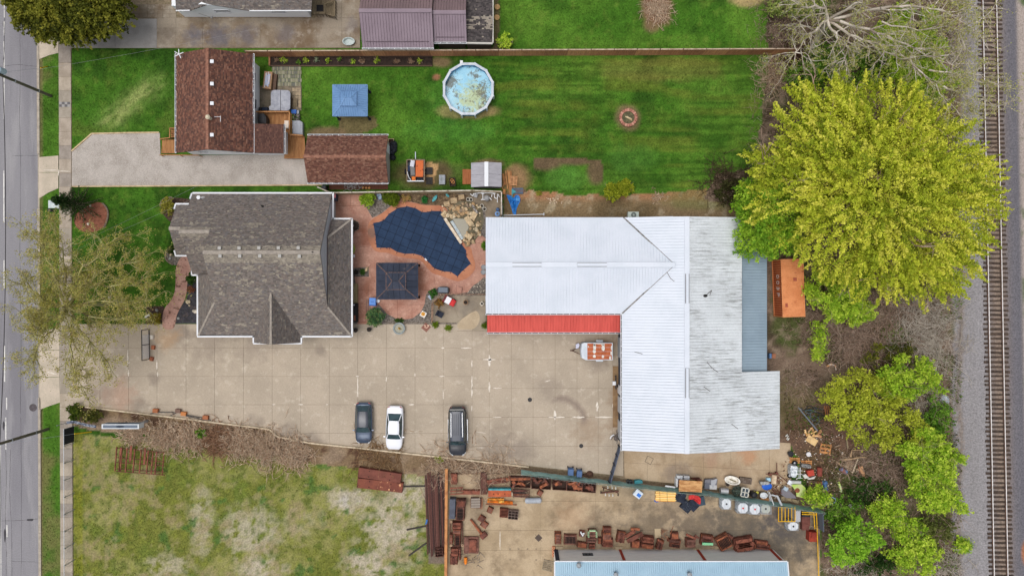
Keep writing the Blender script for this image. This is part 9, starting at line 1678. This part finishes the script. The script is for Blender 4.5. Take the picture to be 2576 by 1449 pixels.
for i,(nm,lab,d,a,b,h,pal,dn,lf)in enumerate((('lime_bush','round lime green bush at the patio fence',fA(570,140),21,23,1.3,((124,160,40),(158,190,56),(180,206,76)),16,.07),('yew_ball','clipped dark green yew ball behind the pool',fA(920,118),23,23,1.5,((78,98,26),(106,128,34),(132,148,44)),40,.06),('leafy_bush','round blue green bush beside the blue bin',fB(680,480),27,26,1.6,((62,104,66),(92,134,84),(136,156,96)),16,.07),('boxwood','small round boxwood beside the log rail end',fB(1595,600),8,8,.6,((104,130,30),(136,160,42)),40,.05),('boxwood','small round boxwood alone on the courtyard edge',fB(1785,645),8,8,.6,((112,138,34),(146,168,50)),40,.05),('boxwood','small boxwood at the corner of the red awning',fB(2335,610),7,8,.6,((84,110,30),(116,140,44)),40,.05),('topiary','left half of the twin golden topiary behind the workshop',(1539,482),21,26,2.0,((118,136,30),(158,168,44),(184,188,60)),34,.08),('topiary','right half of the twin golden topiary behind the workshop',(1571,474),21,21,1.9,((118,136,30),(158,168,44),(184,188,60)),34,.08),('lime_sapling','lime sapling beyond the fence by the mauve garage',(1271,107),22,20,1.8,LIME,8,.09),('golden_juniper','golden juniper in the left entry bed',(424,517),20,28,1.4,((130,130,46),(166,162,66),(186,180,84)),14,.07),('green_shrub','dark green shrub between front walk and house',(482,701),14,19,1.2,((36,66,24),(58,94,36),(84,120,50)),16,.07),('rust_grass','rust coloured grass clump below the dark shrub',(480,728),10,8,.5,((140,90,66),(170,116,88)),24,.06),('golden_bush','round golden brown bush by the front walk end',(392,802),18,17,1.0,((126,118,32),(156,146,44),(140,108,38)),20,.06),('hedge','dense green hedge clump at the drive entry, left part',(188,1037),16,26,1.3,((60,84,26),(88,108,34),(112,126,44)),18,.07),('hedge','olive hedge clump beside the leaning sign',(232,1046),30,20,1.1,((70,80,34),(96,98,42),(112,114,50)),16,.07),('juniper','low juniper at the foot of the grey entry',(436,628),14,16,.8,((50,74,28),(74,98,36)),18,.06),('moss_shrub','low yellow green clump on the verge beside the sidewalk',(120,748),26,36,.5,((120,124,44),(142,146,52),(110,116,40)),9,.06),('hosta','bright green hosta in the bed behind the pool',fA(1430,150),8,10,.5,((40,110,50),(70,150,76)),30,.06),('rock_plant','small green plant beside the kettle pot',fA(495,1235),5,6,.4,((70,110,46),(96,134,60)),40,.05),('wall_plant','lime plant against the workshop wall by the pool',fA(2325,840),5,11,.7,((88,130,40),(120,156,50)),40,.05),('bed_plant','leafy green plant below the barbecue',fB(1555,125),11,12,.7,((50,100,40),(84,136,56)),24,.06),('bed_plant','small plant in the bed by the house wall',fA(345,905),4,10,.5,LIME,36,.05),('tan_grass','tan ornamental grass beside the yew ball',fA(1150,125),14,13,.5,((196,156,104),(214,180,120),(156,150,70)),18,.06),('dry_fern','golden dry fern beside the red cart',fB(1640,270),12,12,.5,((150,110,60),(186,146,76),(120,86,56)),22,.06),('moss_tuft','dark moss tuft above the stone fountain',fB(1045,535),13,6,.3,DKG,30,.05),('weed_tuft','green tuft in the dry brush beside the lot',fL(2380,370),14,12,.6,GRN,18,.08),('weed_tuft','lime weed by the kerb in front of the black wagon',fV(1985,810),12,7,.4,((140,160,40),(170,186,60)),24,.06),('weed_tuft','small yellow weed behind the workshop strip',fC(2190,628),6,5,.3,((150,150,50),(170,170,70)),40,.05))):
 shrub(nm,lab,d[0],d[1],a,b,h,pal,300+i,dn,26,lf,group=gsh,low=-.05,length=.3 if lf<.08 else .5,spread=.1)
for i,(x,y,s_,pal)in enumerate(((405,95,5,'b'),(510,100,10,'l'),(740,122,5,'g'),(845,92,7,'l'),(1000,88,7,'p'),(1172,98,6,'l'),(1350,70,5,'g'),(1540,108,9,'l'),(1695,108,10,'b'),(1905,85,11,'l'),(2225,115,8,'b'),(2440,110,7,'b'),(2570,105,8,'l'))):
 shrub('bed_plant','%s plant in the dark soil bed along the fence, %s from the left'%({'b':'brown','l':'lime','g':'green','p':'pale'}[pal],('first','second','third','fourth','fifth','sixth','seventh','eighth','ninth','tenth','eleventh','twelfth','last')[i]),*fK(x,y),s_,s_,.45,{'b':((150,122,98),(176,150,126)),'l':LIME,'g':GRN,'p':((130,150,120),(160,176,140))}[pal],400+i,22,14,.05,'plant','plants in the soil bed',3,0,.25,.09)
t=thing('young_fir','young fir with splayed dark green branches beside the sidewalk','tree',P(205,517));rg=np.random.default_rng(8);S_,C=[],[];b0=np.array(P(212,517));limb(S_,[b0,b0+[0,0,5.2]],.1,.02)
for z in np.linspace(.5,5.0,15):
 for a in np.linspace(0,6.28,8)[:-1]+rg.uniform(0,1):L=(5.6-z)*.42*rg.uniform(.8,1.15);d=np.array([math.cos(a),math.sin(a),-.06]);p=b0+[0,0,z];S_.append((p,p+d*L,.025,.006));tt=rg.uniform(.1,1,130)[:,None];C.append(p+d*L*tt+rg.normal(0,1,(130,3))*np.array([.09,.09,.05])*(1.2-tt*.7))
woody('trunk',S_,t,BRN,9);C=np.concatenate(C);V,F=leaves(C,.07,None,rg,.5,.35);npmesh('crown',V,F,MLEAF,t,cols=tint(len(C),((30,52,24),(48,76,34),(70,100,46)),rg))
t=thing('yew_tree','dark olive evergreen tree overhanging the road at the top left','tree',P(225,-20));lob=[((170,0,5.5),(4.6,3.0,2.4)),((90,20,5),(2.6,2.4,1.8)),((240,25,5),(3.2,2.6,2.0)),((160,55,4.5),(3.4,2.0,1.6)),((70,0,4.5),(2.0,2.2,1.6)),((285,10,4),(1.8,2.2,1.6)),((200,75,3.8),(1.6,1.4,1.2)),((120,70,4),(1.8,1.4,1.2))];foliage('crown',t,[(P(*c),r_)for c,r_ in lob],5.0,60,.125,((64,72,28),(102,108,38),(138,140,50),(164,160,64)),12,1.3,.24,-.25,-.4)
S_=[];b0=np.array(P(225,-20));[limb(S_,[b0,b0+[-.3,0,2.5],np.array(P(*c))],.3,.06)for c,_ in lob];woody('trunk',S_,t,BRN,12)
def bare_tree(t,base,crotch,limbs,seed,pal,tw,buds=0,budpal=None,depth=3,len_=3.0,kids=(3,4),trunk_r=.3,step=2,own=()):
 rg=np.random.default_rng(seed);S_=[];b=np.array(P(*base));c=np.array(P(*crotch));limb(S_,[b,(b*.6+c*.4)+rg.normal(0,.08,3),c],trunk_r,trunk_r*.72)
 for j_,pts in enumerate(limbs):
  q=([]if j_ in own else[c])+[np.array(P(*p))for p in pts];fine=[]
  for i in range(len(q)-1):
   for k in range(3):fine.append(q[i]+(q[i+1]-q[i])*k/3+rg.normal(0,.1,3)*(i+k>0))
  fine.append(q[-1]);r0=trunk_r*(.5 if j_ not in own else .28);limb(S_,fine,r0,.03);n=len(fine)
  for i in range(2,n):
   d=fine[i]-fine[i-1]
   for _ in range(step):grow(fine[i],d/np.linalg.norm(d)+rg.normal(0,.8,3)*[1,1,.5],len_*rg.uniform(.6,1.1)*(1.1-.35*i/n),r0*.32,depth-1,rg,S_,kids,.6,.4,.06)
  grow(fine[-1],fine[-1]-fine[-2],len_,.04,depth-1,rg,S_,kids,.6,.4,.05)
 woody('trunk',S_,t,pal,seed,4 if len(S_)<20000 else 3)
 if buds:
  e=np.array([s[1]for s in S_ if s[3]<.014]);k=rg.integers(0,len(e),buds);C=e[k]+rg.normal(0,.12,(buds,3));V,F=leaves(C,tw,None,rg,.4);npmesh('crown',V,F,MLEAF,t,cols=tint(buds,budpal,rg))
 return len(S_)
f5=frame(41,546.5,.3018);ll=lambda*p:[(*f5(a,b),h)for a,b,h in p]
t=thing('budding_street_tree','nearly bare street tree with mossy limbs and tiny buds over the drive','tree',P(262,768))
bare_tree(t,(262,768,0),(*f5(425,745),5.2),[ll((350,735,6),(230,690,7),(120,600,7.6)),ll((370,800,5.8),(290,830,6.6),(150,840,7.4)),ll((400,830,5.6),(300,940,6.4),(190,1040,7.2),(150,1150,7.8)),ll((450,840,5.6),(460,1080,6.2),(450,1240,6.8),(540,1400,7)),ll((520,940,5.6),(650,1070,6.2),(740,1180,6.6)),ll((560,720,5.4),(720,700,5.8),(930,740,6),(1080,700,6)),ll((520,640,5.6),(680,560,6),(900,580,6.2),(1040,520,6)),ll((480,560,5.8),(560,420,6.4),(700,300,6.6),(800,200,6.6)),ll((410,610,5.8),(420,450,6.6),(380,300,7),(330,150,7.2)),ll((350,560,6.2),(280,420,7),(230,280,7.4),(180,200,7.6)),ll((600,820,5.2),(800,850,5.4),(980,840,5.4)),ll((640,470,6),(860,400,6.2),(960,360,6))],21,MOSS,.065,42000,((160,158,66),(186,182,90),(206,198,120),(180,152,108)),3,2.4,(3,5),.3)
f4=frame(1844.4,0,.3395);l4=lambda*p:[(*f4(a,b),h)for a,b,h in p]
t=thing('pale_bare_tree','great pale bare tree leaning over the rails at the top right','tree',P(2000,118))
bare_tree(t,(2040,130,0),(*f4(700,150),5.5),[l4((900,40,8),(1020,-60,9)),l4((860,250,6.5),(1050,330,7),(1180,400,7.4),(1330,480,8)),l4((1330,480,8),(1450,590,8.4),(1580,740,8.8)),l4((1000,210,7.5),(1200,300,8),(1420,400,8.4),(1620,480,8.8)),l4((1100,60,8.5),(1300,40,9),(1560,80,9.4),(1760,200,9.6)),l4((1250,-20,9),(1500,-20,9.4),(1740,30,9.6)),l4((620,230,5),(520,300,5.2),(460,390,5.2)),l4((760,250,6),(840,340,6.4),(830,450,6.4)),l4((700,60,7),(560,60,7.4),(480,30,7.6)),l4((1100,160,8.2),(1360,220,8.8),(1600,170,9.2)),l4((1450,520,8.6),(1650,560,9),(1800,600,9.2)),l4((1560,640,8.8),(1700,700,9),(1820,760,9))],23,PALE,.075,20000,((160,170,82),(186,186,106),(200,190,132)),3,3.0,(3,4),.36,own=(2,5,9,10,11))
def brush(name,label,x,y,rad,h,n,pal,seed,group=None,curl=.5,fan=None,thick=.026,cat='brush',kids=(2,4)):
 c=P(x,y);t=thing(name,label,cat,c,group);rg=np.random.default_rng(seed);S_=[];R_=rad*K
 for _ in range(int(n*2)):
  a=rg.uniform(0,6.28)if fan is None else math.radians(fan)+rg.normal(0,.6);b=np.array([c[0]+rg.normal(0,R_*.45),c[1]+rg.normal(0,R_*.45),.02]);d=np.array([math.cos(a),math.sin(a),rg.uniform(.25,1.3)*h/max(R_,.5)]);grow(b,d,R_*rg.uniform(.35,.8),thick*rg.uniform(.8,1.6),1,rg,S_,kids,.6,curl,-.25)
 woody('stems',S_,t,pal,seed,3);return t
gb_='bare brush of the thicket'
for i,(lab,x,y,rad,h,n,pal,fan)in enumerate((('brown bare brush at the top by the neighbour lawn',1985,60,55,2.6,110,BRN,None),('fan of pale twigs reaching over the lawn below the fence',1955,195,50,2.2,90,TAN,160),('dark reddish brush at the end of the wooden fence',2000,150,42,2.2,90,((92,62,52),(116,80,66),(74,54,46)),None),('low dark vines at the corner of the back lawn',1815,455,55,.8,110,((86,70,54),(62,54,42),(112,96,74)),None),('brown brush right of the lime tree below the big crown',2215,760,75,2.6,130,BRN,None),('grey brush along the gravel below the big crown',2320,800,75,2.8,130,PALE,None),('brown brush behind the orange container',2095,830,70,2.0,120,BRN,None),('tangled brown brush in the middle of the thicket',2180,860,80,2.4,140,BRN,None),('pale grey brush beside the rails gravel',2330,880,80,2.2,140,PALE,None),('reddish brush above the yellow green trees',2260,930,60,1.8,90,((140,100,84),(118,84,70),(160,126,108)),None),('wide brown bramble right of the dump heap',2225,1180,75,1.8,150,BRN,None),('brown bramble left of the tall trackside lime',2270,1130,50,1.6,90,BRN,None),('grey brush at the gravel edge below the plastic sheet',2330,1010,50,1.8,90,PALE,None),('brown bramble between the lower lime shrubs',2230,1340,60,1.6,90,BRN,None),('dark bramble right of the slate gate',2105,1330,45,1.4,90,BRN,None),('grey brush at the bottom of the thicket',2150,1430,60,1.6,90,PALE,None),('grey brush by the gravel at the bottom right',2370,1420,50,1.6,90,PALE,None),('brown brush under the pale bare tree',2210,240,60,2.0,90,BRN,None),('grey twigs at the gravel under the pale bare tree',2410,130,50,2.2,80,PALE,None),('brown brush at the top beside the rails',2330,20,80,2.0,80,BRN,None),('low brush at the edge of the leaf litter behind the lean to',2010,960,45,.8,60,BRN,None),('heap of cut branches on the neighbour lawn',1655,22,36,.5,130,TAN,None),('small twig pile behind the workshop beside the topiary',1655,497,16,.3,30,TAN,None),('dry vine trailing over the fence end above the scrap',1240,1183,60,.9,110,TAN,None),('dry vine on the fence beside the box beams',1120,1168,60,.8,110,TAN,None),('brown weeds on the bank behind the box beams',960,1148,60,.6,110,((150,118,84),(124,96,70),(176,146,108)),None))):brush('bare_brush',lab,x,y,rad,h,n,pal,500+i,gb_,fan=fan)
for i,(lab,x,y,rad,h,n,th)in enumerate((('pale dry reeds on the bank beside the sign, leftmost clump',340,1083,40,.7,150,.034),('pale dry reeds on the bank, second clump from the sign',415,1092,48,.8,190,.034),('pale dry reeds on the bank above the steel rack',480,1096,48,.8,190,.034),('brown dry reeds on the bank in the middle',545,1100,50,.8,190,.034),('broad pale reeds on the bank, third clump from the cars',610,1108,52,.9,220,.034),('broad pale reeds on the bank, second clump from the cars',670,1118,52,.9,230,.034),('broad pale reeds on the bank nearest the cars',745,1130,50,.8,220,.034))):brush('dry_reeds',lab,x,y+7,rad*.86,h,n,TAN if i!=3 else((150,112,86),(172,138,110),(124,92,72)),600+i,'dry reeds on the bank',.6,None,th,'reeds',(1,3))
shrub('wreath_heap','grey green heap of artificial branches behind the fence',*fJ(1080,690),15,15,1.2,((92,108,98),(116,130,118),(70,84,74)),700,20,26,.06,'branches',None,4,0,.3,.1)
tag(brush('root_ball','tan root ball and trunk lying at the dump heap',*fR(1245,600),24,.5,90,TAN,701,None,.8,None,.03),None,'roots');mb=MB();mb.tube([P(*fR(*p),.4)for p in((1180,540),(1300,530),(1420,505),(1520,510))],[.1,.09,.07,.04],7);mb.tube([P(*fR(*p),.4)for p in((1280,500),(1300,400),(1500,395))],[.1,.06,.03],6);solo(mb,'fallen_branch',M('tan_wood',S(176,148,116),fine=.15),'forked fallen branch above the root ball','branch');mb=MB();mb.tube([P(*fR(*p),.4)for p in((1880,1010),(1990,920),(2120,800))],[.05,.04,.02],6);solo(mb,'bare_pole',M('tan_wood2',S(170,136,112)),'long thin dead branch in the brown bramble','branch')
rg=np.random.default_rng(41);n=210000;gx2=rg.uniform(-20,2000,n);gy2=rg.uniform(-20,1470,n);c=ground_colour(gx2,gy2);ok=(c[:,1]>c[:,0]*1.04)&(gx2>curb_x(gy2)+3)
for a,b,e,f in((178,45,906,123),(180,815,1570,1020),(1222,545,1930,1140),(405,336,775,468),(482,486,890,850),(836,486,1262,830)):ok&=~((gx2>a)&(gx2<e)&(gy2>b)&(gy2<f))
ok&=~((gx2>1122)&(gy2>1000))&~((gx2>147)&(gx2<182))&~inpoly(gx2,gy2,[(181,381),(232,338),(402,335),(402,470),(181,470)]);gx2,gy2,c=gx2[ok],gy2[ok],c[ok];n=len(gx2);b=np.stack([(gx2-1288)*K,-(gy2-724.5)*K,np.full(n,-.03)],1);a=rg.uniform(0,6.28,n);w=rg.uniform(.025,.06,n);d=np.stack([np.cos(a),np.sin(a),0*a],1);e=np.stack([-np.sin(a),np.cos(a),0*a],1);hgt=rg.uniform(.04,.1,n)
V=np.stack([b-d*w[:,None],b+d*w[:,None],b+e*(hgt*rg.uniform(.3,1.4,n))[:,None]+np.stack([0*a,0*a,hgt],1)],1).reshape(-1,3);o=npmesh('grass',V,np.arange(3*n).reshape(n,3),MLEAF,cols=np.clip(c*rg.uniform(.75,1.4,(n,1)),0,1),kind='stuff');tag(o,'short mown grass of the lawns and the vacant lot','grass')
n=60000;ux,uy=rg.uniform(1870,2415,n),rg.uniform(-10,1460,n);k=vnoise(ux,uy,70,61,4);ok=(k>.5)&~((ux<2066)&(uy>1090))&~((ux<1972)&(uy>520))&~((ux<1930)&(uy<420));ux,uy,k=ux[ok],uy[ok],k[ok];n=len(ux);C=np.stack([(ux-1288)*K,-(uy-724.5)*K,rg.uniform(.05,.7,n)*(k-.4)*4],1);V,F=leaves(C,.09,None,rg,.8);o=npmesh('undergrowth',V,F,MLEAF,cols=tint(n,((96,76,60),(84,92,44),(92,116,48),(120,146,60)),rg,np.clip((k-.5)*4+rg.normal(0,.2,n),0,1)),kind='stuff');tag(o,'low leafy undergrowth and dead leaves on the thicket floor','undergrowth')
n=9000;lx=rg.uniform(1880,2410,n);ly_=rg.uniform(-10,1460,n);ok=~((lx<2062)&(ly_>1100))&~((lx<1970)&(ly_>540));lx,ly_=lx[ok],ly_[ok];n=len(lx);b=np.stack([(lx-1288)*K,-(ly_-724.5)*K,rg.uniform(.03,.25,n)],1);a=rg.uniform(0,6.28,n);L=rg.uniform(.3,1.3,n);V,F=sticks(b,b+np.stack([np.cos(a)*L,np.sin(a)*L,rg.uniform(-.02,.35,n)],1),np.full(n,.018),np.full(n,.006));o=npmesh('fallen_twigs',V,F,MTWIG,cols=np.tile(tint(n,BRN,rg),(3,1)),kind='stuff');tag(o,'fallen twigs over the floor of the thicket','twigs')
